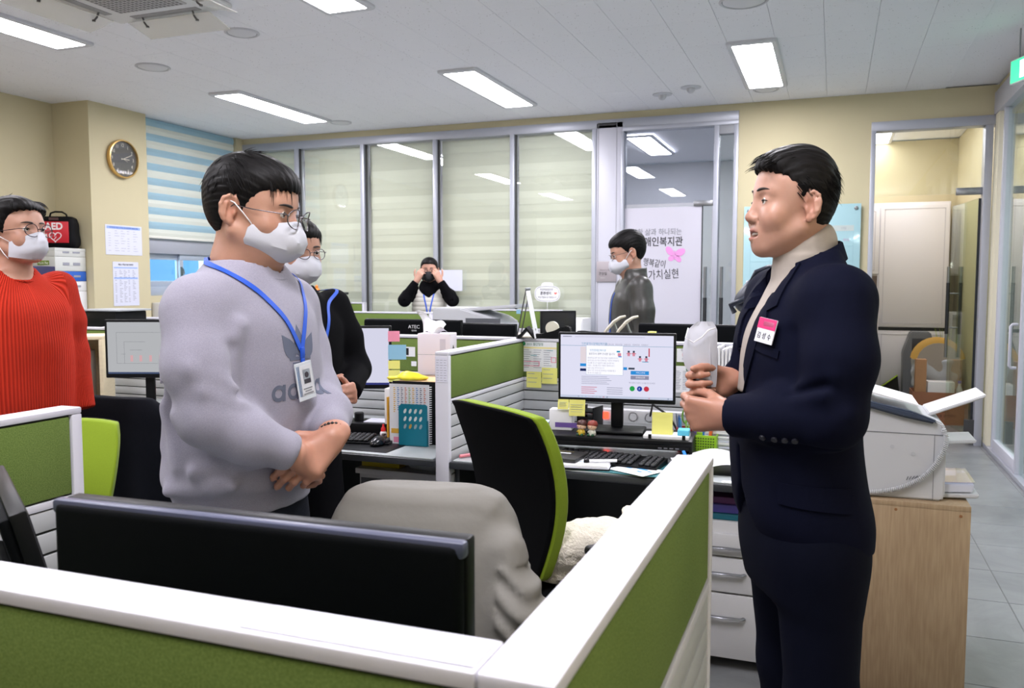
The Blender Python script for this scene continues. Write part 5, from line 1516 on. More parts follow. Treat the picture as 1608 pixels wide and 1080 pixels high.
bm = NB(); w = np.array((0.185,0.075,0.998)); tube(bm,[w + 0.030 * np.array((0.4 * math.cos(t),0.75 * math.cos(t),math.sin(t))) for t in np.linspace(0,2 * PI,20,endpoint=False)],0.006,6,closed=True); obj('wristwatch_band', bm,mat('black_rubber', (20,20,22), .5),r,smooth=True)

# ---- man in the orange-red jumper at the left edge
def rib_nodes(nt,v,p):
    sp = nt.nodes.new('ShaderNodeSeparateXYZ'); nt.links.new(v,sp.inputs[0])
    at = nt.nodes.new('ShaderNodeMath'); at.operation = 'ARCTAN2'      # ribs run round each tube: trunk and,beyond |y|=0.17,the sleeves
    ab = nt.nodes.new('ShaderNodeMath'); ab.operation = 'ABSOLUTE'; nt.links.new(sp.outputs['Y'],ab.inputs[0])
    gt = nt.nodes.new('ShaderNodeMath'); gt.operation = 'GREATER_THAN'; gt.inputs[1].default_value = 0.17; nt.links.new(ab.outputs[0],gt.inputs[0])
    of = nt.nodes.new('ShaderNodeMath'); of.operation = 'MULTIPLY_ADD'; of.inputs[1].default_value = -0.215; nt.links.new(gt.outputs[0],of.inputs[0]); nt.links.new(ab.outputs[0],of.inputs[2])
    xo = nt.nodes.new('ShaderNodeMath'); xo.inputs[1].default_value = 0.03; nt.links.new(sp.outputs['X'],xo.inputs[0])
    nt.links.new(of.outputs[0],at.inputs[0]); nt.links.new(xo.outputs[0],at.inputs[1])
    m1 = nt.nodes.new('ShaderNodeMath'); m1.operation = 'MULTIPLY'; m1.inputs[1].default_value = 90
    s1 = nt.nodes.new('ShaderNodeMath'); s1.operation = 'SINE'
    nt.links.new(at.outputs[0],m1.inputs[0]); nt.links.new(m1.outputs[0],s1.inputs[0])
    bp = nt.nodes.new('ShaderNodeBump'); bp.inputs['Strength'].default_value = 0.7; bp.inputs['Distance'].default_value = 0.003
    nt.links.new(s1.outputs[0],bp.inputs['Height']); nt.links.new(bp.outputs[0],p.inputs['Normal'])
    mr = nt.nodes.new('ShaderNodeMapRange'); mr.inputs[1].default_value = -1; mr.inputs[2].default_value = 1
    nt.links.new(s1.outputs[0],mr.inputs[0])
    mx = nt.nodes.new('ShaderNodeMix'); mx.data_type = 'RGBA'; mx.inputs['A'].default_value = srgb(176,38,22); mx.inputs['B'].default_value = srgb(210,56,34)
    nt.links.new(mr.outputs[0],mx.inputs['Factor']); nt.links.new(mx.outputs['Result'],p.inputs['Base Color'])
red = ramp_mat('red_rib_knit', {'Roughness': 0.9, 'Specular IOR Level': 0.2}, rib_nodes)
r,F,S,J = simple_person(dict(label='person in an orange-red ribbed jumper, round glasses and white mask at the left edge', at=(-2.83,2.30),rz=-4,hz=1.585,hx=0.01,hyaw=4,hpitch=-6,plump=0.98,hem=0.80,
    arms=[dict(sh=(-0.03,0.185,1.38),el=(-0.03,0.228,1.12),wr=(0.03,0.225,0.89),hand=((0.25,-0.10,-0.96),(-0.2,-0.95,0.0), 'L', [(20,25,15),(22,26,16),(24,28,18),(26,30,20)],[(0.8,0.5,0.2),(0.9,0.25,0.2),(0.95,0.1,0.2)],1.0)),
          dict(sh=(-0.03,-0.185,1.38),el=(-0.03,-0.228,1.12),wr=(0.03,-0.225,0.89),hand=((0.25,0.10,-0.96),(-0.2,0.95,0.0), 'R', [(20,25,15),(22,26,16),(24,28,18),(26,30,20)],[(0.8,0.5,0.2),(0.9,0.25,0.2),(0.95,0.1,0.2)],1.0))],
    line=[(-0.14,-0.066),(-0.075,-0.074),(-0.055,-0.064),(-0.046,-0.035),(-0.042,0.016),(-0.010,0.030),(-0.002,0.000),(0.010,-0.016),(0.020,0.0),(0.032,0.034),(0.050,0.060),(0.075,0.070),(0.14,0.078)],
    vols=[((-0.022,0,0.048),(0.106,0.088,0.092),0),((-0.040,0,0.014),(0.084,0.084,0.088),0.02),((0.040,-0.02,0.080),(0.056,0.055,0.036),0.03),((0.035,0.040,0.070),(0.050,0.045,0.036),0.02)],
    locks=[((0.045,0.012 + 0.004 * i,0.112),(0.7,0.5 + 0.05 * i,0.2),0.055,1.8,0.0028) for i in range(12)] + [((0.050,0.005 - 0.005 * i,0.112),(0.8,-0.6 - 0.04 * i,0.1),0.062,2.2,0.0028) for i in range(12)] + shell_spec(22,350),seed=9,
    gname='jumper', gmat=red,collar=red,tr=black_tr,sleeve=(0.070,0.068,0.064,0.052),wide=1.06,fold=0.004,abs=True,
    rows=[(0.82,0.095,-0.135,0.185),(0.95,0.110,-0.140,0.190),(1.08,0.110,-0.130,0.185),(1.2,0.112,-0.132,0.186),(1.33,0.090,-0.132,0.186),(1.39,0.050,-0.118,0.150),(1.43,0.024,-0.104,0.100),(1.455,0.014,-0.098,0.078)]))
glasses(F,r,mat('dark_wire', (60,52,60),0.3,metal=.7),rw=0.0250,rh=0.0235,cz=-0.008,x=0.116)
# pleated surgical mask
bm = NB(); nu,rowsn = 24,13
G = []
for off in (0,-0.002):
    g = []
    for i in range(rowsn):
        v = i / (rowsn - 1); cx = 0.112 + 0.014 * math.sin(PI * min(1,v * 1.1)) - 0.030 * max(0,v - 0.72) / 0.28; z = -0.010 - 0.100 * v; sx = 0.030 - 0.012 * v
        cx += 0.0022 * (1 if (i % 3 == 1) else 0)
        row = []
        for u in np.linspace(-1,1,nu):
            e = abs(u); row.append(bm.verts.new(F.P((sx + (cx - sx) * (1 - e ** 2.0) + off,np.sign(u) * 0.068 * e ** 0.92 + off * np.sign(u),z + 0.016 * e ** 2 * (1 if v > .5 else -1) * (abs(v - .5) * 2) - 0.016 * e * (1 - v)))))
        g.append(row)
    G.append(g)
for i in range(rowsn - 1):
    for j in range(nu - 1):
        bm.faces.new((G[0][i][j],G[0][i][j + 1],G[0][i + 1][j + 1],G[0][i + 1][j])); bm.faces.new((G[1][i + 1][j],G[1][i + 1][j + 1],G[1][i][j + 1],G[1][i][j]))
for i in range(rowsn - 1):
    for j in (0,nu - 1): bm.faces.new((G[0][i][j],G[0][i + 1][j],G[1][i + 1][j],G[1][i][j]))
for j in range(nu - 1):
    for i in (0,rowsn - 1): bm.faces.new((G[0][i][j],G[0][i][j + 1],G[1][i][j + 1],G[1][i][j]))
bmesh.ops.recalc_face_normals(bm,faces=bm.faces); mk = obj('face_mask', bm,mask_m,r,smooth=50)
bm = NB()
for s in (-1,1):
    tube(bm,[F.P(p) for p in ((0.030,s * 0.067,-0.040),(0.0,s * 0.080,-0.018),(-0.02,s * 0.088,0.0),(-0.035,s * 0.084,0.005))],0.0017,6)
    tube(bm,[F.P(p) for p in ((0.016,s * 0.066,-0.100),(0.0,s * 0.070,-0.080),(-0.014,s * 0.077,-0.050),(-0.028,s * 0.082,-0.035))],0.0017,6)
obj('ear_loop', bm,loop_m,mk,smooth=True)

# ---- man in the leather jacket in the background
def leather_sculpt(J,dz):
    J.cone((0.112,0.0,1.38 + dz),(0.125,0,0.9),0.004,0.004,0.004, 's')
leather = mat('black_leather', (56,55,53),0.36,spec=0.4,var=0.12,vscale=40,bump=0.35,bscale=90)
r,F,S,J = simple_person(dict(label='person in a dark grey leather jacket, glasses and mask, looking down', at=(-1.17,5.10),rz=204,hz=1.578,hx=0.015,hyaw=0,hpitch=14,plump=1.0,res=0.0055,hem=0.80,
    arms=[dict(sh=(-0.03,0.190,1.37),el=(-0.05,0.250,1.10),wr=(0.10,0.200,0.92),hand=((0.5,-0.2,-0.8),(-0.3,-0.9,0.0), 'L', [(30,35,25)] * 4,[(0.8,0.5,0.2),(0.9,0.25,0.2),(0.95,0.1,0.2)],1.0)),
          dict(sh=(-0.03,-0.190,1.37),el=(-0.02,-0.250,1.10),wr=(0.12,-0.180,0.92),hand=((0.5,0.2,-0.8),(-0.3,0.9,0.0), 'R', [(30,35,25)] * 4,[(0.8,0.5,0.2),(0.9,0.25,0.2),(0.95,0.1,0.2)],1.0))],
    line=short_hair_line(),vols=[((-0.024,0,0.052),(0.110,0.090,0.092),0),((-0.045,0,0.020),(0.082,0.082,0.085),0.02),((0.030,0,0.068),(0.068,0.066,0.048),0.03)],locks=fringe_spec(31,90,z0=0.094,L=(0.04,0.055)) + shell_spec(32,300,r=(.0014, .0026)),seed=16,
    gname='leather_jacket', gmat=leather,tr=black_tr,sleeve=(0.072,0.070,0.062,0.048),wide=1.08,fold=0.006,neckcut=False,sculpt=leather_sculpt,abs=True,
    rows=[(0.84,0.095,-0.130,0.175),(0.95,0.110,-0.140,0.185),(1.08,0.112,-0.132,0.182),(1.2,0.112,-0.134,0.186),(1.33,0.090,-0.134,0.190),(1.39,0.055,-0.120,0.158),(1.425,0.040,-0.108,0.105),(1.46,0.046,-0.104,0.080),(1.49,0.048,-0.104,0.078)]))
glasses(F,r,rw=0.023,rh=0.018,cz=-0.002,x=0.106); kf_mask(F,r)
ribbon('lanyard', J,[(0.10,0.012,1.34),(0.13,0.012,1.20),(0.13,0.012,1.08)],[(-1,0,0)] * 3,0.014,blue_lan,r,off=0.002,th=0.002,n=16)

# ---- woman at the far desks, both hands raised to her fringe
vest = mat('white_quilted_down', (200,197,188),0.6,var=0.03,bump=0.2,bscale=60)
bk = fabric('black_jersey', (10,10,13),0.9)
r,F,S,J = simple_person(dict(label='person in a white quilted vest over black, both hands raised to the glasses', at=(-3.62,7.32),rz=-68,hz=1.520,hx=0.0,hyaw=0,hpitch=2,hs=(0.95,0.95,0.96),plump=0.92,res=0.0055,hem=0.84,tone=1.03,
    arms=[dict(sh=(-0.02,0.150,1.32),el=(0.11,0.225,1.235),wr=(0.115,0.112,1.415),hand=((0.05,-0.42,0.90),(-0.75,-0.45,-0.2), 'L', [(35,50,30),(38,52,30),(40,50,30),(40,50,30)],[(0.6,0.8,0.0),(0.9,0.5,-0.1),(0.95,0.3,0.2)],0.95)),
          dict(sh=(-0.02,-0.150,1.32),el=(0.11,-0.225,1.235),wr=(0.115,-0.112,1.415),hand=((0.05,0.42,0.90),(-0.75,0.45,-0.2), 'R', [(35,50,30),(38,52,30),(40,50,30),(40,50,30)],[(0.6,0.8,0.0),(0.9,0.5,-0.1),(0.95,0.3,0.2)],0.95))],
    line=[(-0.14,-0.16),(-0.06,-0.15),(-0.02,-0.13),(0.02,-0.11),(0.040,-0.04),(0.055,0.048),(0.075,0.062),(0.14,0.066)],
    vols=[((-0.022,0,0.044),(0.104,0.088,0.088),0),((-0.040,0,-0.03),(0.078,0.090,0.120),0.02),((0.030,0,0.066),(0.066,0.062,0.046),0.03)],cuts=[((0.085,0,-0.035),(0.085,0.056,0.085),0.01)],locks=fringe_spec(41,36,z0=0.09,L=(0.03,0.045)),seed=26,
    gname='black_top', gmat=bk,tr=black_tr,sleeve=(0.056,0.058,0.056,0.036),wide=0.86,fold=0.003))
J2 = SDF(ax((-0.2,0.22,0.007)),ax((-0.24,0.24,0.007)),ax((0.86,1.40,0.005)))
J2.loft([(0.88,0.115,-0.135,0.175),(1.0,0.120,-0.140,0.175),(1.15,0.125,-0.140,0.170),(1.26,0.105,-0.135,0.160),(1.34,0.060,-0.115,0.120),(1.385,0.03,-0.10,0.085)],k=0,n=2.3)
J2.op(lambda X,Y,Z: 0.006 * (1 - np.abs(np.sin(PI * Z / 0.042))) ** 2 + 0 * X * Y,(-.3,-.3, .8),(.3, .3,1.5),0, 'add')
for s in (-1,1): J2.ell((0.0,s * 0.175,1.27),(0.055,0.045,0.075),k=0.008,mode='s')
J2.ell((0.07,0,1.40),(0.07,0.07,0.07),k=0.01,mode='s')
V,Q = J2.verts_faces(); mesh_np('quilted_vest', V,Q,vest,r,relax=0)
K2 = SDF(ax((-0.14,0.14,0.006)),ax((-0.14,0.14,0.006)),ax((1.22,1.46,0.006)))
K2.loft([(1.26,0.10,-0.04,0.05),(1.32,0.10,-0.10,0.095),(1.37,0.07,-0.11,0.10),(1.42,0.045,-0.10,0.080)],k=0); K2.op(lambda X,Y,Z: 0.006 * noise3(X,Y,Z,45,3),(-1,-1,1),(1,1,2),0, 'add')
V,Q = K2.verts_faces(); mesh_np('scarf', V,Q,bk,r,relax=1)
kf_mask(F,r,mat('black_mask_fabric', (24,24,28),0.8))
glasses(F,r,mat('dark_wire', (60,52,60),0.3,metal=.7),rw=0.022,rh=0.020,cz=-0.004,x=0.106)
for s in (-1,1): ribbon('lanyard', J2,[(0.10,s * 0.050,1.30),(0.13,s * 0.022,1.18),(0.14,s * 0.002,1.06)],[(-1,0,0)] * 3,0.013,blue_lan,r,off=0.002,th=0.002,n=20)
# ------------------------------------------------------------------ low partitions, desks, chairs
def cloth_green(nt,v,p):
    n = nt.nodes.new('ShaderNodeTexNoise'); n.inputs['Scale'].default_value = 420; n.inputs['Detail'].default_value = 3
    n2 = nt.nodes.new('ShaderNodeTexNoise'); n2.inputs['Scale'].default_value = 3
    nt.links.new(v,n.inputs[0]); nt.links.new(v,n2.inputs[0])
    a = nt.nodes.new('ShaderNodeMath'); a.operation = 'MULTIPLY_ADD'; a.inputs[1].default_value = 0.35; nt.links.new(n2.outputs[0],a.inputs[0]); nt.links.new(n.outputs[0],a.inputs[2])
    r = nt.nodes.new('ShaderNodeValToRGB'); r.color_ramp.elements[0].position = 0.4; r.color_ramp.elements[0].color = srgb(86,108,48)
    r.color_ramp.elements[1].position = 0.95; r.color_ramp.elements[1].color = srgb(124,144,78)
    nt.links.new(a.outputs[0],r.inputs[0]); nt.links.new(r.outputs[0],p.inputs['Base Color'])
    bp = nt.nodes.new('ShaderNodeBump'); bp.inputs['Strength'].default_value = 0.4; bp.inputs['Distance'].default_value = 0.001
    nt.links.new(n.outputs[0],bp.inputs['Height']); nt.links.new(bp.outputs[0],p.inputs['Normal'])
green = ramp_mat('olive_green_partition_fabric', {'Roughness': 0.92, 'Specular IOR Level': 0.2}, cloth_green)
capm = mat('white_partition_cap', (214,213,223),0.42,var=0.01,bump=0.05,bscale=300)
slatm = mat('pale_grey_slat', (188,190,193),0.45,var=0.01)
sealm = mat('partition_seal', (40,42,40),0.6)
ZP = 1.13
def partition(label,p0,p1,posts=(True,True),z1=ZP,sides=(1,-1),zpan=0.945,th=0.058,group='low office partitions', nslat=12,corner=None):
    p0 = Vector((*p0,0)); p1 = Vector((*p1,0)); L = (p1 - p0).length; rz = math.atan2(p1.y - p0.y,p1.x - p0.x)
    t = thing('desk_partition', label, 'partition', p0,rz,group)
    bm = NB(); b2(bm,(0,-th / 2,z1 - 0.014),(L,th / 2,z1),0.003); obj('cap', bm,capm,t,smooth=30)
    boxo('core', (0.01,-th / 2 + 0.010,0.02),(L - 0.01,th / 2 - 0.010,z1 - 0.013),sealm,t)
    x0 = 0.0; x1 = L
    pw = 0.026
    for k,(f,a,b) in enumerate(((posts[0],0,pw),(posts[1],L - pw,L))):
        if f: boxo('end_post', (a,-th / 2,0),(b,th / 2,z1 - 0.014),capm,t,0.003)
    if posts[0]: x0 = pw + 0.001
    if posts[1]: x1 = L - pw - 0.001
    for s in sides:
        y = s * th / 2; yi = s * (th / 2 - 0.010)
        lo,hi = sorted((y - s * 0.0025,yi))
        bm = NB(); b2(bm,(x0 + 0.003,lo,zpan),(x1 - 0.003,hi,z1 - 0.018),0.003); obj('fabric_panel', bm,green,t,smooth=30)
        z = zpan - 0.004
        lo,hi = sorted((y,yi))
        boxo('rail', (x0,lo,z - 0.016),(x1,hi,z),capm,t,0.002); z -= 0.019
        k = 0
        while z > 0.60:
            lo2,hi2 = sorted((y - s * 0.002,yi))
            boxo('slat', (x0,lo2,z - 0.042),(x1,hi2,z),slatm,t,0.002); z -= 0.0475
        boxo('lower_panel', (x0,lo,0.06),(x1,hi,z),slatm,t,0.002)
    return t
# foreground cell
partition('low partition with broad white cap crossing the bottom left of the picture', (-3.2,0.552),(-0.226,0.552),(True,False))
partition('low partition running away from the nearest corner, green side to the right', (-0.1965,0.5235),(-0.1965,1.330),(True,True))
partition('low partition at the left edge in front of the red jumper', (-1.560,0.582),(-1.560,1.385),(False,True))
# row at y = 3.9 and the dividers
partition('green partition behind the bright monitor with pinned papers', (-1.455,3.90),(-0.04,3.90),(False,True))
partition('green divider with tall white end post between the two middle desks', (-1.430,2.995),(-1.430,3.871),(True,False))
partition('green partition behind the binders and tissue box', (-2.84,3.93),(-1.46,3.93),(False,False))
partition('green partition behind the chart monitor at left', (-5.2,3.93),(-2.845,3.93),(False,False))
# far rows
partition('far green partition in front of the white vest', (-4.95,7.00),(-3.43,7.00),(True,True),nslat=6)
partition('far green divider right of the white vest, running to the glass', (-3.40,7.00),(-3.40,8.05),(True,False))
partition('far green partition along the glass wall under the paper speech bubble', (-3.37,8.07),(-2.52,8.07),(False,True))
partition('short far green partition beside the black stand', (-5.55,7.96),(-4.70,7.96),(True,True),z1=1.19,zpan=1.0)
partition('green partition by the column in front of the printer', (-6.3,5.22),(-4.75,5.22),(True,True))
partition('green divider seen end on between column and chart monitor', (-4.90,3.99),(-5.70,4.62),(False,False))

deskm = mat('charcoal_desk_edge', (44,47,52),0.4,var=0.02)
topm = mat('grey_desk_top', (178,184,186),0.25,var=0.03,coat=0.3)
legm = mat('desk_steel_grey', (120,122,126),0.4,metal=0.4)
def desk(label,x0,x1,y0,y1,z=0.70,group='office desks', front=None):
    t = thing('desk', label, 'desk', ((x0 + x1) / 2,(y0 + y1) / 2,0),0,group)
    w,d = (x1 - x0) / 2,(y1 - y0) / 2
    bm = NB(); b2(bm,(-w,-d,z - 0.030),(w,d,z - 0.002),0.006); obj('desk_top', bm,deskm,t,smooth=30)
    bm = NB(); b2(bm,(-w + 0.012,-d + 0.012,z - 0.0025),(w - 0.012,d - 0.012,z + 0.0025),0.0015); obj('glass_sheet', bm,topm,t,smooth=30)
    for s in (-1,1):
        boxo('side_panel', (s * w - (0.022 if s > 0 else 0),-d + 0.06,0.0),(s * w + (0.022 if s < 0 else 0),d,z - 0.03),deskm,t,0.003)
    boxo('modesty_panel', (-w + 0.022,d - 0.05,0.25),(w - 0.022,d - 0.032,z - 0.03),deskm,t,0.002)
    return t
desk('charcoal edged desk carrying the bright monitor and keyboard', -1.398,-0.06,2.985,3.868)
desk('charcoal edged desk with the teal file and black tower', -2.80,-1.462,2.985,3.898)
desk('desk with chart monitor, scissors cup and mug at left', -4.40,-2.83,3.03,3.898,0.72)
desk('nearest desk under the big black monitor back', -1.528,-0.228,0.59,1.30,0.70)
desk('desk behind the middle partition under the two monitor backs', -2.84,-1.46,3.962,4.75,0.70)
desk('desk behind the middle partition before the leather jacket', -1.44,-0.04,3.932,4.72,0.70)
desk('far desk with the white copier', -3.36,-1.95,6.2,7.0,0.70)
desk('far desk before the white vest', -4.9,-3.5,6.2,6.96,0.70)

# ---- monitors
blk = mat('black_plastic', (14,15,18),0.42,spec=0.2,var=0.05,vscale=20)
blk_m = mat('matt_black_back', (8,10,13),0.6,spec=0.06,var=0.04,vscale=8,bump=0.1,bscale=600)
bevm = mat('blue_grey_bevel', (72,76,100),0.35)
def monitor(label,loc,rz,w=0.52,h=0.31,zc=0.30,screen=None,back_style=0,tilt=0.0,group=None,name='monitor', scr_rgb=(226,226,246),e=1.0,base=True,bez=0.010):
    """origin at the foot; screen faces local -y; zc = height of the screen centre above the foot"""
    t = thing(name,label, 'monitor', loc,rz,group)
    R4 = Matrix.Translation((0,0,zc)) @ Matrix.Rotation(tilt,4, 'X')
    def put(bm): bmesh.ops.transform(bm,matrix=R4,verts=bm.verts); return bm
    bm = NB(); b2(bm,(-w / 2,-0.010,-h / 2),(w / 2,0.012,h / 2),0.004); obj('bezel', put(bm),blk,t,smooth=30)
    bm = NB()
    zb = -h / 2 + bez + 0.008
    if screen is not None:
        b2(bm,(-w / 2 + bez,-0.0112,zb),(w / 2 - bez,-0.0098,h / 2 - bez))
        sc = obj('screen', put(bm),emis('screen_%d' % (len(MATS)),srgb(*scr_rgb)[:3],0.245 * e),t)
        screen(sc,w - 2 * bez,h / 2 - bez,zb,R4)
    else:
        b2(bm,(-w / 2 + bez,-0.0112,zb),(w / 2 - bez,-0.0098,h / 2 - bez)); obj('screen', put(bm),mat('screen_off', (30,32,38),0.15),t)
    bm = NB()
    if back_style == 1:      # thick shell with a bevelled rim and a ventilated lower part
        b2(bm,(-w / 2 + 0.002,0.010,-h / 2 + 0.002),(w / 2 - 0.002,0.034,h / 2 - 0.002),0.010,seg=3)
        obj('back_shell', put(bm),blk_m,t,smooth=30)
        bm = NB(); b2(bm,(-w * 0.36,0.030,-h * 0.36),(w * 0.36,0.052,h * 0.12),0.012,seg=3); b = obj('back_hump', put(bm),blk_m,t,smooth=30)
        bm = NB()
        for i in range(46): b2(bm,(-w * 0.34 + i * w * 0.68 / 46,0.0525,h * 0.02),(-w * 0.34 + (i + .45) * w * 0.68 / 46,0.0535,h * 0.09))
        g = obj('vent_grooves', put(bm),mat('vent_dark', (70,72,76), .5),t); tag(g,kind='stuff')
    else:
        b2(bm,(-w / 2 + 0.004,0.010,-h / 2 + 0.004),(w / 2 - 0.004,0.026,h / 2 - 0.004),0.006); b2(bm,(-w * 0.25,0.024,-h * 0.3),(w * 0.25,0.045,h * 0.15),0.010)
        obj('back_shell', put(bm),blk_m,t,smooth=30)
    if base:
        bm = NB(); b2(bm,(-0.025,0.030,0.012),(0.025,0.052,zc),0.006); obj('stand_neck', bm,blk,t,smooth=30)
        bm = NB(); b2(bm,(-0.115,-0.065,0.0),(0.115,0.10,0.012),0.006); obj('stand_foot', bm,blk,t,smooth=30)
    return t
def scr_rect(parent,R4,x0,z0,x1,z1,m,y=-0.0118,name='screen_block'):
    bm = NB(); quad(bm,[(x0,y,z0),(x1,y,z0),(x1,y,z1),(x0,y,z1)]); bmesh.ops.transform(bm,matrix=R4,verts=bm.verts); return obj(name,bm,m,parent)
def em(name,rgb,s=0.25): return emis(name,srgb(*rgb)[:3],s)
def scr_text(parent,R4,body,x,z,size,m,sx=0.9):
    o = text('screen_text', body,size,m,parent,(0,0,0),(0,0,0),align='LEFT', th=0.0,sx=1.0)
    o.matrix_local = R4 @ Matrix.Translation((x,-0.0122,z)) @ Matrix.Rotation(PI / 2,4, 'X') @ Matrix.Diagonal((sx,1,1,1)); return o
def screen_web(sc,W,top,bot,R4):
    Hh = top - bot
    X = lambda u: -W / 2 + W * u
    Z = lambda v: top - Hh * v
    line = em('scr_line', (150,180,205)); white = em('scr_white', (246,246,255),0.30); blue = em('scr_blue', (54,150,226)); navy_ = em('scr_navy', (30,44,92)); greyb = em('scr_grey', (150,150,176))
    dk_ = em('scr_dark', (70,78,96)); redm = em('scr_red', (206,60,80)); grn = em('scr_green', (46,170,84)); cy = em('scr_cyan', (40,150,190)); pk = em('scr_pink', (226,150,170)); tx = em('scr_text', (150,152,172))
    scr_rect(sc,R4,X(0),Z(0.175),X(1),Z(0.168),line)
    scr_rect(sc,R4,X(0.02),Z(0.035),X(0.10),Z(0.022),tx); scr_rect(sc,R4,X(0.13),Z(0.035),X(0.75),Z(0.026),em('scr_faint', (200,200,222)))
    scr_text(sc,R4, '인천광역시장애인복지관', X(0.19),Z(0.142),0.0115,cy); scr_text(sc,R4, '복지관소개   주요사업   알림마당   후원안내   자원봉사', X(0.40),Z(0.150),0.0085,tx)
    scr_rect(sc,R4,X(0.18),Z(0.44),X(0.235),Z(0.19),em('scr_pale', (238,226,232)))
    scr_rect(sc,R4,X(0.178),Z(0.50),X(0.235),Z(0.455),blue); scr_rect(sc,R4,X(0.178),Z(0.575),X(0.235),Z(0.535),navy_)
    scr_rect(sc,R4,X(0.232),Z(0.632),X(0.563),Z(0.163),line,-0.0120); scr_rect(sc,R4,X(0.234),Z(0.628),X(0.561),Z(0.168),white,-0.0124)
    def ptxt(b,u,v,s,m):
        o = scr_text(sc,R4,b,X(u),Z(v),s,m); o.matrix_local = R4 @ Matrix.Translation((X(u),-0.0127,Z(v))) @ Matrix.Rotation(PI / 2,4, 'X') @ Matrix.Diagonal((0.9,1,1,1))
    ptxt('인천장애인복지관', 0.265,0.245,0.0100,cy); ptxt('설문조사 참여 안내문 입니다', 0.255,0.30,0.0100,dk_)
    for k,b in enumerate(('안녕하십니까 우리 복지관을 이용해 주셔서', '감사드립니다 복지관에서는 이용자 여러분의', '의견을 듣고자 설문조사를 실시합니다', '서비스 개선을 위한 자료로 활용되오니', '많은 관심 부탁드립니다', '참여 기간 안내 및 문의처는 아래를 참고', '해 주시기 바랍니다')):
        ptxt(b,0.245,0.365 + 0.040 * k,0.0078,tx)
    # pointing hand in the pop-up, couples of little figures right
    scr_rect(sc,R4,X(0.505),Z(0.27),X(0.535),Z(0.245),cy,-0.0127); scr_rect(sc,R4,X(0.515),Z(0.33),X(0.545),Z(0.28),pk,-0.0127); scr_rect(sc,R4,X(0.52),Z(0.345),X(0.55),Z(0.33),blue,-0.0127)
    for u,v in ((0.60,0.24),(0.645,0.24),(0.70,0.32),(0.755,0.32)):
        scr_rect(sc,R4,X(u),Z(v + 0.085),X(u + 0.022),Z(v + 0.03),pk); scr_rect(sc,R4,X(u + .002),Z(v + 0.03),X(u + 0.020),Z(v),dk_); scr_rect(sc,R4,X(u - 0.01),Z(v + 0.05),X(u + 0.032),Z(v + 0.042),redm)
    scr_rect(sc,R4,X(0.785),Z(0.33),X(0.795),Z(0.20),redm); scr_rect(sc,R4,X(0.73),Z(0.415),X(0.785),Z(0.405),cy)
    scr_rect(sc,R4,X(0.565),Z(0.545),X(0.598),Z(0.50),blue,-0.0119)
    scr_rect(sc,R4,X(0.61),Z(0.535),X(0.665),Z(0.505),dk_)
    scr_rect(sc,R4,X(0.63),Z(0.615),X(0.79),Z(0.555),blue); scr_rect(sc,R4,X(0.63),Z(0.69),X(0.79),Z(0.63),greyb)
    scr_text(sc,R4, '서비스안내', X(0.675),Z(0.585),0.009,white); scr_text(sc,R4, '온라인신청', X(0.675),Z(0.66),0.009,white)
    scr_text(sc,R4, '복지관의 다양한 소식을 만나보세요', X(0.615),Z(0.745),0.008,tx)
    for k,(u,m) in enumerate(((0.645,grn),(0.71,em('scr_royal', (40,70,170))),(0.77,redm))):
        bm = NB(); n = 20; vs = [bm.verts.new((X(u) + 0.0105 * math.cos(2 * PI * i / n),-0.0119,Z(0.835) + 0.0105 * math.sin(2 * PI * i / n))) for i in range(n)]; bm.faces.new(vs)
        bmesh.ops.transform(bm,matrix=R4,verts=bm.verts); obj('screen_icon', bm,m,sc)
        if k == 1: scr_text(sc,R4, 'f', X(u) - 0.003,Z(0.84),0.013,white)
        elif k == 0: scr_rect(sc,R4,X(u) - 0.005,Z(0.845),X(u) + 0.005,Z(0.825),white)
        else: scr_rect(sc,R4,X(u) - 0.006,Z(0.848),X(u) + 0.006,Z(0.822),white)
    for k in range(5): scr_rect(sc,R4,X(0.19),Z(0.665 + k * 0.028),X(0.42 + 0.02 * (k % 3)),Z(0.659 + k * 0.028),tx)
    for k in range(4):
        scr_rect(sc,R4,X(0.19),Z(0.835 + k * 0.032),X(0.33 - 0.02 * (k % 2)),Z(0.825 + k * 0.032),em('scr_rose', (214,120,140))); scr_rect(sc,R4,X(0.42),Z(0.835 + k * 0.032),X(0.56),Z(0.827 + k * 0.032),tx)
    scr_rect(sc,R4,X(0),Z(1.0),X(1),Z(0.962),em('scr_taskbar', (206,214,236)))
    for k,m in enumerate((navy_,cy,blue,pk,redm,grn,greyb,redm,navy_)): scr_rect(sc,R4,X(0.16 + k * 0.032),Z(0.992),X(0.173 + k * 0.032),Z(0.972),m)
    scr_rect(sc,R4,X(0.79),Z(0.992),X(0.80),Z(0.972),redm); scr_rect(sc,R4,X(0.955),Z(0.99),X(0.965),Z(0.974),navy_)
def screen_doc(sc,W,top,bot,R4):
    tx = em('scr_text', (150,152,172)); faint = em('scr_faint', (200,200,222))
    for k in range(22):
        z = top - 0.02 - k * (top - bot - 0.04) / 22
        u0 = 0.25 if k % 5 else 0.3
        scr_rect(sc,R4,-W / 2 + W * u0,z - 0.0016,-W / 2 + W * (0.55 + 0.2 * ((k * 7) % 3) / 3),z,tx if k % 4 else faint)
    scr_rect(sc,R4,-W / 2,bot,W / 2,bot + 0.010,em('scr_taskbar_dark', (60,66,130)))
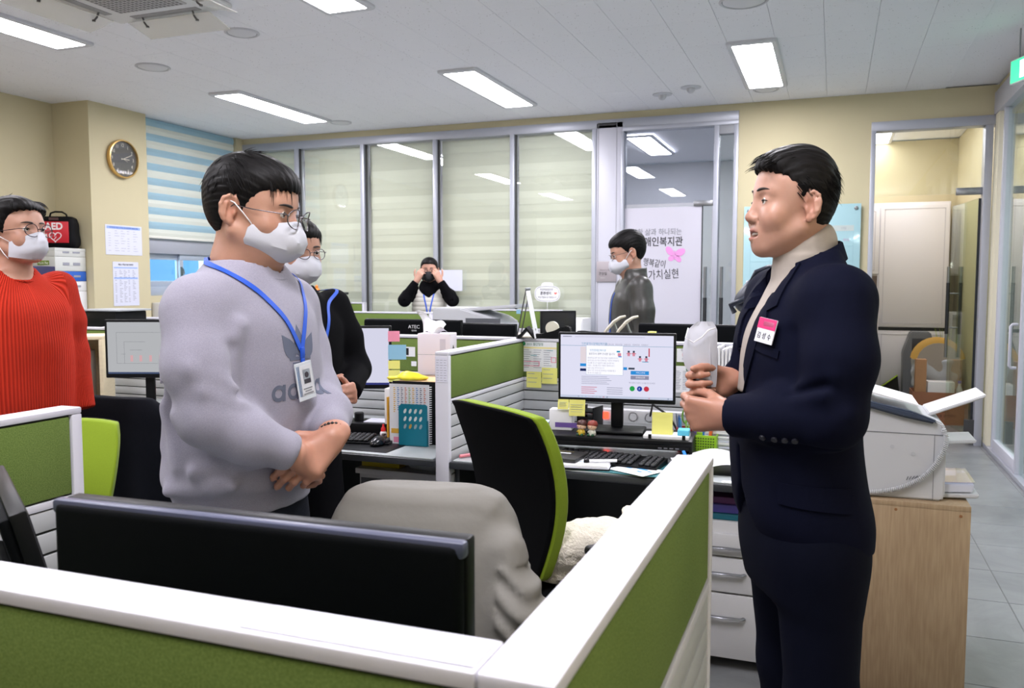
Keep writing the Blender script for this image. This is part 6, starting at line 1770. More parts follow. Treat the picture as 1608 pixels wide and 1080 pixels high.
def screen_chart(sc,W,top,bot,R4):
    ln = em('scr_chart_line', (120,122,130)); pk = em('scr_chart_pink', (222,176,180)); gr = em('scr_chart_grey', (190,192,198))
    def R_(a,b,c,d,m=ln): scr_rect(sc,R4,-W / 2 + W * a,bot + (top - bot) * b,-W / 2 + W * c,bot + (top - bot) * d,m)
    R_(0.30,0.925,0.55,0.94,gr)
    for a in (0.12,0.92): R_(a,0.20,a + 0.003,0.80)
    for b in (0.20,0.80): R_(0.12,b,0.92,b + 0.004)
    R_(0.22,0.20,0.223,0.62); R_(0.22,0.62,0.50,0.624); R_(0.30,0.46,0.46,0.465); R_(0.18,0.38,0.24,0.384)
    for a in (0.34,0.40,0.52,0.58,0.64,0.70,0.76): R_(a,0.56,a + 0.002,0.80,gr)
    for a in (0.30,0.42,0.55,0.68,0.80): R_(a,0.24,a + 0.035,0.36,pk)
    R_(0.0,0.0,1.0,0.035,em('scr_taskbar_dark2', (74,88,120)))
# the bright monitor: stands on a riser on the middle desk
monA = monitor('bright monitor showing a website, on a black riser', (-0.815,3.345,0.795),math.radians(6.5),0.475,0.285,0.262,screen_web,e=1.12)
# foreground monitor backs
mF = monitor('big black monitor seen from behind at the bottom left', (-0.600,0.770,0.703),math.radians(180 + 1.6),0.525,0.33,0.275,None,1,tilt=0.0)
bm = NB(); b2(bm,(-0.265,0.013,0.275 + 0.148),(0.265,0.030,0.275 + 0.166),0.005,seg=2)
obj('top_rim', bm,bevm,mF,smooth=30)
mG = monitor('thin monitor seen edge on beside the left partition', (-1.100,0.90,0.703),math.radians(146),0.34,0.26,0.275,None,0,tilt=math.radians(-14))
# desk B portrait-like monitor and desk C chart monitor
monitor('white-screened monitor half hidden behind the black sweater', (-2.185,3.45,0.703),math.radians(22),0.50,0.30,0.345,screen_doc,bez=0.012)
monitor('monitor showing a drawing chart at left', (-3.40,3.50,0.722),math.radians(20),0.43,0.31,0.33,screen_chart,e=0.72,scr_rgb=(220,222,226),bez=0.014)
# backs with lettering on the far side of the row
for (x,y,rz,lab) in ((-2.13,4.11,180 + 2, 'black monitor back with white lettering left of the tissue box'),(-0.60,4.10,180 - 1, 'black monitor back with white lettering right of the website monitor')):
    t = monitor(lab,(x,y,0.703),math.radians(rz),0.575,0.33,0.335,None,1,group='black monitors with white lettering on the back')
    text('logo', 'ATEC', 0.026,mat('logo_white', (220,220,224), .5),t,(-0.02,0.036,0.335 + 0.125),(PI / 2,0,PI),sx=1.05); text('logo_sub', '에이텍', 0.011,mat('logo_white', (220,220,224), .5),t,(-0.02,0.036,0.335 + 0.104),(PI / 2,0,PI))
monitor('black monitor back right of the tissue box', (-1.76,4.22,0.703),math.radians(172),0.40,0.28,0.340,None,0)
monitor('dark monitor behind the tape dispenser', (-1.405,4.42,0.703),math.radians(32),0.20,0.32,0.385,None,0)

# riser
t = thing('monitor_riser', 'long black monitor riser over the keyboard', 'monitor stand', (-0.83,3.34,0.703),math.radians(5))
boxo('shelf', (-0.27,-0.13,0.070),(0.33,0.13,0.090),blk,t,0.004); boxo('apron', (-0.27,-0.128,0.052),(0.33,-0.118,0.070),blk,t,0.002)
for x in (-0.27,0.318): boxo('leg', (x,-0.13,0),(x + 0.012,0.13,0.070),blk,t,0.002)
for k in range(4): boxo('port', (0.20 + k * 0.022,-0.1305,0.058),(0.214 + k * 0.022,-0.128,0.062),mat('port_grey', (120,120,128), .5),t)
text('lettering', 'TOSSVIEW', 0.010,mat('port_grey', (120,120,128), .5),t,(-0.22,-0.1285,0.061),sx=1.0)

# keyboards
key_m = mat('black_keys', (30,31,35),0.4)
def keyboard(label,loc,rz,w=0.44,d=0.15):
    t = thing('keyboard', label, 'keyboard', loc,rz)
    bm = NB(); prism(bm,[(-d / 2,0),(d / 2,0),(d / 2,0.022),(-d / 2,0.010)],-w / 2,w / 2, 'x'); obj('case', bm,blk,t)
    me = None
    rows = 6; cols = 18
    for r in range(rows):
        for c in range(cols):
            if c in (14,) : continue
            x = -w / 2 + 0.018 + c * (w - 0.036) / (cols - 1); y = -d / 2 + 0.020 + r * (d - 0.040) / (rows - 1)
            z = 0.010 + 0.012 * (y + d / 2) / d
            if me is None:
                bm = NB(); box(bm,(0,0,0.005),(0.0195,0.0175,0.010),0.003,seg=1); o = obj('key', bm,key_m,t,smooth=40); me = o.data
            else:
                o = bpy.data.objects.new('key', me); COL.objects.link(o); o.parent = t
            o.location = (x,y,z)
    return t
keyboard('black keyboard in front of the website monitor', (-0.80,3.165,0.7065),math.radians(-6),0.43,0.145)
keyboard('black keyboard below the clasped hands of the black sweater', (-1.985,3.20,0.7035),math.radians(10),0.42,0.14)
def mouse(label,loc,rz):
    t = thing('computer_mouse', label, 'mouse', loc,rz)
    S = SDF(ax((-0.04,0.04,0.003)),ax((-0.065,0.065,0.003)),ax((-0.003,0.045,0.003)))
    S.ell((0,0,0.006),(0.031,0.055,0.030),k=0).ell((0,-0.01,0.004),(0.029,0.050,0.022),k=0.01)
    S.op(lambda X,Y,Z: -Z + 0 * X * Y,(-1,-1,-1),(1,1,1),0.002, 'i'); V,Q = S.verts_faces()
    mesh_np('mouse_body', V,Q,mat('gloss_black', (24,26,32),0.22),t,relax=1)
    bm = NB(); lathe(bm,[(0.007,-0.003),(0.007,0.003)],(0,0.028,0.028),12, 'x'); obj('scroll_wheel', bm,mat('port_grey', (120,120,128), .5),t,smooth=40)
mouse('black mouse beside the printed sheet, right of the keyboard', (-0.49,3.085,0.7085),math.radians(10))
mouse('black mouse on the mat by the teal file', (-1.815,3.17,0.7085),math.radians(5))
o = boxo('mouse_mat', (-0.58,3.0,0.703),(-0.40,3.17,0.7055),blk,None,0.002); tag(o, 'black mouse mat under the mouse right of the keyboard', 'mouse mat')
o = boxo('mouse_mat', (-1.95,3.03,0.703),(-1.70,3.26,0.7055),blk,None,0.002); tag(o, 'black mouse mat in front of the teal file', 'mouse mat')
# cutting mat
teal = mat('teal_mat', (30,104,112),0.6)
t = thing('cutting_mat', 'teal cutting mat with a fine grid under the keyboard', 'mat', (-0.80,3.16,0.7028),math.radians(-4))
boxo('mat_sheet', (-0.26,-0.16,0),(0.27,0.10,0.003),teal,t,0.001)
bm = NB();
for k in range(14): b2(bm,(-0.25 + k * 0.04,-0.155,0.003),(-0.249 + k * 0.04,0.095,0.0033))
for k in range(7): b2(bm,(-0.255,-0.15 + k * 0.04,0.003),(0.265,-0.149 + k * 0.04,0.0033))
o = obj('grid_lines', bm,mat('mat_lines', (130,186,190), .6),t); tag(o,kind='stuff')

# ---- chairs
lime = fabric('lime_green_mesh', (132,156,36),0.8,var=0.05,vs=300,bump=0.3,bs=900)
blkf = fabric('black_mesh_fabric', (10,11,13),0.75,var=0.15,vs=300,bump=0.3,bs=900)
def task_chair(label,loc,rz,zb=1.02,w=0.46,group='office chairs', lean=0.12,arms=True):
    """faces local +x"""
    t = thing('office_chair', label, 'chair', loc,rz,group)
    z0,z1 = 0.52,zb
    def shell(off,th,m,nm,inset=0.0):
        bm = NB(); nz,ny = 16,14; G = []
        for q in (0,1):
            g = []
            for i in range(nz + 1):
                v = i / nz; z = z0 + (z1 - z0) * v
                hw = (w / 2 - inset) * (0.66 + 0.34 * math.sin(PI / 2 * min(1,v * 1.25))) * (1 - 0.06 * max(0,v - 0.85) / 0.15)
                xx = -0.22 - lean * (z - z0) + 0.055 * math.sin(PI * v)
                row = []
                for j in range(ny + 1):
                    u = -1 + 2 * j / ny
                    zz = z - (0.014 * abs(u) ** 3 if i == nz else 0) + (0.02 * abs(u) ** 3 if i == 0 else 0)
                    row.append(bm.verts.new((xx + 0.030 * u * u + off + (th if q else 0),hw * u,zz)))
                g.append(row)
            G.append(g)
        for q,g in enumerate(G):
            for i in range(nz):
                for j in range(ny):
                    f = (g[i][j],g[i][j + 1],g[i + 1][j + 1],g[i + 1][j]); bm.faces.new(f if q else f[::-1])
        for i in range(nz):
            for j in (0,ny): bm.faces.new((G[0][i][j],G[0][i + 1][j],G[1][i + 1][j],G[1][i][j]))
        for j in range(ny):
            for i in (0,nz): bm.faces.new((G[0][i][j],G[0][i][j + 1],G[1][i][j + 1],G[1][i][j]))
        bmesh.ops.recalc_face_normals(bm,faces=bm.faces)
        o = obj(nm,bm,m,t,smooth=50)
        md = o.modifiers.new('b', 'BEVEL'); md.width = 0.006; md.segments = 2; md.limit_method = 'ANGLE'; md.angle_limit = 0.8
        return o
    shell(-0.020,0.016,blkf, 'backrest_shell', 0.004); shell(-0.003,0.040,lime, 'backrest_cushion')
    bm = NB(); box(bm,(0.03,0,0.47),(0.46,0.48,0.075),0.03,seg=3); obj('seat', bm,blkf,t,smooth=40)
    bm = NB(); tube(bm,[(-0.20,0,0.42),(-0.25,0,0.47),(-0.255,0,0.62)],0.022,10); b2(bm,(-0.12,-0.08,0.39),(0.12,0.08,0.43),0.01); obj('mechanism', bm,blk,t,smooth=40)
    if arms:
        for s in (-1,1):
            bm = NB(); tube(bm,[(-0.02,s * 0.22,0.43),(-0.02,s * 0.275,0.45),(-0.02,s * 0.285,0.62)],0.02,10,flat=0.6); box(bm,(0.02,s * 0.285,0.645),(0.25,0.075,0.03),0.013,seg=3); obj('armrest', bm,blk,t,smooth=40)
    bm = NB(); cyl(bm,(0,0,0.10),(0,0,0.40),0.026,seg=14); obj('gas_column', bm,blk,t,smooth=40)
    for k in range(5):
        a = 2 * PI * k / 5 + 0.3
        bm = NB(); tube(bm,[(0.02 * math.cos(a),0.02 * math.sin(a),0.10),(0.30 * math.cos(a),0.30 * math.sin(a),0.075)],0.022,8,rr=[.026, .016],flat=0.8); lg = obj('base_arm', bm,blk,t,smooth=40)
        bm = NB(); c,s = math.cos(a),math.sin(a)
        cyl(bm,(0.30 * c - 0.02 * -s,0.30 * s - 0.02 * c,0.03),(0.30 * c + 0.02 * -s,0.30 * s + 0.02 * c,0.03),0.03,seg=14); obj('castor', bm,blk,lg,smooth=40)
    return t
task_chair('black-backed office chair with lime rim facing the website monitor', (-0.785,2.50,0),math.radians(54),1.045)
task_chair('lime green office chair behind the left partition', (-2.26,1.86,0),math.radians(-58),0.95,w=0.40)
task_chair('office chair under the grey jacket', (-0.80,1.46,0),math.radians(-76),0.85,w=0.37,arms=False)
task_chair('office chair under the black coat at left', (-2.84,2.98,0),math.radians(96),0.86,arms=False)

def draped(name,label,cat,loc,rz,rows,m,seed,folds=0.008,f=20,extra=None,n=2.6,bottom_wave=0.02,res=0.008):
    t = thing(name,label,cat,loc,rz)
    z0,z1 = rows[0][0],rows[-1][0]
    S = SDF(ax((-0.36,0.30,res)),ax((-0.42,0.42,res)),ax((z0 - 0.04,z1 + 0.05,res)))
    S.loft(rows,k=0,n=n)
    def fold(X,Y,Z):
        v = np.clip((z1 - Z) / (z1 - z0),0,1)
        return folds * v * np.sin(Y * f + 2.2 * np.sin(X * 9 + Z * 5 + seed) + Z * 3) + folds * 0.6 * noise3(X,Y,Z * 0.6,17,seed)
    S.op(fold,(-.4,-.5,z0),(.4, .5,z1),0, 'add')
    S.op(lambda X,Y,Z: (z0 + bottom_wave * np.sin(Y * 23 + X * 13 + seed) - Z),(-.4,-.5,z0 - .05),(.4, .5,z1 + .05),0.01, 'i', 0)
    if extra: extra(S)
    V,Q = S.verts_faces(); mesh_np('cloth', V,Q,m,t,relax=1)
    return t
gj = mat('taupe_nylon', (124,121,115),0.62,var=0.03,vscale=5,bump=0.25,bscale=28,spec=0.35,bdist=0.006)
def jk_extra(S):
    S.chain([(-0.17,0.205,0.82),(-0.14,0.235,0.70),(-0.11,0.235,0.54)],[0.030,0.046,0.046],0.05)
    S.op(lambda X,Y,Z: 0.006 * np.sin(Z * 110 + 3 * np.sin(Y * 30)) * (Y > 0.18) * (Z < 0.80),(-.3,-.4, .45),(.1, .4, .82),0, 'add')
    S.cone((-0.245,-0.16,0.90),(-0.20,0.16,0.90),0.006,0.006,0.02)
draped('grey_jacket', 'taupe grey padded jacket draped over the nearest chair back', 'jacket', (-0.80,1.46,0),math.radians(-76),
       [(0.46,-0.09,-0.30,0.262),(0.60,-0.10,-0.31,0.255),(0.75,-0.125,-0.33,0.240),(0.84,-0.150,-0.335,0.222),(0.90,-0.175,-0.330,0.195),(0.93,-0.195,-0.315,0.168),(0.945,-0.225,-0.290,0.13)],gj,3,0.006,26,jk_extra)
bc = fabric('black_coat_cloth', (18,20,26),0.85,var=0.1)
draped('black_coat', 'black coat hung over a chair back left of the grey sweatshirt', 'coat', (-2.84,2.98,0),math.radians(96),
       [(0.36,-0.14,-0.30,0.27),(0.60,-0.16,-0.31,0.265),(0.78,-0.19,-0.32,0.25),(0.88,-0.215,-0.315,0.225),(0.925,-0.235,-0.30,0.18)],bc,8,0.010,34)
fur = mat('cream_fleece', (236,228,214),0.95,var=0.06,vscale=60,bump=1.0,bscale=130,bdist=0.006,sheen=0.3)
t = thing('fleece_blanket', 'cream fleece jacket lying on the seat of the black-backed chair', 'blanket', (-0.785,2.50,0),math.radians(54))
S = SDF(ax((-0.30,0.32,0.007)),ax((-0.33,0.33,0.007)),ax((0.44,0.72,0.007)))
S.ell((0.02,0,0.535),(0.20,0.20,0.045),k=0); S.chain([(-0.10,-0.15,0.62),(0.02,-0.20,0.63),(0.12,-0.16,0.60),(0.20,-0.10,0.655)],[0.045,0.04,0.035,0.026],0.03)
S.chain([(0.0,-0.21,0.60),(0.08,-0.25,0.54),(0.03,-0.25,0.49)],[0.035,0.03,0.022],0.02); S.ell((-0.05,-0.08,0.58),(0.11,0.12,0.06),k=0.03); S.ell((0.02,-0.13,0.63),(0.14,0.09,0.06),k=0.04); S.chain([(0.20,-0.10,0.655),(0.235,-0.06,0.665)],[0.028,0.024],0.01)
S.op(lambda X,Y,Z: 0.006 * noise3(X,Y,Z,60,4) + 0.003 * noise3(X,Y,Z,190,5),(-1,-1,0),(1,1,1),0, 'add')
V,Q = S.verts_faces(); mesh_np('fleece', V,Q,fur,t)

# ---- pedestal drawers under the middle desk, right end
ped = mat('light_grey_steel', (196,196,200),0.42,var=0.015)
t = thing('drawer_pedestal', 'light grey three-drawer pedestal beside the navy trousers', 'drawer unit', (-0.355,3.33,0))
boxo('carcass', (-0.20,-0.265,0.045),(0.20,0.27,0.545),ped,t,0.004)
for z0,z1,hz_ in ((0.425,0.505,0.458),(0.292,0.418,0.365),(0.05,0.285,0.205)):
    d = boxo('drawer', (-0.198,-0.285,z0),(0.198,-0.266,z1),ped,t,0.004)
    bm = NB(); tube(bm,[(-0.085,-0.286,hz_),(-0.075,-0.303,hz_ + .001),(0.0,-0.309,hz_ + 0.003),(0.075,-0.303,hz_ + .001),(0.085,-0.286,hz_)],0.009,10,flat=0.5); obj('handle', bm,mat('silver_handle', (150,152,158),0.3,metal=0.8),d,smooth=50)
for x in (-0.16,0.16):
    for y in (-0.22,0.22):
        bm = NB(); cyl(bm,(x - 0.012,y,0.022),(x + 0.012,y,0.022),0.022,seg=12); b2(bm,(x - .015,y - .015, .035),(x + .015,y + .015, .047)); obj('castor', bm,blk,t,smooth=40)
for k,(c,z,h,lab) in enumerate((((28,100,120),0.546,0.022, 'teal folder lying on the drawer pedestal'),((92,84,180),0.569,0.03, 'violet folder on top of the teal folder'),((96,50,110),0.60,0.025, 'purple folder topmost on the drawer pedestal'))):
    o = boxo('folder', (-0.54,3.08 + 0.01 * k,z),(-0.20,3.34,z + h),mat('folder_%d' % k,c,0.4),None,0.004); tag(o,lab, 'folder', 'folders on the pedestal')

# ---- plywood box and fax machine
def ply(nt,v,p):
    mp = nt.nodes.new('ShaderNodeMapping'); mp.inputs['Scale'].default_value = (2.2,2.2,0.9); nt.links.new(v,mp.inputs[0])
    n = nt.nodes.new('ShaderNodeTexNoise'); n.inputs['Scale'].default_value = 1.6; n.inputs['Detail'].default_value = 3; n.inputs['Distortion'].default_value = 2.2
    nt.links.new(mp.outputs[0],n.inputs[0])
    w = nt.nodes.new('ShaderNodeMath'); w.operation = 'MULTIPLY'; w.inputs[1].default_value = 34; nt.links.new(n.outputs[0],w.inputs[0])
    s = nt.nodes.new('ShaderNodeMath'); s.operation = 'SINE'; nt.links.new(w.outputs[0],s.inputs[0])
    n2 = nt.nodes.new('ShaderNodeTexNoise'); n2.inputs['Scale'].default_value = 160; mp2 = nt.nodes.new('ShaderNodeMapping'); mp2.inputs['Scale'].default_value = (1,1,0.06); nt.links.new(v,mp2.inputs[0]); nt.links.new(mp2.outputs[0],n2.inputs[0])
    a = nt.nodes.new('ShaderNodeMath'); a.operation = 'MULTIPLY_ADD'; a.inputs[1].default_value = 0.07; nt.links.new(s.outputs[0],a.inputs[0]); nt.links.new(n2.outputs[0],a.inputs[2])
    r = nt.nodes.new('ShaderNodeValToRGB'); r.color_ramp.elements[0].position = 0.25; r.color_ramp.elements[0].color = srgb(160,134,106); r.color_ramp.elements[1].position = 0.75; r.color_ramp.elements[1].color = srgb(178,154,124)
    nt.links.new(a.outputs[0],r.inputs[0]); nt.links.new(r.outputs[0],p.inputs['Base Color'])
plym = ramp_mat('birch_plywood', {'Roughness': 0.5}, ply)
t = thing('plywood_box', 'pale birch plywood box stand carrying the fax machine', 'wooden box', (0.205,3.40,0))
for nm,lo,hi in (('front_panel', (-0.235,-0.32,0),(0.235,-0.302,0.650)),('back_panel', (-0.235,0.302,0),(0.235,0.32,0.650)),('side_panel', (-0.235,-0.302,0),(-0.217,0.302,0.650)),('side_panel', (0.217,-0.302,0),(0.235,0.302,0.650)),('top_panel', (-0.235,-0.32,0.650),(0.235,0.32,0.668))):
    boxo(nm,lo,hi,plym,t,0.0012)
for x,z in ((0.205,0.635),(0.01,0.640),(-0.13,0.640)):
    bm = NB(); lathe(bm,[(0.005,-0.3215),(0.005,-0.3195)],(x,0,z),12, 'y'); obj('screw_head', bm,mat('rusty_screw', (150,104,66),0.5),t)
fx = mat('office_white_plastic', (198,199,204),0.4,var=0.01)
fx2 = mat('office_grey_plastic', (188,190,196),0.45)
t = thing('fax_machine', 'white laser fax machine with coiled handset cord on the plywood box', 'fax machine', (0.10,3.22,0.670))
prof = [(-0.10,0.0),(0.255,0.0),(0.265,0.012),(0.265,0.235),(0.255,0.262),(0.215,0.278),(0.05,0.312),(0.0,0.352),(-0.10,0.352)]
bm = NB(); prism(bm,prof,-0.10,0.24, 'y')
bmesh.ops.bevel(bm,geom=list(bm.edges),offset=0.006,segments=2,affect='EDGES'); obj('body', bm,fx,t,smooth=35)
bm = NB(); b2(bm,(-0.101,-0.1015,0.222),(0.262,-0.0995,0.2245)); b2(bm,(0.228,-0.1015,0.002),(0.2295,-0.0995,0.222)); obj('seam', bm,mat('seam_grey', (120,122,128), .6),t)
bm = NB(); prism(bm,[(-0.02,0.338),(0.16,0.300),(0.235,0.272),(0.225,0.262),(0.13,0.280),(-0.02,0.318)],-0.125,-0.085, 'y'); bmesh.ops.bevel(bm,geom=list(bm.edges),offset=0.006,segments=2,affect='EDGES'); obj('handset', bm,mat('handset_slate', (58,68,88),0.35),t,smooth=40)
bm = NB(); prism(bm,[(-0.05,0.365),(0.0,0.366),(0.18,0.318),(0.178,0.314),(0.0,0.360),(-0.05,0.360)],-0.08,0.20, 'y'); pnl = obj('control_cover', bm,mat('paper_white', (232,232,236), .6),t)
for i in range(7):
    for j in range(6):
        bm = NB(); x = 0.005 + i * 0.024; y = -0.06 + j * 0.042; z = 0.3615 - (x / 0.18) * 0.0475 + 0.0012
        box(bm,(x,y,z),(0.014,0.026,0.0015),rot=(0,math.radians(15),0)); obj('key_label', bm,mat(['label_grey', 'label_pale', 'label_green'][(i * 5 + j * 3) % 3],[(176,178,184),(206,208,214),(170,196,180)][(i * 5 + j * 3) % 3], .6),pnl)
bm = NB();
for c in ((0.10,0.175),(0.165,0.155)): lathe(bm,[(0.007,-0.1025),(0.006,-0.1005)],(c[0],0,c[1]),14, 'y')
obj('screw_cap', bm,fx2,t,smooth=40)
bm = NB()
for k in range(7): box(bm,(0.15 + 0.009 * k,-0.1005,0.070 + 0.002 * k),(0.003,0.001,0.014),rot=(0,math.radians(20 + 8 * k),0))
o = obj('speaker_slots', bm,mat('seam_grey', (120,122,128), .6),t); tag(o,kind='stuff')
def tray(nm,x0,z0,x1,z1,y0,y1,m,th=0.008):
    bm = NB(); prism(bm,[(x0,z0),(x1,z1),(x1 + 0.004,z1 + th),(x0,z0 + th)],y0,y1, 'y'); bmesh.ops.bevel(bm,geom=list(bm.edges),offset=0.003,segments=2,affect='EDGES'); return obj(nm,bm,m,t,smooth=40)
tray('document_tray', 0.215,0.272,0.385,0.345,-0.02,0.20,fx,0.012); tray('output_tray', 0.262,0.175,0.365,0.185,0.0,0.18,fx,0.012); tray('paper_cassette', 0.262,0.004,0.37,0.010,-0.06,0.20,fx,0.014)
tray('paper_stack', 0.266,0.020,0.355,0.026,-0.05,0.19,mat('paper_blueish', (210,212,226), .5),0.028)
tray('tray_cover', 0.262,0.055,0.36,0.060,-0.055,0.19,glass_mat('smoked_clear', (0.9,0.9,0.95),1.5),0.002)
# coiled cord
bm = NB(); pts = []
ctrl = [(0.245,-0.118,0.262),(0.262,-0.116,0.215),(0.245,-0.116,0.150),(0.20,-0.116,0.085),(0.13,-0.116,0.040),(0.05,-0.116,0.018),(-0.06,-0.116,0.014)]
cz = np.array(ctrl); seg_ = np.r_[0,np.cumsum(np.linalg.norm(np.diff(cz,axis=0),axis=1))]
N = 620; ts = np.linspace(0,seg_[-1],N); C3 = np.stack([smooth_interp(ts,seg_,cz[:, i]) for i in range(3)],1)
for i in range(N):
    d = C3[min(i + 1,N - 1)] - C3[max(i - 1,0)]; d /= np.linalg.norm(d); s_ = np.cross(d,(0,1,0)); s_ /= np.linalg.norm(s_); a = i * 2 * PI / 8.0
    r_ = 0.0062 if i > 20 else 0.0
    pts.append(C3[i] + (s_ * math.cos(a) + np.array((0,1,0)) * math.sin(a)) * r_)
tube(bm,pts,0.0026,5); obj('coiled_cord', bm,fx,t,smooth=True)
# floor pipe stand under the partition end
t = thing('floor_bracket', 'white tubular floor bracket by the navy trousers', 'bracket', (-0.35,2.70,0))
bm = NB(); tube(bm,[(-0.02,-0.12,0.02),(0.0,0.05,0.02)],0.018,12); tube(bm,[(0.03,0.06,0.022),(0.30,0.04,0.022)],0.018,12); obj('tubes', bm,fx,t,smooth=40)
o = boxo('wood_block', (-0.72,2.98,0),(-0.57,3.10,0.045),mat('brown_wood', (150,104,74),0.6,var=0.1,vscale=20,stretch=(1,8,8)),None,0.003); tag(o, 'small brown wooden block on the floor beside the pedestal', 'wood block')
# ------------------------------------------------------------------ things on walls, caps and desks
paper = mat('white_paper', (236,236,240),0.6); paper2 = mat('cool_paper', (214,216,232),0.6); yel = mat('yellow_note', (236,232,130),0.7); pnk = mat('pink_note', (240,150,180),0.7)
bluen = mat('blue_note', (140,190,222),0.7); lead = mat('print_grey', (150,152,164),0.7); blu_p = mat('print_blue', (150,176,226),0.6); redp = mat('print_red', (214,90,96), .6)
cardb = mat('brown_cardboard', (178,134,98),0.8,var=0.05,vscale=12,bump=0.1)
def tagb(o,lab,cat,group=None): tag(o,lab,cat,group); return o

# wall clock on the column
t = thing('wall_clock', 'round wall clock with brass rim and grey dial on the cream column', 'clock', (-6.36,6.305,2.57),math.radians(90))
brass = mat('brass_rim', (214,176,112),0.25,metal=0.8)
bm = NB(); lathe(bm,[(0.150,0.0),(0.175,-0.004),(0.182,-0.030),(0.178,-0.045),(0.166,-0.047),(0.164,-0.02),(0.10,-0.018)],seg=48,axis='y'); obj('rim', bm,brass,t,smooth=40)
bm = NB(); lathe(bm,[(0.165,-0.018),(0.165,-0.0215)],seg=48,axis='y'); obj('dial', bm,mat('clock_dial', (84,84,82),0.45),t)
cream = mat('clock_numeral', (232,226,210), .5)
for k in range(12):
    a = math.radians(90 - 30 * (k + 1)); text('numeral', str(k + 1),0.046,cream,t,(0.128 * math.cos(a),-0.0225,0.128 * math.sin(a)),sx=0.8)
for ang,L,w in ((math.radians(0) , 0.075,0.009),(math.radians(90 - 66 + 0),0.115,0.006),(math.radians(-20),0.06,0.003)):
    bm = NB(); tube(bm,[(-0.02 * math.cos(ang),-0.026,-0.02 * math.sin(ang)),(L * math.cos(ang),-0.026,L * math.sin(ang))],w / 2,6); obj('hand', bm,cream,t)
bm = NB(); lathe(bm,[(0.158,-0.040),(0.158,-0.041)],seg=40,axis='y'); obj('cover_glass', bm,glass_mat('clock_glass', (0.98,0.98,0.98),1.0),t)

def sheet_col(name,lab,py0,py1,z0,z1,hdr,rows,cols,tilt=0.0):
    """paper taped on the column; py = world y range"""
    t = thing('wall_notice', lab, 'notice', (-6.358,(py0 + py1) / 2,(z0 + z1) / 2),0)
    w,h = (py1 - py0) / 2,(z1 - z0) / 2
    boxo('paper', (0,-w,-h),(0.0015,w,h),paper2,t)
    def bar(a,b,c,d,m,nm='print'): boxo(nm,(0.0015,w * a,h * b),(0.0022,w * c,h * d),m,t)
    bm = NB()
    for i in range(rows):
        for j in range(cols):
            a = -0.85 + 1.7 * j / cols; b = 0.62 - 1.5 * i / rows
            if (i * 3 + j * 5) % 7 == 0: continue
            b2(bm,(0.0015,w * a,h * (b - 0.022)),(0.002,w * (a + 1.25 / cols * (0.5 + 0.5 * ((i * j) % 3) / 2)),h * b))
    o = obj('printed_rows', bm,lead,t); tag(o,kind='stuff')
    for (b,d) in hdr: bar(-0.92,b,0.92,d,blu_p, 'header_band')
    return t
t = sheet_col('n', 'landscape printed notice taped on the cream column under the clock', 6.085,6.53,1.665,1.945,[(0.74,0.92)],9,5)
text('letters', '위기상황 대응 조직도 및 비상연락 체계 안내', 0.020,mat('blue_ink', (60,90,190), .6),t,(0.003,0,0.115),(PI / 2,0,PI / 2),sx=0.95)
t = sheet_col('n', 'portrait table notice taped on the cream column, the lower one', 6.16,6.475,1.18,1.60,[(0.70,0.76),(0.22,0.30)],20,5)
text('letters', '배상 / 책임 비상 연락망', 0.020,ink,t,(0.003,0,0.182),(PI / 2,0,PI / 2),sx=0.95)

# AED bag and box stack on the cabinet in the corner
cabm = mat('grey_cabinet', (196,198,200),0.5)
t = thing('corner_cabinet', 'grey cabinet in the corner under the stacked boxes', 'cabinet', (-6.53,5.60,0))
boxo('carcass', (-0.26,-0.55,0.0),(0.16,0.33,1.13),cabm,t,0.004); boxo('top', (-0.265,-0.56,1.13),(0.17,0.335,1.155),cabm,t,0.003)
for s in (0,1): d = boxo('door', (0.16,-0.54 + s * 0.435,0.05),(0.172,-0.11 + s * 0.435,1.11),cabm,t,0.003); boxo('handle', (0.172,-0.14 + s * 0.06,0.55),(0.182,-0.128 + s * 0.06,0.70),steel,d)
boxw = mat('white_box_card', (226,226,228),0.6); boxg = mat('grey_box_card', (206,208,204),0.6); lab_g = mat('label_olive', (126,152,60), .6); navyb = mat('navy_box', (36,32,78), .5); blueb = mat('blue_box', (40,96,190), .5)
bx0,bx1 = -6.72,-6.44
def carton(name,lab,y0,y1,z0,z1,m,extra=None,lid=None):
    t = thing('storage_box', lab, 'box', ((bx0 + bx1) / 2,(y0 + y1) / 2,z0),0, 'boxes under the AED bag')
    h = z1 - z0 - 0.001; w = (y1 - y0) / 2; d = (bx1 - bx0) / 2
    boxo('body', (-d,-w,0),(d,w,h),m,t,0.003)
    if lid: boxo('lid', (-d - .002,-w - .002,h * 0.62),(d + .002,w + .002,h + 0.0),lid,t,0.002)
    if extra: extra(t,d,w,h)
    return t
def lab_strip(word,col,frac=0.45):
    def f(t,d,w,h):
        boxo('label', (-d * frac,-w - 0.0035,h * 0.42),(d * frac,-w,h * 0.72),col,t)
        text('letters', word,h * 0.22,mat('pale_letter', (232,236,222), .6),t,(0,-w - 0.0042,h * 0.56)); lines_(t,d,w,h)
    return f
def lines_(t,d,w,h):
    for k,(a,b) in enumerate(((-0.5,-0.1),(0.15,0.6))): boxo('print', (d,w * a,h * 0.4),(d + 0.0032,w * b,h * 0.6),lead,t)
carton('b', 'white box with olive label directly under the AED bag', 5.60,5.93,1.635,1.712,boxg,lab_strip('Plastic Bag', lab_g),boxg)
carton('b', 'larger grey box with olive label, second below the AED bag', 5.60,5.93,1.505,1.634,boxg,lab_strip('Plastic Bag', lab_g,0.5),None)
carton('b', 'blue box third below the AED bag', 5.60,5.93,1.415,1.504,blueb,lab_strip('Plastic Bag', blueb,0.5))
carton('b', 'dark navy box left of the blue box', 5.30,5.598,1.30,1.545,navyb,None)
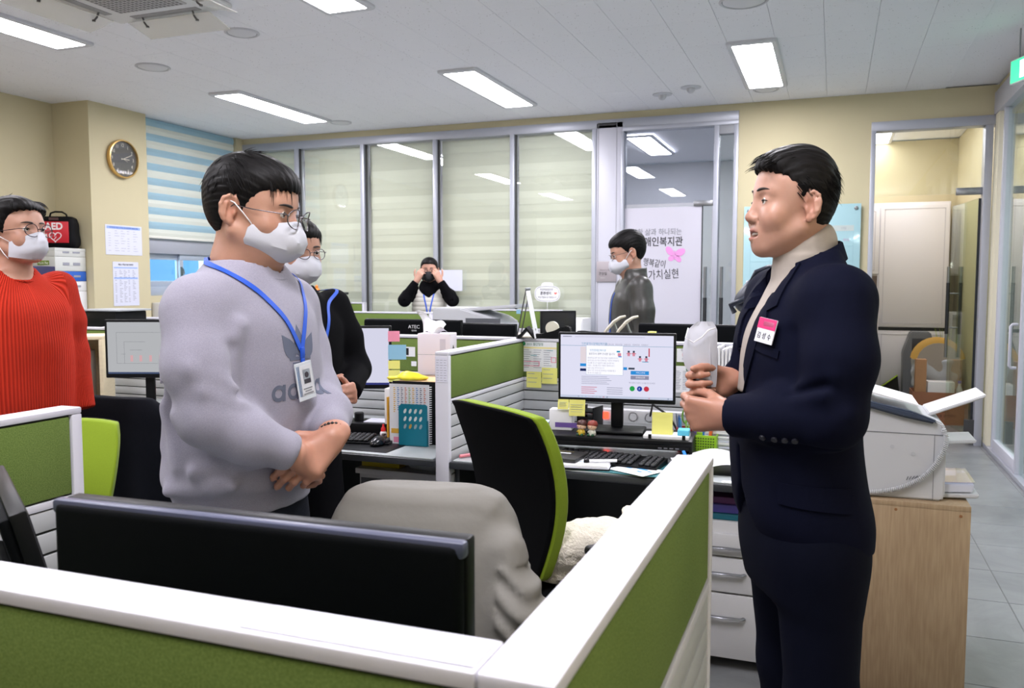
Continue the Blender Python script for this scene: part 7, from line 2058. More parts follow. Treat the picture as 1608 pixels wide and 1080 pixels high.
carton('b', 'white box with two black words, fourth below the AED bag', 5.60,5.93,1.325,1.414,boxw,lines_)
carton('b', 'plain white box at the bottom of the stack', 5.60,5.93,1.156,1.324,boxw)
carton('b', 'plain grey box under the dark navy box', 5.30,5.598,1.156,1.299,boxg)
t = thing('aed_bag', 'black and red AED carrying bag on top of the stacked boxes', 'bag', (-6.60,5.79,1.714),math.radians(24))
bagm = fabric('black_nylon', (20,20,22),0.6,var=0.1)
S = SDF(ax((-0.20,0.20,0.007)),ax((-0.12,0.12,0.007)),ax((-0.01,0.34,0.007)))
S.loft([(0.0,0.155,-0.155,0.070),(0.02,0.165,-0.165,0.080),(0.14,0.165,-0.165,0.082),(0.24,0.158,-0.155,0.070),(0.275,0.140,-0.140,0.055),(0.285,0.12,-0.12,0.045)],k=0,n=5)
V,Q = S.verts_faces(); mesh_np('bag_body', V,Q,bagm,t,relax=1)
boxo('red_panel', (-0.135,-0.090,0.045),(0.125,-0.079,0.235),mat('aed_red', (200,26,44),0.45),t,0.003)
text('letters', 'AED', 0.085,mat('aed_white', (240,232,234), .5),t,(0.0,-0.0905,0.190),sx=0.95,bold=0.003)
wm = mat('aed_white', (240,232,234), .5)
bm = NB(); pts = [(0.055 * (16 * math.sin(a) ** 3) / 17 + 0.01,-0.0905,0.100 + 0.050 * (13 * math.cos(a) - 5 * math.cos(2 * a) - 2 * math.cos(3 * a) - math.cos(4 * a)) / 17) for a in np.linspace(0,2 * PI,40,endpoint=False)]
tube(bm,pts,0.0045,6,closed=True); tube(bm,[(0.02,-0.0905,0.125),(0.0,-0.0905,0.102),(0.02,-0.0905,0.100),(0.0,-0.0905,0.075)],0.004,6); obj('heart_symbol', bm,wm,t)
boxo('white_tag', (-0.150,-0.092,0.040),(-0.060,-0.086,0.125),mat('tag_white', (210,212,206), .4),t,0.002); boxo('badge_patch', (-0.045,-0.084,0.248),(0.035,-0.072,0.27),mat('maroon_patch', (80,50,50), .6),t)
bm = NB(); tube(bm,[(-0.07,-0.01,0.282),(-0.06,-0.01,0.315),(-0.02,-0.01,0.328),(0.04,-0.01,0.326),(0.075,-0.01,0.305),(0.085,-0.01,0.275)],0.008,8); obj('handle', bm,bagm,t,smooth=True)
# black printer below, in front of the boxes
t = thing('label_printer', 'small black printer on a stand behind the red jumper shoulder', 'printer', (-5.05,4.90,0))
boxo('stand', (-0.22,-0.2,0),(0.22,0.2,1.035),cabm,t,0.004); boxo('tray_table', (-0.24,-0.22,1.035),(0.24,0.22,1.055),cabm,t,0.003)
boxo('body', (-0.18,-0.15,1.056),(0.16,0.15,1.19),blk,t,0.01); boxo('lid', (-0.19,-0.16,1.192),(0.20,0.16,1.205),mat('grey_shelf', (176,180,184), .5),t,0.003)
# window sill shelf with white cabinets
t = thing('sill_shelf', 'white low shelf under the window', 'shelf', (-6.20,7.2,0))
boxo('carcass', (-0.22,-0.50,0),(0.10,0.60,1.20),boxw,t,0.004); boxo('door', (0.10,-0.49,0.1),(0.112,0.59,1.17),boxw,t,0.003)
o = boxo('blue_folder', (-6.35,6.75,1.202),(-6.12,7.02,1.225),mat('folder_blue2', (50,90,160), .5),None,0.004); tag(o, 'blue folder lying on the white shelf under the window', 'folder')

# black stand with an orange toy, far left of the glass wall
t = thing('printer_stand', 'black plastic stand at the foot of the glass partition behind the black sweater', 'stand', (-5.18,7.72,0))
boxo('cabinet', (-0.30,-0.18,0),(0.24,0.18,1.12),cabm,t,0.004)
bm = NB(); prism(bm,[(-0.34,0.14),(0.30,0.14),(0.24,-0.02),(-0.28,-0.02)],-0.15,0.15, 'y');
for v in bm.verts: v.co.z += 1.141
bmesh.ops.bevel(bm,geom=list(bm.edges),offset=0.01,segments=2,affect='EDGES'); obj('tub', bm,mat('dark_green_plastic', (36,42,42), .45),t,smooth=30)
boxo('tub_rim', (-0.36,-0.17,1.275),(0.32,0.17,1.30),mat('dark_green_plastic', (36,42,42), .45),t,0.006)
boxo('label', (0.0,-0.16,1.15),(0.05,-0.148,1.20),paper,t)
t = thing('small_toy', 'tiny orange plastic toy on the black stand', 'toy', (-5.15,7.72,1.301))
bm = NB(); lathe(bm,[(0.02,0),(0.035,0.012),(0.03,0.035),(0.014,0.045)],seg=14); lathe(bm,[(0.006,0.04),(0.018,0.052),(0.016,0.068),(0.004,0.078)],seg=12); obj('toy_body', bm,mat('orange_plastic', (236,140,50), .4),t,smooth=True)

# papers on the glass and the speech-bubble sign
o = boxo('wall_paper_sheet', (-3.93,YB - 0.034,1.315),(-3.645,YB - 0.031,1.535),paper2,None); tag(o, 'pale sheet taped on the glass right of the white vest', 'paper')
o = boxo('wall_paper_sheet', (-3.93,YB - 0.037,1.12),(-3.76,YB - 0.0345,1.33),paper,None); tag(o, 'narrow pale sheet hanging below the other one on the glass', 'paper')
t = thing('speech_bubble_sign', 'white paper speech bubble with dark lettering and a red heart at the glass wall', 'sign', (-2.70,YB - 0.05,1.29))
bm = NB()
def bub(sx,sz,cx=0,cz=0,n=40): return [(cx + sx * np.sign(math.cos(a)) * abs(math.cos(a)) ** 0.65,cz + sz * np.sign(math.sin(a)) * abs(math.sin(a)) ** 0.75) for a in np.linspace(0,2 * PI,n,endpoint=False)]
prism(bm,bub(0.135,0.082),-0.001,0.003, 'y'); prism(bm,bub(0.062,0.03,0,0.085),0.0,0.0035, 'y'); obj('card', bm,paper,t)
bm = NB(); tube(bm,[(p[0],-0.0015,p[1]) for p in bub(0.126,0.073)],0.0016,5,closed=True); obj('outline', bm,ink,t)
text('letters', '작업적응훈련반', 0.026,ink,t,(-0.008,-0.002,0.040),sx=0.85); text('letters', '훈련생이', 0.038,ink,t,(-0.015,-0.002,0.002),sx=0.85,bold=0.0008); text('letters', '직접 만들어 낸 작품입니다', 0.023,ink,t,(0,-0.002,-0.038),sx=0.8)
bm = NB(); pts = [(0.088 + 0.017 * (16 * math.sin(a) ** 3) / 17,0.004 + 0.016 * (13 * math.cos(a) - 5 * math.cos(2 * a) - 2 * math.cos(3 * a) - math.cos(4 * a)) / 17) for a in np.linspace(0,2 * PI,30,endpoint=False)]; prism(bm,pts,-0.0025,-0.001, 'y'); obj('heart', bm,mat('heart_red', (226,110,100), .5),t)
bm = NB(); cyl(bm,(0,0.004,-0.08),(0,0.004,-0.17),0.003,seg=6); obj('stick', bm,paper,t)
t = thing('low_cabinet', 'pale low cabinet at the foot of the glass wall left of the sign panel', 'cabinet', (-2.38,7.90,0))
boxo('carcass', (-0.14,-0.15,0),(0.16,0.15,1.06),boxw,t,0.004); boxo('door', (-0.13,-0.162,0.04),(0.15,-0.151,1.04),boxw,t,0.003)

# copier and tablet phone on the far desks
t = thing('copier', 'white flatbed printer with an open paper tray on the far desk', 'printer', (-2.78,6.50,0.705))
boxo('base_unit', (-0.28,-0.20,0),(0.28,0.20,0.148),fx2,t,0.01)
bm = NB(); prism(bm,[(-0.30,0),(0.30,0),(0.30,0.22),(0.22,0.27),(-0.05,0.34),(-0.30,0.34)],-0.22,0.22, 'y'); bmesh.ops.bevel(bm,geom=list(bm.edges),offset=0.012,segments=2,affect='EDGES');
for v in bm.verts: v.co.z += 0.15
obj('body', bm,fx,t,smooth=30)
bm = NB(); prism(bm,[(-0.10,0.355),(0.42,0.395),(0.43,0.425),(-0.08,0.385)],-0.20,0.20, 'y'); bmesh.ops.bevel(bm,geom=list(bm.edges),offset=0.006,segments=2,affect='EDGES');
for v in bm.verts: v.co.z += 0.10
obj('scanner_lid', bm,fx,t,smooth=30)
boxo('dark_slot', (0.0,-0.224,0.36),(0.30,-0.218,0.41),mat('slot_grey', (90,92,98), .5),t); boxo('button_strip', (-0.22,-0.224,0.15),(-0.12,-0.219,0.165),lead,t)
t = thing('tablet_phone', 'white framed telephone terminal with slanted grey display', 'telephone', (-2.12,5.0,0))
boxo('stand', (-0.22,-0.15,0),(0.24,0.20,1.02),cabm,t,0.004)
bm = NB(); prism(bm,[(-0.13,0.0),(0.15,0.0),(0.15,0.10),(-0.13,0.045)],-0.17,0.13, 'x')
for v in bm.verts: v.co.z += 1.021
bmesh.ops.bevel(bm,geom=list(bm.edges),offset=0.006,segments=2,affect='EDGES'); ph = obj('housing', bm,fx,t,smooth=30)
bm = NB(); quad(bm,[(-0.15,-0.115,1.0722),(0.07,-0.115,1.0722),(0.07,0.125,1.1193),(-0.15,0.125,1.1193)]); obj('display', bm,mat('slate_display', (96,112,132),0.2),ph)

# ---- things on the caps of the middle partitions
t = thing('desk_calendar', 'white and black A-frame desk calendar standing on the partition corner', 'calendar', (-1.395,3.90,ZP + 0.002),math.radians(103))
R_ = 0.24
bm = NB(); b2(bm,(-0.085,-0.0015,0),(0.085,0.0015,R_),0.001); bmesh.ops.transform(bm,matrix=Matrix.Translation((0,-0.045,0)) @ Matrix.Rotation(math.radians(-11),4, 'X'),verts=bm.verts); obj('front_leaf', bm,paper,t)
bm = NB()
for a in (-0.085,0.069): b2(bm,(a,-0.002,0),(a + 0.016,0.002,R_))
b2(bm,(-0.085,-0.002,0),(0.085,0.002,0.016)); b2(bm,(-0.085,-0.002,R_ - 0.012),(0.085,0.002,R_))
bmesh.ops.transform(bm,matrix=Matrix.Translation((0,0.045,0)) @ Matrix.Rotation(math.radians(11),4, 'X'),verts=bm.verts); obj('rear_leaf', bm,mat('calendar_dark', (60,58,58), .6),t)
bm = NB(); prism(bm,[(-0.045,0),(-0.035,0.0),(0.0,0.042),(0.035,0.0),(0.045,0),(0.0,0.055)],-0.075,0.075, 'x'); obj('foot_fold', bm,blk,t)
bm = NB();
for k in range(9): tube(bm,[(-0.07 + 0.0175 * k,0.006 * math.cos(a),R_ - 0.002 + 0.006 * math.sin(a)) for a in np.linspace(0,2 * PI,8,endpoint=False)],0.001,4,closed=True)
obj('spiral', bm,steel,t); boxo('blue_tab', (-0.088,0.025,0.12),(-0.082,0.045,0.14),bluen,t)
t = thing('tape_dispenser', 'black tape dispenser with a white roll on the partition cap', 'tape dispenser', (-1.275,3.905,ZP + 0.002),math.radians(5))
bm = NB(); prism(bm,[(-0.085,0),(0.095,0),(0.098,0.045),(0.085,0.062),(0.05,0.055),(0.02,0.038),(-0.045,0.022),(-0.085,0.020)],-0.028,0.028, 'y'); bmesh.ops.bevel(bm,geom=list(bm.edges),offset=0.005,segments=2,affect='EDGES'); obj('body', bm,blk,t,smooth=40)
bm = NB(); lathe(bm,[(0.014,-0.011),(0.032,-0.011),(0.032,0.011),(0.014,0.011)],(0.005,0,0.050),28, 'y'); obj('tape_roll', bm,mat('tape_clear', (226,222,206), .3),t,smooth=40)
boxo('cutter', (-0.090,-0.012,0.020),(-0.080,0.012,0.045),blk,t)
t = thing('stapler', 'black stapler on the partition cap left of the website monitor', 'stapler', (-1.088,3.905,ZP + 0.002),math.radians(3))
bm = NB(); prism(bm,[(-0.055,0),(0.06,0),(0.06,0.006),(-0.05,0.010)],-0.013,0.013, 'y'); obj('base', bm,blk,t)
bm = NB(); prism(bm,[(-0.058,0.018),(0.045,0.012),(0.064,0.012),(0.064,0.022),(0.052,0.034),(-0.03,0.040),(-0.058,0.038)],-0.014,0.014, 'y'); bmesh.ops.bevel(bm,geom=list(bm.edges),offset=0.004,segments=2,affect='EDGES'); obj('arm', bm,blk,t,smooth=40)
boxo('hinge', (0.035,-0.013,0.005),(0.06,0.013,0.02),steel,t)
for k in range(2):
    t = thing('paper_punch', ['beige lever paper punch on the partition cap, left of the pair', 'beige lever paper punch on the partition cap, right of the pair'][k], 'paper punch', (-0.965 + 0.060 * k,3.905,ZP + 0.002),math.radians(8))
    bg = mat('beige_enamel', (206,200,184),0.4)
    bm = NB(); prism(bm,[(-0.06,0),(0.035,0),(0.035,0.012),(-0.06,0.010)],-0.022,0.022, 'y'); obj('base', bm,bg,t)
    bm = NB(); tube(bm,[(-0.055,0,0.012),(-0.035,0,0.045),(0.0,0,0.085),(0.03,0,0.105),(0.055,0,0.112)],0.011,10,rr=[.008, .011, .012, .011, .007],flat=0.7); obj('lever', bm,bg,t,smooth=True)
    bm = NB(); tube(bm,[(0.03,0,0.01),(0.012,0,0.05),(0.0,0,0.08)],0.006,8); cyl(bm,(0.0,-0.018,0.02),(0.0,0.018,0.02),0.009,seg=12); obj('link', bm,steel,t,smooth=40)
o = boxo('note_pad', (-0.800,3.885,ZP + 0.0015),(-0.765,3.92,ZP + 0.045),yel,None,0.002); tag(o, 'yellow note block on the partition cap beside the punches', 'note pad')

# ---- pinned papers on the partition behind the website monitor
YP = 3.90 - 0.033
def pinned(lab,px0,py0,px1,py1,m=paper,dy=0.0,name='pinned_paper', cat='paper', parts=None):
    a = at_y(px0,py0,YP - dy); b = at_y(px1,py1,YP - dy); w,h = (b[0] - a[0]) / 2,(a[2] - b[2]) / 2
    t = thing(name,lab,cat,((a[0] + b[0]) / 2,YP - dy,(a[2] + b[2]) / 2))
    boxo('sheet', (-w,-0.0012,-h),(w,0,h),m,t)
    if parts: parts(t,w,h)
    return t
def pin(t,x,z,m,r=0.010):
    bm = NB(); lathe(bm,[(r * 0.6,0.0),(r,-0.006),(r * 0.8,-0.010),(r * 0.3,-0.011)],(x,-0.001,z),14, 'y'); obj('pin', bm,m,t,smooth=True)
def rowsprint(t,w,h,n,m=lead,x0=-0.85,x1=0.85,z0=0.75,z1=-0.85,cols=1):
    bm = NB()
    for i in range(n):
        z = z0 + (z1 - z0) * i / n
        for c in range(cols):
            xa = x0 + (x1 - x0) * c / cols; xb = xa + (x1 - x0) / cols * (0.55 + 0.3 * ((i * 7 + c * 3) % 4) / 4)
            b2(bm,(w * xa,-0.0018,h * z - 0.0012),(w * xb,-0.0011,h * z + 0.0012))
    o = obj('printed_rows', bm,m,t); tag(o,kind='stuff')
pg = mat('green_pin', (30,120,70),0.3); po = mat('orange_pin', (236,120,40), .3)
def cal(t,w,h):
    boxo('header_band', (-w,-0.0016,h * 0.55),(w,-0.0011,h * 0.66),mat('cal_cream', (240,226,160), .6),t); rowsprint(t,w,h,9,lead,cols=3,z0=0.45)
    text('letters', '2021 월간일정', 0.016,mat('teal_ink', (20,110,90), .6),t,(-w * 0.2,-0.0016,h * 0.83),sx=0.9)
    for a,b,c,d in ((-0.9,-0.62,0.05,-0.30),(0.7,-0.35,0.98,0.0)):
        bm = NB()
        for q in ((a,b,c,b + .03),(a,d - .03,c,d),(a,b,a + .03,d),(c - .03,b,c,d)): b2(bm,(w * q[0],-0.0020,h * q[1]),(w * q[2],-0.0011,h * q[3]))
        obj('pink_frame', bm,mat('pink_marker', (240,110,150), .6),t)
    for a,b in ((-0.45,0.08),(0.45,0.42)): boxo('teal_mark', (w * a,-0.0018,h * b),(w * (a + 0.35),-0.0011,h * (b + 0.04)),mat('teal_mark', (80,170,180), .6),t)
    pin(t,-w * 0.82,h * 0.88,pg)
pinned('monthly plan sheet with pink frames pinned left of the website monitor', 818,536,874,585,paper,0,parts=cal)
pinned('yellow sticky note hanging under the plan sheet, left one', 827,583,850,609,yel,0.012, 'sticky_note', 'sticky note', lambda t,w,h: rowsprint(t,w,h,3))
pinned('wide yellow sticky note under the plan sheet, right one', 851,577,875,603,yel,0.008, 'sticky_note', 'sticky note', lambda t,w,h: rowsprint(t,w,h,3))
def toon(t,w,h):
    bm = NB(); lathe(bm,[(w * 0.42,-0.0011),(w * 0.42,-0.0018)],(0,0,h * 0.1),18, 'y'); obj('pink_drawing', bm,mat('soft_pink', (232,176,180), .6),t)
    text('letters', '하수민', 0.014,lead,t,(0,-0.0016,-h * 0.62)); text('letters', '행복한 우리', 0.010,lead,t,(0,-0.0016,h * 0.75))
pinned('small white card with a pink drawing pinned right of the website monitor', 1063,547,1092,569,paper,0, 'pinned_card', 'card', toon)
pinned('pink tape tab under the small card', 1075,569,1085,574,pnk,0, 'tape_tab', 'tape')
def tab(t,w,h): rowsprint(t,w,h,12,lead,cols=4,z0=0.6); pin(t,-w * 0.1,h * 0.78,pg); pin(t,w * 0.35,h * 0.95,po,0.009)
pinned('timetable sheet pinned right of the website monitor', 1057,574,1110,618,paper,0,parts=tab)
# photo card and paper tabs on the partition behind the tissue box
YP = 3.93 - 0.033
def photo(t,w,h): boxo('print', (-w * 0.8,-0.0018,-h * 0.72),(w * 0.15,-0.0011,h * 0.75),mat('photo_black', (28,28,32), .4),t); boxo('face', (-w * 0.45,-0.0022,-h * 0.1),(-w * 0.25,-0.0015,h * 0.35),mat('photo_pale', (190,184,184), .5),t); boxo('coat', (-w * 0.6,-0.0021,-h * 0.7),(-w * 0.15,-0.0015,-h * 0.15),mat('photo_coat', (62,62,70), .5),t)
pinned('instant photo with a dark print on the partition behind the snack bag', 628.5,544,652,560,paper,0, 'photo_card', 'photo', photo)
pinned('small white paper tab next to the tissue tower', 646,567,654,575,paper,0.004, 'paper_tab', 'paper')

# sticky notes on the website monitor
def on_screen(mon,lab,x0,x1,z0,z1,m=yel,y=-0.014,rows=4):
    t = thing('sticky_note', lab, 'sticky note', mon.location,mon.rotation_euler.z)
    bm = NB(); n = 5
    for i in range(n):
        pass
    P = [(y - 0.010 * math.sin(0.5 * PI * (1 - i / n)) ** 2,z0 + (z1 - z0) * i / n) for i in range(n + 1)]
    prof = [(p[0],p[1]) for p in P] + [(p[0] + 0.0008,p[1]) for p in P[::-1]]
    prism(bm,prof,x0,x1, 'x'); obj('sheet', bm,m,t)
    bm = NB()
    for k in range(rows): zz = z1 - (z1 - z0) * (0.3 + 0.15 * k); b2(bm,(x0 + 0.006,y - 0.0085,zz),(x1 - 0.008 - 0.004 * (k % 2),y - 0.0070,zz + 0.0014))
    o = obj('handwriting', bm,lead,t); tag(o,kind='stuff')
    return t
on_screen(monA, 'yellow sticky note at the bottom left corner of the website monitor', -0.237,-0.192,0.088,0.128)
on_screen(monA, 'larger yellow sticky note hanging below the website monitor', -0.190,-0.124,0.062,0.128,rows=4)
# notes on the half hidden monitor of desk B
mB = [o for o in COL.objects if o.get('label', '').startswith('white-screened')][0]
for k,(z0,z1,m,lab) in enumerate(((0.42,0.47,pnk, 'pink note on the edge of the half hidden monitor'),(0.335,0.405,bluen, 'blue note on the edge of the half hidden monitor'),(0.29,0.33,yel, 'upper yellow note on the edge of the half hidden monitor'),(0.23,0.285,yel, 'lower yellow note on the edge of the half hidden monitor'))):
    t = thing('sticky_note', lab, 'sticky note', mB.location,mB.rotation_euler.z); w = 0.045 + 0.03 * (k == 1)
    boxo('sheet', (0.235,-0.0135,z0),(0.245 + w,-0.0125,z1),m,t)

# ---- riser top: two figurines, note tray, small box; power strip behind
rl = Vector((-0.83,3.34,0.703)); ra = math.radians(5)
def on_riser(x,y,z=0.0905): return (rl.x + x * math.cos(ra) - y * math.sin(ra),rl.y + x * math.sin(ra) + y * math.cos(ra),rl.z + z)
def figurine(lab,loc,body,hair,legs):
    t = thing('figurine', lab, 'figurine', loc,math.radians(-15), 'pair of figurines on the riser')
    bm = NB(); lathe(bm,[(0.010,0.0),(0.015,0.004),(0.013,0.018),(0.008,0.026)],seg=16); obj('torso', bm,body,t,smooth=True)
    bm = NB(); lathe(bm,[(0.004,0.022),(0.016,0.028),(0.0195,0.038),(0.016,0.050),(0.005,0.056)],seg=18); hd = obj('head', bm,mat('figurine_skin', (236,196,166), .4),t,smooth=True)
    bm = NB(); lathe(bm,[(0.0195,0.038),(0.0215,0.046),(0.017,0.057),(0.005,0.062)],(0,0.003,0),18); obj('hair', bm,hair,t,smooth=True)
    for s in (-1,1):
        bm = NB(); tube(bm,[(s * 0.007,-0.004,0.005),(s * 0.010,-0.018,0.004)],0.005,8); obj('foot', bm,legs,t,smooth=True)
        bm = NB(); tube(bm,[(s * 0.011,0,0.020),(s * 0.017,-0.006,0.012)],0.0035,8); obj('arm', bm,body,t,smooth=True)
        bm = NB(); bmesh.ops.create_icosphere(bm,subdivisions=1,radius=0.0018); bmesh.ops.translate(bm,vec=(s * 0.007,-0.0185,0.038),verts=bm.verts); obj('eye', bm,blk,hd)
figurine('tiny figurine in yellow with dark brown hair on the riser', on_riser(-0.105,-0.105),mat('fig_yellow', (206,176,60), .4),mat('fig_darkhair', (70,34,30), .4),mat('fig_green', (40,90,60), .4))
figurine('tiny figurine in white and green with red hair on the riser', on_riser(-0.062,-0.105),mat('fig_white', (214,214,200), .4),mat('fig_redhair', (136,52,40), .4),mat('fig_green', (40,90,60), .4))
t = thing('note_tray', 'yellow note block standing on a stack of papers on the riser', 'note pad', on_riser(0.215,-0.06),math.radians(5))
boxo('paper_stack', (-0.075,-0.05,0),(0.10,0.05,0.014),paper,t,0.002)
bm = NB(); P = [(-0.012 - 0.010 * (1 - v) ** 2 * 1.0 + 0.0 * v,0.015 + 0.085 * v) for v in np.linspace(0,1,6)]; prism(bm,[(p[0],p[1]) for p in P] + [(p[0] + 0.002,p[1]) for p in P[::-1]],-0.045,0.035, 'x'); obj('sticky_sheet', bm,yel,t)
boxo('note_block', (-0.045,-0.012,0.0145),(0.035,0.03,0.026),yel,t,0.001); boxo('cyan_slip', (0.055,-0.03,0.0145),(0.10,0.03,0.036),mat('cyan_slip', (90,190,220), .5),t,0.002)
for x in (-0.055,0.075): boxo('clip', (x,-0.052,0.002),(x + 0.012,-0.046,0.018),blk,t)
t = thing('small_white_box', 'white box with a purple band on the riser behind the sticky notes', 'box', on_riser(-0.215,0.02),math.radians(5))
boxo('body', (-0.045,-0.03,0),(0.05,0.03,0.085),paper,t,0.002); boxo('purple_band', (-0.02,-0.031,0.012),(0.09,-0.0285,0.032),mat('purple_band', (110,84,160), .5),t)
t = thing('power_strip', 'white power strip with a glowing red switch behind the riser', 'power strip', (-0.86,3.80,0.790))
pw = mat('power_strip_white', (216,216,220), .4)
boxo('housing', (-0.22,-0.02,-0.03),(0.30,0.03,0.03),pw,t,0.006); boxo('foot', (-0.20,-0.01,-0.0865),(0.28,0.02,-0.03),pw,t)
boxo('red_switch', (-0.125,-0.026,-0.016),(-0.095,-0.018,0.016),mat('red_glow', (230,40,30), .3,emit=(255,60,40),estr=1.2),t,0.002); boxo('dim_switch', (-0.18,-0.026,-0.012),(-0.16,-0.018,0.012),mat('dim_red', (190,110,120), .3),t,0.002)
for k in range(5):
    bm = NB(); lathe(bm,[(0.021,-0.024),(0.018,-0.024),(0.016,-0.018)],(-0.055 + 0.075 * k,0,0),20, 'y'); so = obj('socket', bm,pw,t,smooth=40)
    bm = NB(); lathe(bm,[(0.015,-0.0215),(0.015,-0.0225)],(-0.055 + 0.075 * k,0,0),16, 'y'); obj('socket_recess', bm,mat('socket_dark', (80,80,84), .5),so)
bm = NB(); tube(bm,[(-1.0 + 0.24,3.77,0.80),(-0.74,3.72,0.86),(-0.66,3.68,0.82),(-0.60,3.66,0.73),(-0.52,3.6,0.715)],0.005,6); tube(bm,[(-0.72,3.77,0.80),(-0.70,3.70,0.76),(-0.69,3.62,0.72),(-0.60,3.55,0.712)],0.004,6)
tagb(obj('power_cables', bm,blk,None,smooth=True), 'black cables curling from the power strip under the website monitor', 'cable')

# ---- desk phone
t = thing('desk_phone', 'black desk phone with small lit display behind the black-backed chair', 'telephone', (-1.232,3.50,0.7035),math.radians(6))
bm = NB(); prism(bm,[(-0.11,0),(0.10,0),(0.10,0.085),(-0.11,0.025)],-0.10,0.125, 'x'); bmesh.ops.bevel(bm,geom=list(bm.edges),offset=0.006,segments=2,affect='EDGES'); obj('base', bm,blk,t,smooth=30)
Rp = Matrix.Rotation(math.atan2(0.06,0.21),4, 'X')
def onph(bm,x,y): bmesh.ops.transform(bm,matrix=Matrix.Translation((x,y,0.025 + (y + 0.11) * 0.2857)) @ Rp,verts=bm.verts); return bm
bm = NB(); box(bm,(0,0,0.003),(0.085,0.05,0.004)); obj('display', onph(bm,0.02,0.055),mat('lcd', (186,206,226), .2,emit=(190,210,235),estr=0.25),t)
me = None
for i in range(4):
    for j in range(4):
        bm = NB(); box(bm,(0,0,0.005),(0.014,0.010,0.006),0.002,seg=1); obj('button', onph(bm,-0.015 + i * 0.022,-0.075 + j * 0.022),mat('phone_key', (60,62,66), .4),t)
for j in range(9):
    bm = NB(); box(bm,(0,0,0.004),(0.022,0.012,0.004),0.001,seg=1); obj('label_key', onph(bm,0.100,-0.085 + j * 0.020),paper,t)
bm = NB(); box(bm,(0,0,0.022),(0.045,0.19,0.022),0.010); box(bm,(0,0.078,0.012),(0.05,0.045,0.03),0.01); box(bm,(0,-0.078,0.012),(0.05,0.045,0.03),0.01); obj('handset', onph(bm,-0.085,0.0),blk,t,smooth=40)
t = thing('cable_rack', 'small black slotted rack right of the desk phone', 'rack', (-1.000,3.62,0.7035),math.radians(-10))
for k in range(5): boxo('shelf', (-0.035,-0.05,0.012 + k * 0.028),(0.04,0.05,0.022 + k * 0.028),blk,t,0.002)
for s in (-1,1): boxo('side', (s * 0.038 - 0.003,-0.05,0),(s * 0.038 + 0.003,0.05,0.15),blk,t,0.001)

# ---- right part of the middle desk: cups, papers, box, bag
def pen(t,x,y,z,dx,dy,L,m,m2=None,r=0.0042):
    bm = NB(); a = Vector((x,y,z)); d = Vector((dx,dy,1)).normalized(); cyl(bm,a,a + d * L,r,seg=8); o = obj('pen', bm,m,t,smooth=40)
    bm = NB(); cyl(bm,a + d * L,a + d * (L + 0.012),r * 0.8,r * 0.3,seg=8); obj('pen_tip', bm,m2 or m,o,smooth=40)
t = thing('pen_cup', 'red pen cup with scissors and pens right of the monitor', 'pen cup', (-0.560,3.50,0.7035))
redc = mat('red_plastic', (176,48,46),0.4)
bm = NB(); lathe(bm,[(0.030,0),(0.036,0.10),(0.034,0.10),(0.028,0.004)],seg=24); obj('cup', bm,redc,t,smooth=40)
grn_sc = mat('green_scissor', (120,170,70), .4)
for s in (-1,1):
    bm = NB(); tube(bm,[(0.010 + s * 0.010 + 0.014 * math.cos(a) * 0.8,0,0.155 + s * 0.008 + 0.028 * math.sin(a)) for a in np.linspace(0,2 * PI,18,endpoint=False)],0.004,7,closed=True); cyl(bm,(0.01 - s * 0.004,0,0.02),(0.01 + s * 0.008,0,0.130),0.004,seg=6); obj('scissor_handle', bm,grn_sc,t,smooth=True)
pen(t,-0.015,0,0.01,-0.08,0,0.13,mat('pen_blue', (40,120,200), .4)); pen(t,-0.022,0.01,0.01,-0.12,0,0.135,mat('pen_grey', (150,160,180), .4)); pen(t,-0.01,-0.012,0.01,-0.05,-0.05,0.12,mat('pen_sky', (90,170,220), .4))
t = thing('mesh_pen_holder', 'lime green perforated pen holder by the held mask', 'pen cup', (-0.470,3.46,0.7035))
limep = mat('lime_plastic', (150,200,40), .4)
for lo,hi in (((-0.045,-0.035,0),(0.045,0.035,0.004)),): boxo('floor_plate', lo,hi,limep,t)
for nm,lo,hi in (('front_wall', (-0.045,-0.037,0),(0.045,-0.034,0.085)),('back_wall', (-0.045,0.034,0),(0.045,0.037,0.085)),('side_wall', (-0.047,-0.035,0),(-0.044,0.035,0.085)),('side_wall', (0.044,-0.035,0),(0.047,0.035,0.085))): boxo(nm,lo,hi,limep,t,0.001)
bm = NB()
for i in range(8):
    for j in range(6): b2(bm,(-0.037 + i * 0.010,-0.0375,0.014 + j * 0.011),(-0.031 + i * 0.010,-0.0368,0.020 + j * 0.011))
o = obj('perforations', bm,mat('dark_lime', (70,100,26), .6),t); tag(o,kind='stuff')
pen(t,-0.03,0,0.01,-0.15,0,0.12,mat('pen_violet', (130,90,190), .4)); pen(t,-0.01,0.01,0.01,0.0,0,0.125,mat('pen_blue', (40,120,200), .4)); pen(t,0.01,0,0.01,0.12,0,0.12,mat('pen_orange', (236,110,60), .4),r=0.007)
t = thing('printed_sheets', 'printed white sheets with a red stamp leaning by the pen cups', 'paper', (-0.395,3.18,0.707),math.radians(20))
bm = NB(); sheet(bm, .3, .2,14,8,lambda u,v: (-0.15 + 0.30 * u,-0.10 + 0.20 * v,0.004 + 0.035 * math.sin(PI * u * 0.9) ** 2 + 0.02 * v)); obj('sheet', bm,paper,t,smooth=True)
bm = NB()
for k in range(9):
    v = 0.15 + 0.08 * k
    for a,b in ((0.1,0.4),(0.45,0.9)): quad(bm,[(-0.15 + 0.30 * u,-0.10 + 0.20 * v + dv,0.0047 + 0.035 * math.sin(PI * u * 0.9) ** 2 + 0.02 * v + dv * .1) for u,dv in ((a,0),(b,0),(b,0.003),(a,0.003))])
o = obj('printed_rows', bm,lead,t); tag(o,kind='stuff')
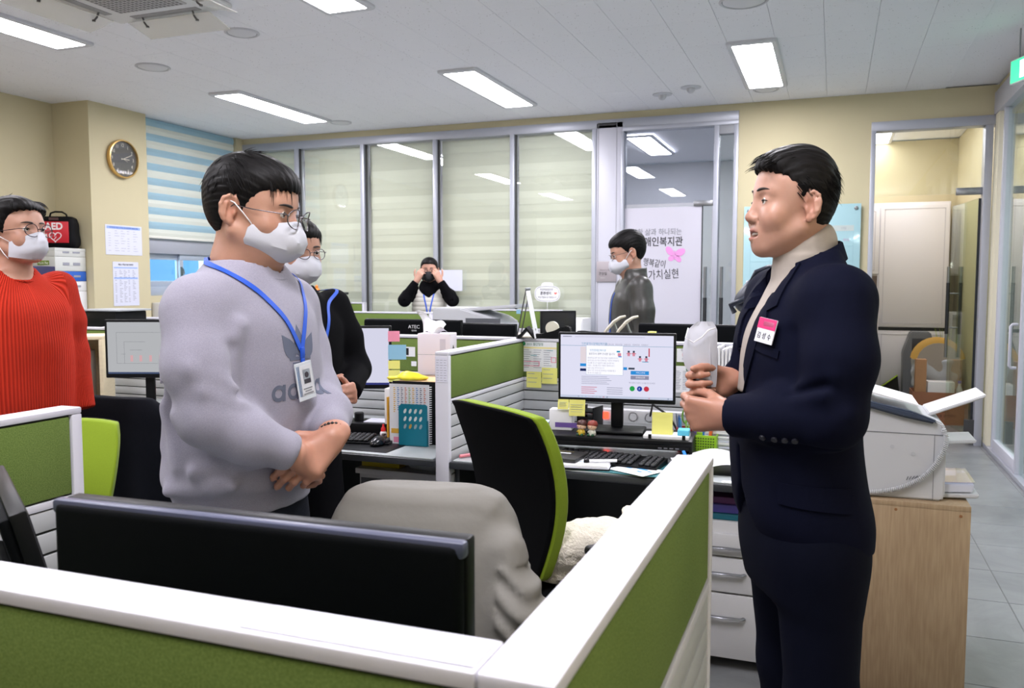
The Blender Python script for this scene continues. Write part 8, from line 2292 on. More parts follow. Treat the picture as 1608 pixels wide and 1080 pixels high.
o = boxo('dark_folder', (-0.50,3.10,0.703),(-0.14,3.30,0.7065),blk,None,0.001,rot=None); tag(o, 'flat black folder under the printed sheets', 'folder')
t = thing('planner_sheet', 'white sheet with blue blocks beside the black notebook', 'paper', (-0.665,3.055,0.7090),math.radians(-28))
boxo('sheet', (-0.085,-0.065,0),(0.085,0.065,0.001),paper,t)
for a,b,c,d in ((-0.05,0.0,-0.03,0.012),(-0.01,0.015,0.035,0.028),(0.015,-0.02,0.035,-0.008),(0.045,0.005,0.065,0.015)): boxo('blue_block', (a,b,0.001),(c,d,0.0015),mat('blue_block', (60,150,216), .6),t)
t = thing('document_pile', 'stack of documents with blue drawing under the black notebook', 'paper', (-0.905,3.065,0.7075),math.radians(8))
for k in range(4): boxo('sheet', (-0.13 + 0.004 * k,-0.075 + 0.002 * k,k * 0.004),(0.14 - 0.003 * k,0.085,k * 0.004 + 0.0035),[blk,paper2,paper,paper][k],t,0.0008)
bm = NB();
for k in range(6): b2(bm,(0.02 + 0.012 * k,-0.01 + 0.008 * (k % 3),0.0156),(0.055 + 0.012 * k,-0.006 + 0.008 * (k % 3),0.0161))
obj('blue_drawing', bm,bluen,t)
t = thing('black_notebook', 'black hardcover notebook with two white labels beside the chair', 'notebook', (-0.985,3.10,0.7245),math.radians(-4))
boxo('cover', (-0.10,-0.075,0),(0.10,0.080,0.014),mat('black_leatherette', (38,38,38), .45,bump=.2,bscale=200),t,0.002); boxo('pages', (-0.095,-0.072,0.003),(0.0985,0.078,0.011),paper,t)
boxo('white_label', (-0.07,0.02,0.014),(0.045,0.034,0.0145),paper,t); boxo('white_label', (-0.07,-0.055,0.014),(0.0,-0.036,0.0145),paper,t)
text('gold_letters', '장애인복지관 업무수첩', 0.010,mat('gold_foil', (196,176,110), .3,metal=.6),t,(0.0,0.056,0.0145),(0,0,0))
t = thing('marker_pen', 'white and black marker pen lying between the papers', 'pen', (-0.795,3.075,0.730),math.radians(22))
bm = NB(); cyl(bm,(-0.055,0,0),(0.05,0,0),0.006,seg=12); obj('barrel', bm,paper,t,smooth=40); bm = NB(); cyl(bm,(-0.075,0,0),(-0.055,0,0),0.0065,seg=12); cyl(bm,(0.05,0,0),(0.068,0,0),0.005,0.002,seg=12); obj('cap', bm,blk,t,smooth=40)
t = thing('pink_pen', 'pink highlighter on the desk left of the black-backed chair', 'pen', (-1.345,3.08,0.712),math.radians(55))
bm = NB(); cyl(bm,(-0.05,0,0),(0.04,0,0),0.007,seg=10); obj('barrel', bm,mat('pink_plastic', (226,130,140), .4),t,smooth=40); bm = NB(); cyl(bm,(0.04,0,0),(0.06,0,0),0.006,0.003,seg=10); obj('tip', bm,paper,t,smooth=40)
bm = NB(); tube(bm,[(-0.52,3.22,0.76),(-0.50,3.19,0.73),(-0.46,3.15,0.712),(-0.43,3.10,0.712)],0.007,8,flat=0.4); tagb(obj('blue_strap', bm,mat('blue_strap', (40,130,210), .5),None,smooth=True), 'blue strap beside the mouse under the printed sheets', 'strap')
# white binder box, tall paper pile and the dark bag, at the right end of the partition
t = thing('paper_pile', 'tall uneven pile of white papers left of the navy suit', 'paper pile', (-0.400,3.58,0.7035))
rnd = random.Random(5)
for k in range(26):
    z = k * 0.0085; dx,dy = rnd.uniform(-.010, .010),rnd.uniform(-.01, .01)
    boxo('sheet_bundle', (-0.075 + dx,-0.10 + dy,z),(0.055 + dx,0.10 + dy,z + 0.0075),paper if k % 3 else paper2,t,0.001)
for k in range(7):
    bm = NB(); box(bm,(-0.055 + 0.013 * k,0.02,0.33),(0.009,0.16,0.19 + 0.01 * (k % 3)),0.001,rot=(0,math.radians(-3 + k),0)); obj('upright_sheets', bm,paper,t)
t = thing('document_box', 'plain white magazine box between the paper pile and the navy suit', 'box', (-0.268,3.62,0.7035))
for nm,lo,hi in (('front_wall', (-0.055,-0.14,0),(0.055,-0.134,0.57)),('side_wall', (-0.058,-0.14,0),(-0.053,0.14,0.57)),('side_wall', (0.053,-0.14,0),(0.058,0.14,0.57)),('back_wall', (-0.055,0.134,0),(0.055,0.14,0.57)),('lid', (-0.058,-0.142,0.57),(0.058,0.142,0.575))): boxo(nm,lo,hi,mat('box_white_smooth', (214,216,222), .45),t,0.001)
t = thing('shoulder_bag', 'dark navy leather shoulder bag with zips on top of the white document box', 'bag', (-0.275,3.62,1.279),0)
bagn = mat('navy_leather', (26,32,50),0.35,var=0.1,vscale=20,bump=0.4,bscale=60)
S = SDF(ax((-0.16,0.14,0.006)),ax((-0.12,0.12,0.006)),ax((-0.01,0.25,0.006)))
S.ell((0.02,0,0.07),(0.10,0.09,0.085),k=0).ell((-0.03,0,0.05),(0.085,0.08,0.055),k=0.03).ell((0.05,0,0.13),(0.06,0.06,0.06),k=0.03)
S.op(lambda X,Y,Z: 0.010 * noise3(X,Y,Z,38,7),(-1,-1,-1),(1,1,1),0, 'add'); S.op(lambda X,Y,Z: -Z + 0 * X * Y,(-1,-1,-1),(1,1,1),0.003, 'i')
V,Q = S.verts_faces(); mesh_np('bag_body', V,Q,bagn,t,relax=1)
bm = NB(); tube(bm,[(-0.10,-0.07,0.0),(-0.115,-0.08,0.03),(-0.06,-0.095,0.055),(0.02,-0.10,0.075),(0.08,-0.09,0.10)],0.011,10); tube(bm,[(-0.04,-0.05,0.12),(-0.02,-0.05,0.165),(0.03,-0.05,0.185),(0.09,-0.05,0.18)],0.010,10); obj('strap', bm,bagn,t,smooth=True)
bm = NB(); tube(bm,[(-0.05,-0.088,0.03),(-0.01,-0.095,0.07),(0.03,-0.085,0.12)],0.0025,6); tube(bm,[(0.0,-0.093,0.02),(0.035,-0.095,0.07),(0.06,-0.085,0.11)],0.0025,6); lathe(bm,[(0.008,-0.004),(0.010,0.0),(0.008,0.004)],(0.0,-0.075,0.14),12, 'y'); obj('zip', bm,steel,t,smooth=40)

# ---- desk B: tissue tower, files, teal holder, tower box etc.
t = thing('tissue_box', 'tall white tissue box with a tissue pulled out on the middle desk', 'tissue box', (-1.765,3.64,0.967),math.radians(10))
boxo('box_body', (-0.075,-0.06,0),(0.085,0.06,0.195),mat('pale_pink_card', (226,218,228), .5),t,0.003)
boxo('panel_line', (-0.076,-0.0605,0.095),(0.03,-0.0598,0.097),lead,t); boxo('print', (0.034,-0.0606,0.02),(0.062,-0.0598,0.17),mat('faint_print', (206,200,214), .5),t)
bm = NB(); prism(bm,[(0.0855,0.0)] * 0 + [(-0.05,0.03),(0.04,0.03),(0.03,0.10),(-0.01,0.14),(-0.04,0.09)],0.0852,0.0862, 'x'); obj('black_print', bm,mat('photo_black', (28,28,32), .4),t)
bm = NB()
sheet(bm, .1, .1,10,10,lambda u,v: (-0.10 + 0.15 * u + 0.05 * v * (1 - u),-0.01 + 0.04 * math.sin(3 * u + 4 * v),0.195 + 0.105 * (1 - v) * (0.35 + 0.65 * (1 - u)) + 0.012 * math.sin(9 * u)),0.0006); obj('tissue', bm,mat('tissue_white', (240,240,244), .8),t,smooth=True)
t = thing('file_stack', 'stack of folders and boxes carrying the tissue box', 'box', (-1.765,3.64,0.7035),math.radians(10))
boxo('lower_box', (-0.08,-0.07,0),(0.09,0.07,0.18),boxw,t,0.003); boxo('upper_box', (-0.075,-0.06,0.181),(0.085,0.06,0.262),mat('kraft_card', (196,170,150), .6),t,0.003)
boxo('paper_slip', (-0.06,-0.0615,0.185),(0.03,-0.0605,0.235),paper,t)
t = thing('folder_pile', 'orange and blue folders lying above the spiral files', 'folder', (-1.74,3.425,0.7035),math.radians(6))
boxo('base_box', (-0.14,-0.09,0),(0.15,0.09,0.225),boxw,t,0.003); boxo('blue_folder', (-0.11,-0.10,0.226),(0.155,0.10,0.240),mat('sky_folder', (60,150,196), .5),t,0.002); boxo('orange_folder', (-0.08,-0.08,0.241),(0.15,0.10,0.262),mat('peach_folder', (226,186,140), .5),t,0.002)
t = thing('snack_bag', 'small yellow snack bag lying on the folders', 'snack bag', (-1.765,3.37,0.966),math.radians(12))
S = SDF(ax((-0.11,0.11,0.005)),ax((-0.05,0.05,0.005)),ax((-0.012,0.05,0.005)))
S.loft([(0,0.07,-0.08,0.030),(0.010,0.085,-0.09,0.034),(0.022,0.06,-0.065,0.024),(0.034,0.04,-0.04,0.01)],k=0,n=3); S.op(lambda X,Y,Z: 0.005 * noise3(X,Y,Z,60,3),(-1,-1,-1),(1,1,1),0, 'add')
V,Q = S.verts_faces(); mesh_np('bag', V,Q,mat('yellow_foil', (222,206,40),0.3,var=0.15,vscale=30),t,relax=1)
def binder(lab,loc,rz,w,h,th,m,spiral=True,extra=None):
    t = thing('spiral_file', lab, 'file', loc,rz, 'upright files in the holder')
    boxo('cover', (-w / 2,-th,0),(w / 2,-th + 0.0015,h),m,t); boxo('pages', (-w / 2 + 0.003,-th + 0.0015,0.004),(w / 2 - 0.004,0,h - 0.004),paper,t)
    if spiral:
        bm = NB()
        for k in range(26): tube(bm,[(w / 2 + 0.003 + 0.006 * math.cos(a),-th / 2 + (th / 2 + 0.002) * math.sin(a),0.01 + k * (h - 0.02) / 25) for a in np.linspace(0,2 * PI,8,endpoint=False)],0.0011,4,closed=True)
        obj('spiral', bm,paper,t)
    if extra: extra(t,w,h,th)
    return t
def hw_print(t,w,h,th):
    cols = [(214,120,90),(232,180,60),(110,110,130),(140,180,90),(90,140,200)]
    for k in range(9):
        x = w * (0.40 - 0.095 * k); c = cols[(k * 2) % 5]
        bm = NB()
        for i in range(11 + k % 3): b2(bm,(x - 0.006,-th - 0.0006,h * (0.93 - 0.033 * i)),(x - 0.006 + 0.006 + 0.003 * (i % 2),-th,h * (0.945 - 0.033 * i)))
        o = obj('coloured_writing', bm,mat('ink_%d' % ((k * 2) % 5),c, .6),t); tag(o,kind='stuff')
    boxo('orange_block', (-w * 0.46,-th - 0.0006,h * 0.18),(-w * 0.10,-th,h * 0.26),mat('amber_block', (230,180,70), .6),t)
    boxo('pink_sketch', (-w * 0.4,-th - 0.0006,h * 0.03),(-w * 0.25,-th,h * 0.12),pnk,t)
binder('white spiral notebook with coloured handwriting behind the teal holder', (-1.695,3.235,0.7035),math.radians(4),0.185,0.262,0.012,paper,True,hw_print)
binder('black ring file behind the white spiral notebook', (-1.685,3.262,0.7035),math.radians(4),0.20,0.272,0.014,blk,False)
binder('teal spiral notebook at the back of the files', (-1.660,3.290,0.7035),math.radians(4),0.19,0.268,0.014,mat('teal_cover', (20,116,136), .45),True)
o = boxo('yellow_file_edge', (-1.803,3.222,0.7035),(-1.797,3.30,0.905),mat('amber_edge', (226,168,50), .5),None); tag(o, 'thin amber divider standing at the left end of the files', 'divider')
t = thing('teal_file_holder', 'teal plastic file holder with oval slots', 'file holder', (-1.665,3.200,0.7035),math.radians(4))
tealp = mat('teal_plastic', (20,122,144),0.4)
w2,hh = 0.066,0.180
bm = NB()
slots = [((-0.036 + 0.024 * i),0.150 - 0.033 * j) for j in range(3) for i in range(4)]
outer = [(-w2,0),(w2,0),(w2,hh - 0.006),(w2 - 0.008,hh),(-w2 + 0.012,hh),(-w2,hh - 0.012)]
prism(bm,outer,0.0,0.003, 'y'); obj('front_plate', bm,tealp,t)
for k,(sx,sz) in enumerate(slots):
    bm = NB(); pts = [(sx + 0.0062 * math.cos(a) + 0.0045 * math.sin(a) * 0.7,sz + 0.0105 * math.sin(a)) for a in np.linspace(0,2 * PI,14,endpoint=False)]; prism(bm,pts,-0.0006,0.0001, 'y')
    obj('oval_slot', bm,mat(['slot_pale', 'slot_amber', 'slot_grey2'][0 if k < 8 else (1 if k == 9 else 2)],[(214,222,220),(190,150,70),(150,170,176)][0 if k < 8 else (1 if k == 9 else 2)], .6),t)
boxo('side_plate', (-w2,0.0,0),(-w2 + 0.003,0.014,0.11),tealp,t); boxo('side_plate', (w2 - 0.003,0.0,0),(w2,0.014,0.11),tealp,t); boxo('bottom_plate', (-w2,0,0),(w2,0.015,0.003),tealp,t)
t = thing('black_case', 'low black case with a cap on the middle desk behind the mouse', 'case', (-1.965,3.37,0.7035),math.radians(10))
boxo('body', (-0.14,-0.07,0),(0.15,0.08,0.065),blk,t,0.005); bm = NB(); lathe(bm,[(0.022,0.065),(0.022,0.10),(0.018,0.104)],(-0.06,0,0),18); obj('knob', bm,blk,t,smooth=40); boxo('paper_on_top', (-0.02,-0.05,0.0655),(0.10,0.05,0.070),paper2,t)
t = thing('glue_bottle', 'small white bottle with red cap by the teal file', 'bottle', (-1.865,3.30,0.7035))
bm = NB(); lathe(bm,[(0.014,0),(0.015,0.004),(0.015,0.03),(0.010,0.036)],seg=18); obj('bottle', bm,paper,t,smooth=40); bm = NB(); lathe(bm,[(0.011,0.036),(0.010,0.05),(0.005,0.056),(0.004,0.068)],seg=18); obj('cap', bm,mat('red_cap', (206,30,40), .35),t,smooth=40)
# under desk B: shelf with yellow file and bag, sockets
t = thing('under_desk_cabinet', 'pale cabinet with sockets under the desk of the teal file', 'cabinet', (-1.72,3.42,0))
boxo('carcass', (-0.24,-0.17,0.02),(0.20,0.18,0.555),ped,t,0.004); boxo('top_board', (-0.25,-0.19,0.556),(0.21,0.18,0.580),ped,t,0.003)
for k in range(2):
    bm = NB(); lathe(bm,[(0.024,-0.175),(0.024,-0.171)],(-0.195 + 0.055 * k,0,0.50),20, 'y'); obj('socket', bm,mat('socket_black', (30,30,34), .4),t)
boxo('socket_plate', (-0.23,-0.174,0.465),(-0.11,-0.1705,0.535),mat('socket_plate', (70,72,78), .4),t)
o = boxo('yellow_file', (-1.96,3.27,0.582),(-1.77,3.50,0.630),mat('yellow_file_card', (206,186,20), .5),None,0.003); tag(o, 'yellow file lying under the desk of the teal file', 'file')
t = thing('plastic_bag', 'crumpled white plastic bag under the desk of the teal file', 'bag', (-1.66,3.33,0.582))
S = SDF(ax((-0.12,0.12,0.006)),ax((-0.08,0.08,0.006)),ax((-0.01,0.08,0.006))); S.ell((0,0,0.015),(0.09,0.055,0.035),k=0); S.ell((0.03,0,0.03),(0.04,0.04,0.03),k=0.02)
S.op(lambda X,Y,Z: 0.010 * noise3(X,Y,Z,75,11),(-1,-1,-1),(1,1,1),0, 'add'); S.op(lambda X,Y,Z: -Z + 0 * X * Y,(-1,-1,-1),(1,1,1),0.002, 'i'); V,Q = S.verts_faces(); mesh_np('film', V,Q,mat('plastic_film', (190,196,206),0.25),t)

# things behind the tissue box: flat trays on the far-side desk
t = thing('tray_stack', 'stack of beige paper trays behind the green divider', 'paper tray', (-1.66,4.56,0.7035))
boxo('base', (-0.12,-0.12,0),(0.12,0.15,0.34),boxw,t,0.004)
for k in range(4): boxo('tray', (-0.14,-0.14,0.345 + k * 0.016),(0.14 - 0.01 * k,0.16,0.353 + k * 0.016),mat('beige_tray', (196,188,172), .6),t,0.002)

# ---- desk C: bookcase with files, cup, mug
t = thing('desk_bookcase', 'pale wooden desk bookcase full of files behind the red jumper', 'bookcase', (-3.93,3.525,0.7225),math.radians(35))
wd = mat('pale_maple', (220,204,172),0.5,var=0.06,vscale=14,stretch=(1,1,8))
for nm,lo,hi in (('side', (-0.17,-0.15,0),(-0.152,0.15,0.37)),('side', (0.152,-0.15,0),(0.17,0.15,0.37)),('top', (-0.17,-0.15,0.37),(0.17,0.15,0.388)),('bottom', (-0.152,-0.15,0),(0.152,0.15,0.015)),('back', (-0.152,0.135,0.015),(0.152,0.15,0.37))): boxo(nm,lo,hi,wd,t,0.001)
rnd = random.Random(9); x = -0.148
cols_ = [(232,232,236),(206,210,214),(222,120,50),(232,232,236),(110,140,70),(214,214,226),(240,240,244),(196,206,224),(232,232,236),(170,174,170),(226,226,236)]
names_ = ['white', 'grey', 'orange', 'thick white', 'green', 'lilac', 'bright white', 'pale blue', 'tall white', 'dull grey', 'last white']
for k,c in enumerate(cols_):
    w = rnd.uniform(0.016,0.028); h = rnd.uniform(0.24,0.30)
    tt = thing('file', '%s file standing in the desk bookcase' % names_[k], 'file', Vector(t.location) + Matrix.Rotation(math.radians(35),3, 'Z') @ Vector((x + w / 2,-0.02,0.0155)),math.radians(35), 'files in the desk bookcase', None)
    bm = NB(); box(bm,(0,0,h / 2),(w - 0.002,0.21,h),0.002,rot=(0,math.radians(0),0)); obj('cover', bm,mat('file_c%d' % k,c, .6),tt,smooth=30)
    boxo('page_edge', (-w * 0.3,-0.1065,0.005),(w * 0.3,-0.1045,h - 0.006),paper,tt)
    x += w
    if x > 0.125: break
t = thing('pen_cup', 'dark cup with blue scissors and red pens in front of the chart monitor', 'pen cup', (-3.62,3.32,0.7225))
bm = NB(); lathe(bm,[(0.035,0),(0.038,0.05),(0.036,0.05),(0.032,0.004)],seg=20); obj('cup', bm,blk,t,smooth=40)
bsc = mat('blue_scissor', (60,96,190), .4)
for s in (-1,1): bm = NB(); tube(bm,[(s * 0.014 + 0.012 * math.cos(a),0,0.115 + 0.026 * math.sin(a)) for a in np.linspace(0,2 * PI,16,endpoint=False)],0.0045,7,closed=True); cyl(bm,(-s * 0.006,0,0.01),(s * 0.008,0,0.09),0.005,seg=6); obj('scissor_handle', bm,bsc if s > 0 else mat('violet_scissor', (150,80,160), .4),t,smooth=True)
for k,c in enumerate(((150,40,50),(40,40,50),(170,60,60),(60,60,66))): pen(t,-0.01 - 0.005 * k,0,0.01,-0.35 - 0.12 * k,0,0.11,mat('pen_c%d' % k,c, .4))
t = thing('mug', 'white mug by the back of the grey sweatshirt', 'mug', (-3.20,3.25,0.7225),math.radians(200))
bm = NB(); lathe(bm,[(0.034,0),(0.038,0.004),(0.040,0.09),(0.037,0.09),(0.034,0.008)],seg=26); obj('cup', bm,paper,t,smooth=40); bm = NB(); tube(bm,[(0.038,0,0.075),(0.060,0,0.075),(0.068,0,0.05),(0.058,0,0.025),(0.038,0,0.018)],0.006,8); obj('handle', bm,paper,t,smooth=True)
t = thing('power_strip', 'white power strip with a red switch under the chart monitor', 'power strip', (-3.35,3.72,0.79))
boxo('housing', (-0.12,-0.02,-0.03),(0.32,0.03,0.03),pw,t,0.006); boxo('foot', (-0.10,-0.01,-0.0665),(0.30,0.02,-0.03),pw,t); boxo('red_switch', (-0.09,-0.026,0.002),(-0.07,-0.018,0.022),mat('red_glow', (230,40,30), .3),t)
for k in range(4): bm = NB(); lathe(bm,[(0.021,-0.024),(0.018,-0.024),(0.016,-0.018)],(0.0 + 0.075 * k,0,0),20, 'y'); obj('socket', bm,mat('socket_dark', (80,80,84), .5),t,smooth=40)
t = thing('green_jar', 'small olive green glass jar under the chart monitor', 'jar', (-3.27,3.34,0.7225)); bm = NB(); lathe(bm,[(0.030,0),(0.034,0.004),(0.034,0.05),(0.026,0.06)],seg=20); obj('glass', bm,mat('olive_glass', (120,124,30),0.15),t,smooth=40)
o = boxo('paper_strip', (-3.60,3.12,0.7225),(-3.15,3.26,0.730),mat('dark_card', (70,60,62), .6),None,0.001); tag(o, 'dark card with papers in front of the chart monitor', 'paper')
# calendar sheet on the far cap at left, black monitor top above it
t = thing('open_brochure', 'open white brochure on the cap left above the chart monitor', 'paper', (-4.02,3.93,ZP + 0.001),math.radians(10))
for s in (-1,1): bm = NB(); box(bm,(s * 0.05,0,0.012),(0.10,0.06,0.0015),rot=(0,math.radians(s * 10),0)); obj('leaf', bm,paper,t)
t = monitor('black monitor top far behind the chart monitor', (-4.9,5.6,0.86),math.radians(180),0.50,0.30,0.20,None,0); boxo('stand_box', (-0.3,-0.15,-0.86),(0.3,0.15,-0.001),cabm,t)
# glossy printout taped on the foreground cap and on the end post of the divider
t = thing('taped_sheet', 'nearly invisible clear printed sheet taped on the near white cap', 'paper', (-0.33,0.552,ZP + 0.0008),0)
boxo('sheet', (-0.10,-0.022,0),(0.10,0.024,0.0004),mat('taped_paper', (226,226,240), .4),t)
bm = NB()
for i in range(22):
    for j in range(4): b2(bm,(-0.095 + i * 0.0085,-0.018 + j * 0.010,0.0004),(-0.0905 + i * 0.0085,-0.0165 + j * 0.010 + 0.003 * (i % 2),0.0006))
o = obj('faint_print', bm,mat('faint_lilac', (206,206,222), .5),t); tag(o,kind='stuff')
t = thing('post_label', 'sheet of small print taped on the white end post of the divider', 'label', (-1.43,2.9945,1.055),0)
boxo('sheet', (-0.026,-0.0012,-0.045),(0.026,0,0.055),mat('taped_paper', (226,226,240), .4),t)
bm = NB()
for i in range(9):
    for j in range(3): b2(bm,(-0.022 + j * 0.016,-0.0018,-0.038 + i * 0.010),(-0.010 + j * 0.016 - 0.003 * (i % 2),-0.0011,-0.0365 + i * 0.010))
o = obj('small_print', bm,lead,t); tag(o,kind='stuff')

# ---- glass pin board on the cream pier
t = thing('glass_board', 'pale blue glass calendar board on the cream wall behind the navy suit head', 'board', (-0.29,YB - 0.035,1.66))
gb = mat('pale_blue_glass', (170,206,214),0.12,coat=0.6)
boxo('panel', (-0.50,-0.004,-0.52),(0.50,0.004,0.44),gb,t,0.002)
for x in (-0.46,0.46):
    for z in (-0.48,0.40): bm = NB(); lathe(bm,[(0.018,0.034),(0.018,-0.004),(0.015,-0.014),(0.006,-0.016)],(x,0,z),18, 'y'); obj('standoff', bm,steel,t,smooth=40)
gl_ = mat('board_line', (150,188,198), .5)
bm = NB()
for k in range(6): b2(bm,(-0.44 + k * 0.176,-0.0052,-0.47),(-0.437 + k * 0.176,-0.0038,0.20))
for k in range(6): b2(bm,(-0.44,-0.0052,-0.47 + k * 0.134),(0.445,-0.0038,-0.467 + k * 0.134))
o = obj('grid_lines', bm,gl_,t); tag(o,kind='stuff')
boxo('weekday_band', (-0.44,-0.0055,0.20),(0.445,-0.0038,0.25),mat('board_band', (186,196,194), .5),t)
for x,w in ((0.20, '11일'),(0.36, '12일')): text('letters', w,0.025,lead,t,(x,-0.006,0.225))
for x,z,w in ((0.12,0.16, '→ 정기회의'),(0.22,0.03, '부산 출장'),(0.02,-0.30, '→ 외부'),(-0.30,-0.42, '교육')): text('letters', w,0.036,ink,t,(x,-0.006,z),sx=0.85)
rn = random.Random(2)
for k in range(16): x = rn.uniform(-0.42,0.42); z = rn.uniform(-0.45,0.15); text('faint_letters', rn.choice(['회의', '방문', '점검', '휴가', '행사']),0.028,mat(['faint_rose', 'faint_lilac2'][k % 2],[(206,176,200),(176,180,210)][k % 2], .5),t,(x,-0.006,z))
o = boxo('white_card', (-0.76,YB - 0.045,1.28),(-0.65,YB - 0.0395,1.42),paper,None); tag(o, 'white card tucked at the lower left corner of the glass board', 'card')

# ---- pantry behind the second glass door
t = thing('pantry_cabinet', 'white panelled cabinets with a black shadow gap in the pantry', 'cabinet', (0.74,10.72,0))
cw = mat('white_lacquer', (232,230,232), .35)
boxo('plinth', (-0.46,-0.19,0),(0.45,0.26,0.12),mat('grey_plinth', (150,150,150), .5),t)
boxo('carcass', (-0.46,-0.18,0.121),(0.45,0.26,2.30),cw,t,0.003)
for x0,x1,z0,z1 in ((-0.455,-0.27,0.13,0.86),(-0.26,0.44,0.13,0.86),(-0.26,0.44,0.90,2.27),(-0.455,-0.27,1.50,2.25)):
    d = boxo('door', (x0,-0.20,z0),(x1,-0.182,z1),cw,t,0.003)
    bm = NB()
    for q in ((x0 + .04,z0 + .04,x1 - .04,z0 + .048),(x0 + .04,z1 - .048,x1 - .04,z1 - .04),(x0 + .04,z0 + .04,x0 + .048,z1 - .04),(x1 - .048,z0 + .04,x1 - .04,z1 - .04)): b2(bm,(q[0],-0.2025,q[1]),(q[2],-0.1995,q[3]))
    obj('moulding', bm,mat('lacquer_shade', (206,204,208), .4),d)
boxo('shadow_gap', (-0.455,-0.201,0.862),(0.445,-0.185,0.898),mat('black_gap', (26,28,30), .5),t)
boxo('open_niche', (-0.455,-0.199,0.95),(-0.28,-0.184,1.48),mat('niche_brown', (96,84,76), .7),t)
t = thing('water_dispenser', 'white water dispenser in the niche of the pantry cabinets', 'dispenser', (0.40,10.42,0.0))
boxo('body', (-0.07,-0.05,0.0),(0.08,0.08,1.08),cw,t,0.01); boxo('tap_block', (-0.03,-0.09,1.0),(0.04,-0.05,1.05),fx2,t,0.004)
binm = mat('grey_bin', (118,122,128), .5)
t = thing('waste_bin', 'tall grey swing-lid waste bin in the pantry', 'bin', (0.89,10.24,0),0)
bm = NB(); prism(bm,[(-0.15,0),(0.15,0),(0.165,0.64),(0.10,0.87),(-0.09,0.87),(-0.165,0.64)],-0.14,0.14, 'y'); bmesh.ops.bevel(bm,geom=list(bm.edges),offset=0.012,segments=2,affect='EDGES'); obj('body', bm,binm,t,smooth=30)
boxo('flap', (-0.08,-0.150,0.65),(0.08,-0.138,0.80),mat('bin_dark', (50,52,56), .5),t,0.004)
t = thing('waste_bin', 'grey bin with yellow arched lid and a white liner in the pantry', 'bin', (1.03,9.87,0))
pts = [(-0.20,0),(0.20,0),(0.20,0.58)] + [(0.20 * math.cos(a),0.58 + 0.20 * math.sin(a)) for a in np.linspace(0,PI,13)][1:-1] + [(-0.20,0.58)]
bm = NB(); prism(bm,pts,-0.16,0.16, 'y'); obj('body', bm,mat('bin_taupe', (176,168,160), .5),t,smooth=40)
ylid = mat('bin_yellow', (226,180,90), .5)
for y in (-0.14,0.0): bm = NB(); tube(bm,[(0.205 * math.cos(a),y,0.58 + 0.205 * math.sin(a)) for a in np.linspace(0.15,PI - 0.1,14)],0.05,8,flat=0.18,upv=(0,1,0)); obj('lid_band', bm,ylid,t,smooth=40)
S = SDF(ax((-0.30,0.28,0.012)),ax((-0.26,0.24,0.012)),ax((0.28,0.64,0.012))); S.loft([(0.32,0.21,-0.22,0.17),(0.45,0.215,-0.23,0.175),(0.60,0.21,-0.22,0.165)],k=0,n=4); S.op(lambda X,Y,Z: 0.014 * noise3(X,Y,Z,40,2),(-1,-1,0),(1,1,1),0, 'add'); V,Q = S.verts_faces(); mesh_np('liner', V,Q,mat('plastic_film', (190,196,206),0.25),t)
t = thing('cardboard_box', 'open brown cardboard box filled with packaging on the pantry floor', 'box', (1.01,9.43,0))
for nm,lo,hi in (('front_wall', (-0.25,-0.18,0),(0.25,-0.174,0.32)),('back_wall', (-0.25,0.174,0),(0.25,0.18,0.32)),('side_wall', (-0.25,-0.174,0),(-0.244,0.174,0.32)),('side_wall', (0.244,-0.174,0),(0.25,0.174,0.32)),('bottom', (-0.244,-0.174,0),(0.244,0.174,0.006))): boxo(nm,lo,hi,mat('red_brown_cardboard', (158,108,82), .8,var=.05),t)
text('letters', '대한민국 농협 쌀 정미소', 0.03,mat('box_print', (84,50,40), .7),t,(0.0,-0.1812,0.09)); text('letters', '정성담은', 0.026,mat('box_print', (84,50,40), .7),t,(0.04,-0.1812,0.13))
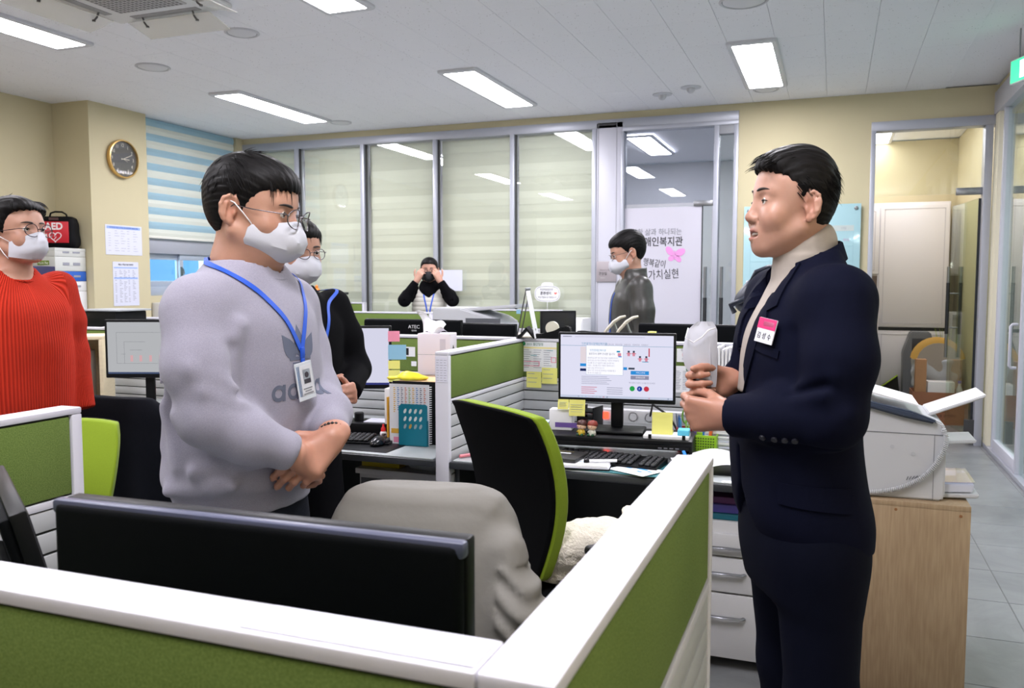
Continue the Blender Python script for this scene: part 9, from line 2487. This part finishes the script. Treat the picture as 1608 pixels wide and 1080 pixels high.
o = boxo('tall_carton', (0.785,9.28,0.007),(0.885,9.40,0.64),cardb,None,0.003,loc=(0,0,0)); tag(o, 'tall narrow brown carton standing in the cardboard box', 'carton')
o = boxo('white_carton', (0.90,9.28,0.007),(1.14,9.46,0.42),boxw,None,0.004); tag(o, 'white carton inside the cardboard box', 'carton')
t = thing('bottle', 'clear bottle with blue cap in the cardboard box', 'bottle', (1.19,9.36,0.007)); bm = NB(); lathe(bm,[(0.03,0),(0.033,0.01),(0.033,0.33),(0.013,0.38),(0.013,0.40)],seg=20); obj('bottle', bm,mat('clear_pet', (216,222,230),0.15),t,smooth=40); bm = NB(); lathe(bm,[(0.016,0.40),(0.016,0.425)],seg=16); obj('cap', bm,mat('blue_cap', (70,96,200), .4),t)
grl = mat('leaf_lime', (176,206,50), .5)
t = thing('potted_plant', 'bright lime leaves rising behind the bins in the pantry', 'plant', (1.17,10.28,0))
bm = NB(); lathe(bm,[(0.07,0),(0.09,0.45),(0.08,0.45),(0.06,0.02)],seg=18); obj('pot', bm,binm,t,smooth=40)
for k in range(9):
    a = k * 0.7; bm = NB(); P = [Vector((0.03 * math.cos(a),0.03 * math.sin(a),0.40)) + Vector((math.cos(a) * 0.10 * v,math.sin(a) * 0.10 * v,0.56 * v - 0.05 * v * v)) for v in np.linspace(0,1,7)]; tube(bm,P,0.02,6,rr=[.006, .016, .022, .024, .02, .012, .002],flat=0.12); obj('leaf', bm,grl,t,smooth=True)
t = thing('folded_mat', 'green and black folded mat leaning at the foot of the pantry cabinet', 'mat', (0.60,10.46,0))
bm = NB(); prism(bm,[(-0.16,0.16),(0.10,0.36),(0.14,0.05),(0.10,0.0)],-0.02,0.02, 'y'); obj('fold', bm,mat('mat_dark', (40,42,36), .7),t); bm = NB(); tube(bm,[(-0.16,-0.025,0.16),(-0.02,-0.025,0.26),(0.10,-0.025,0.36)],0.016,6,flat=.5); tube(bm,[(-0.16,-0.025,0.16),(0.02,-0.025,0.04),(0.10,-0.025,0.0)],0.014,6,flat=.5); obj('edge', bm,grl,t,smooth=True)
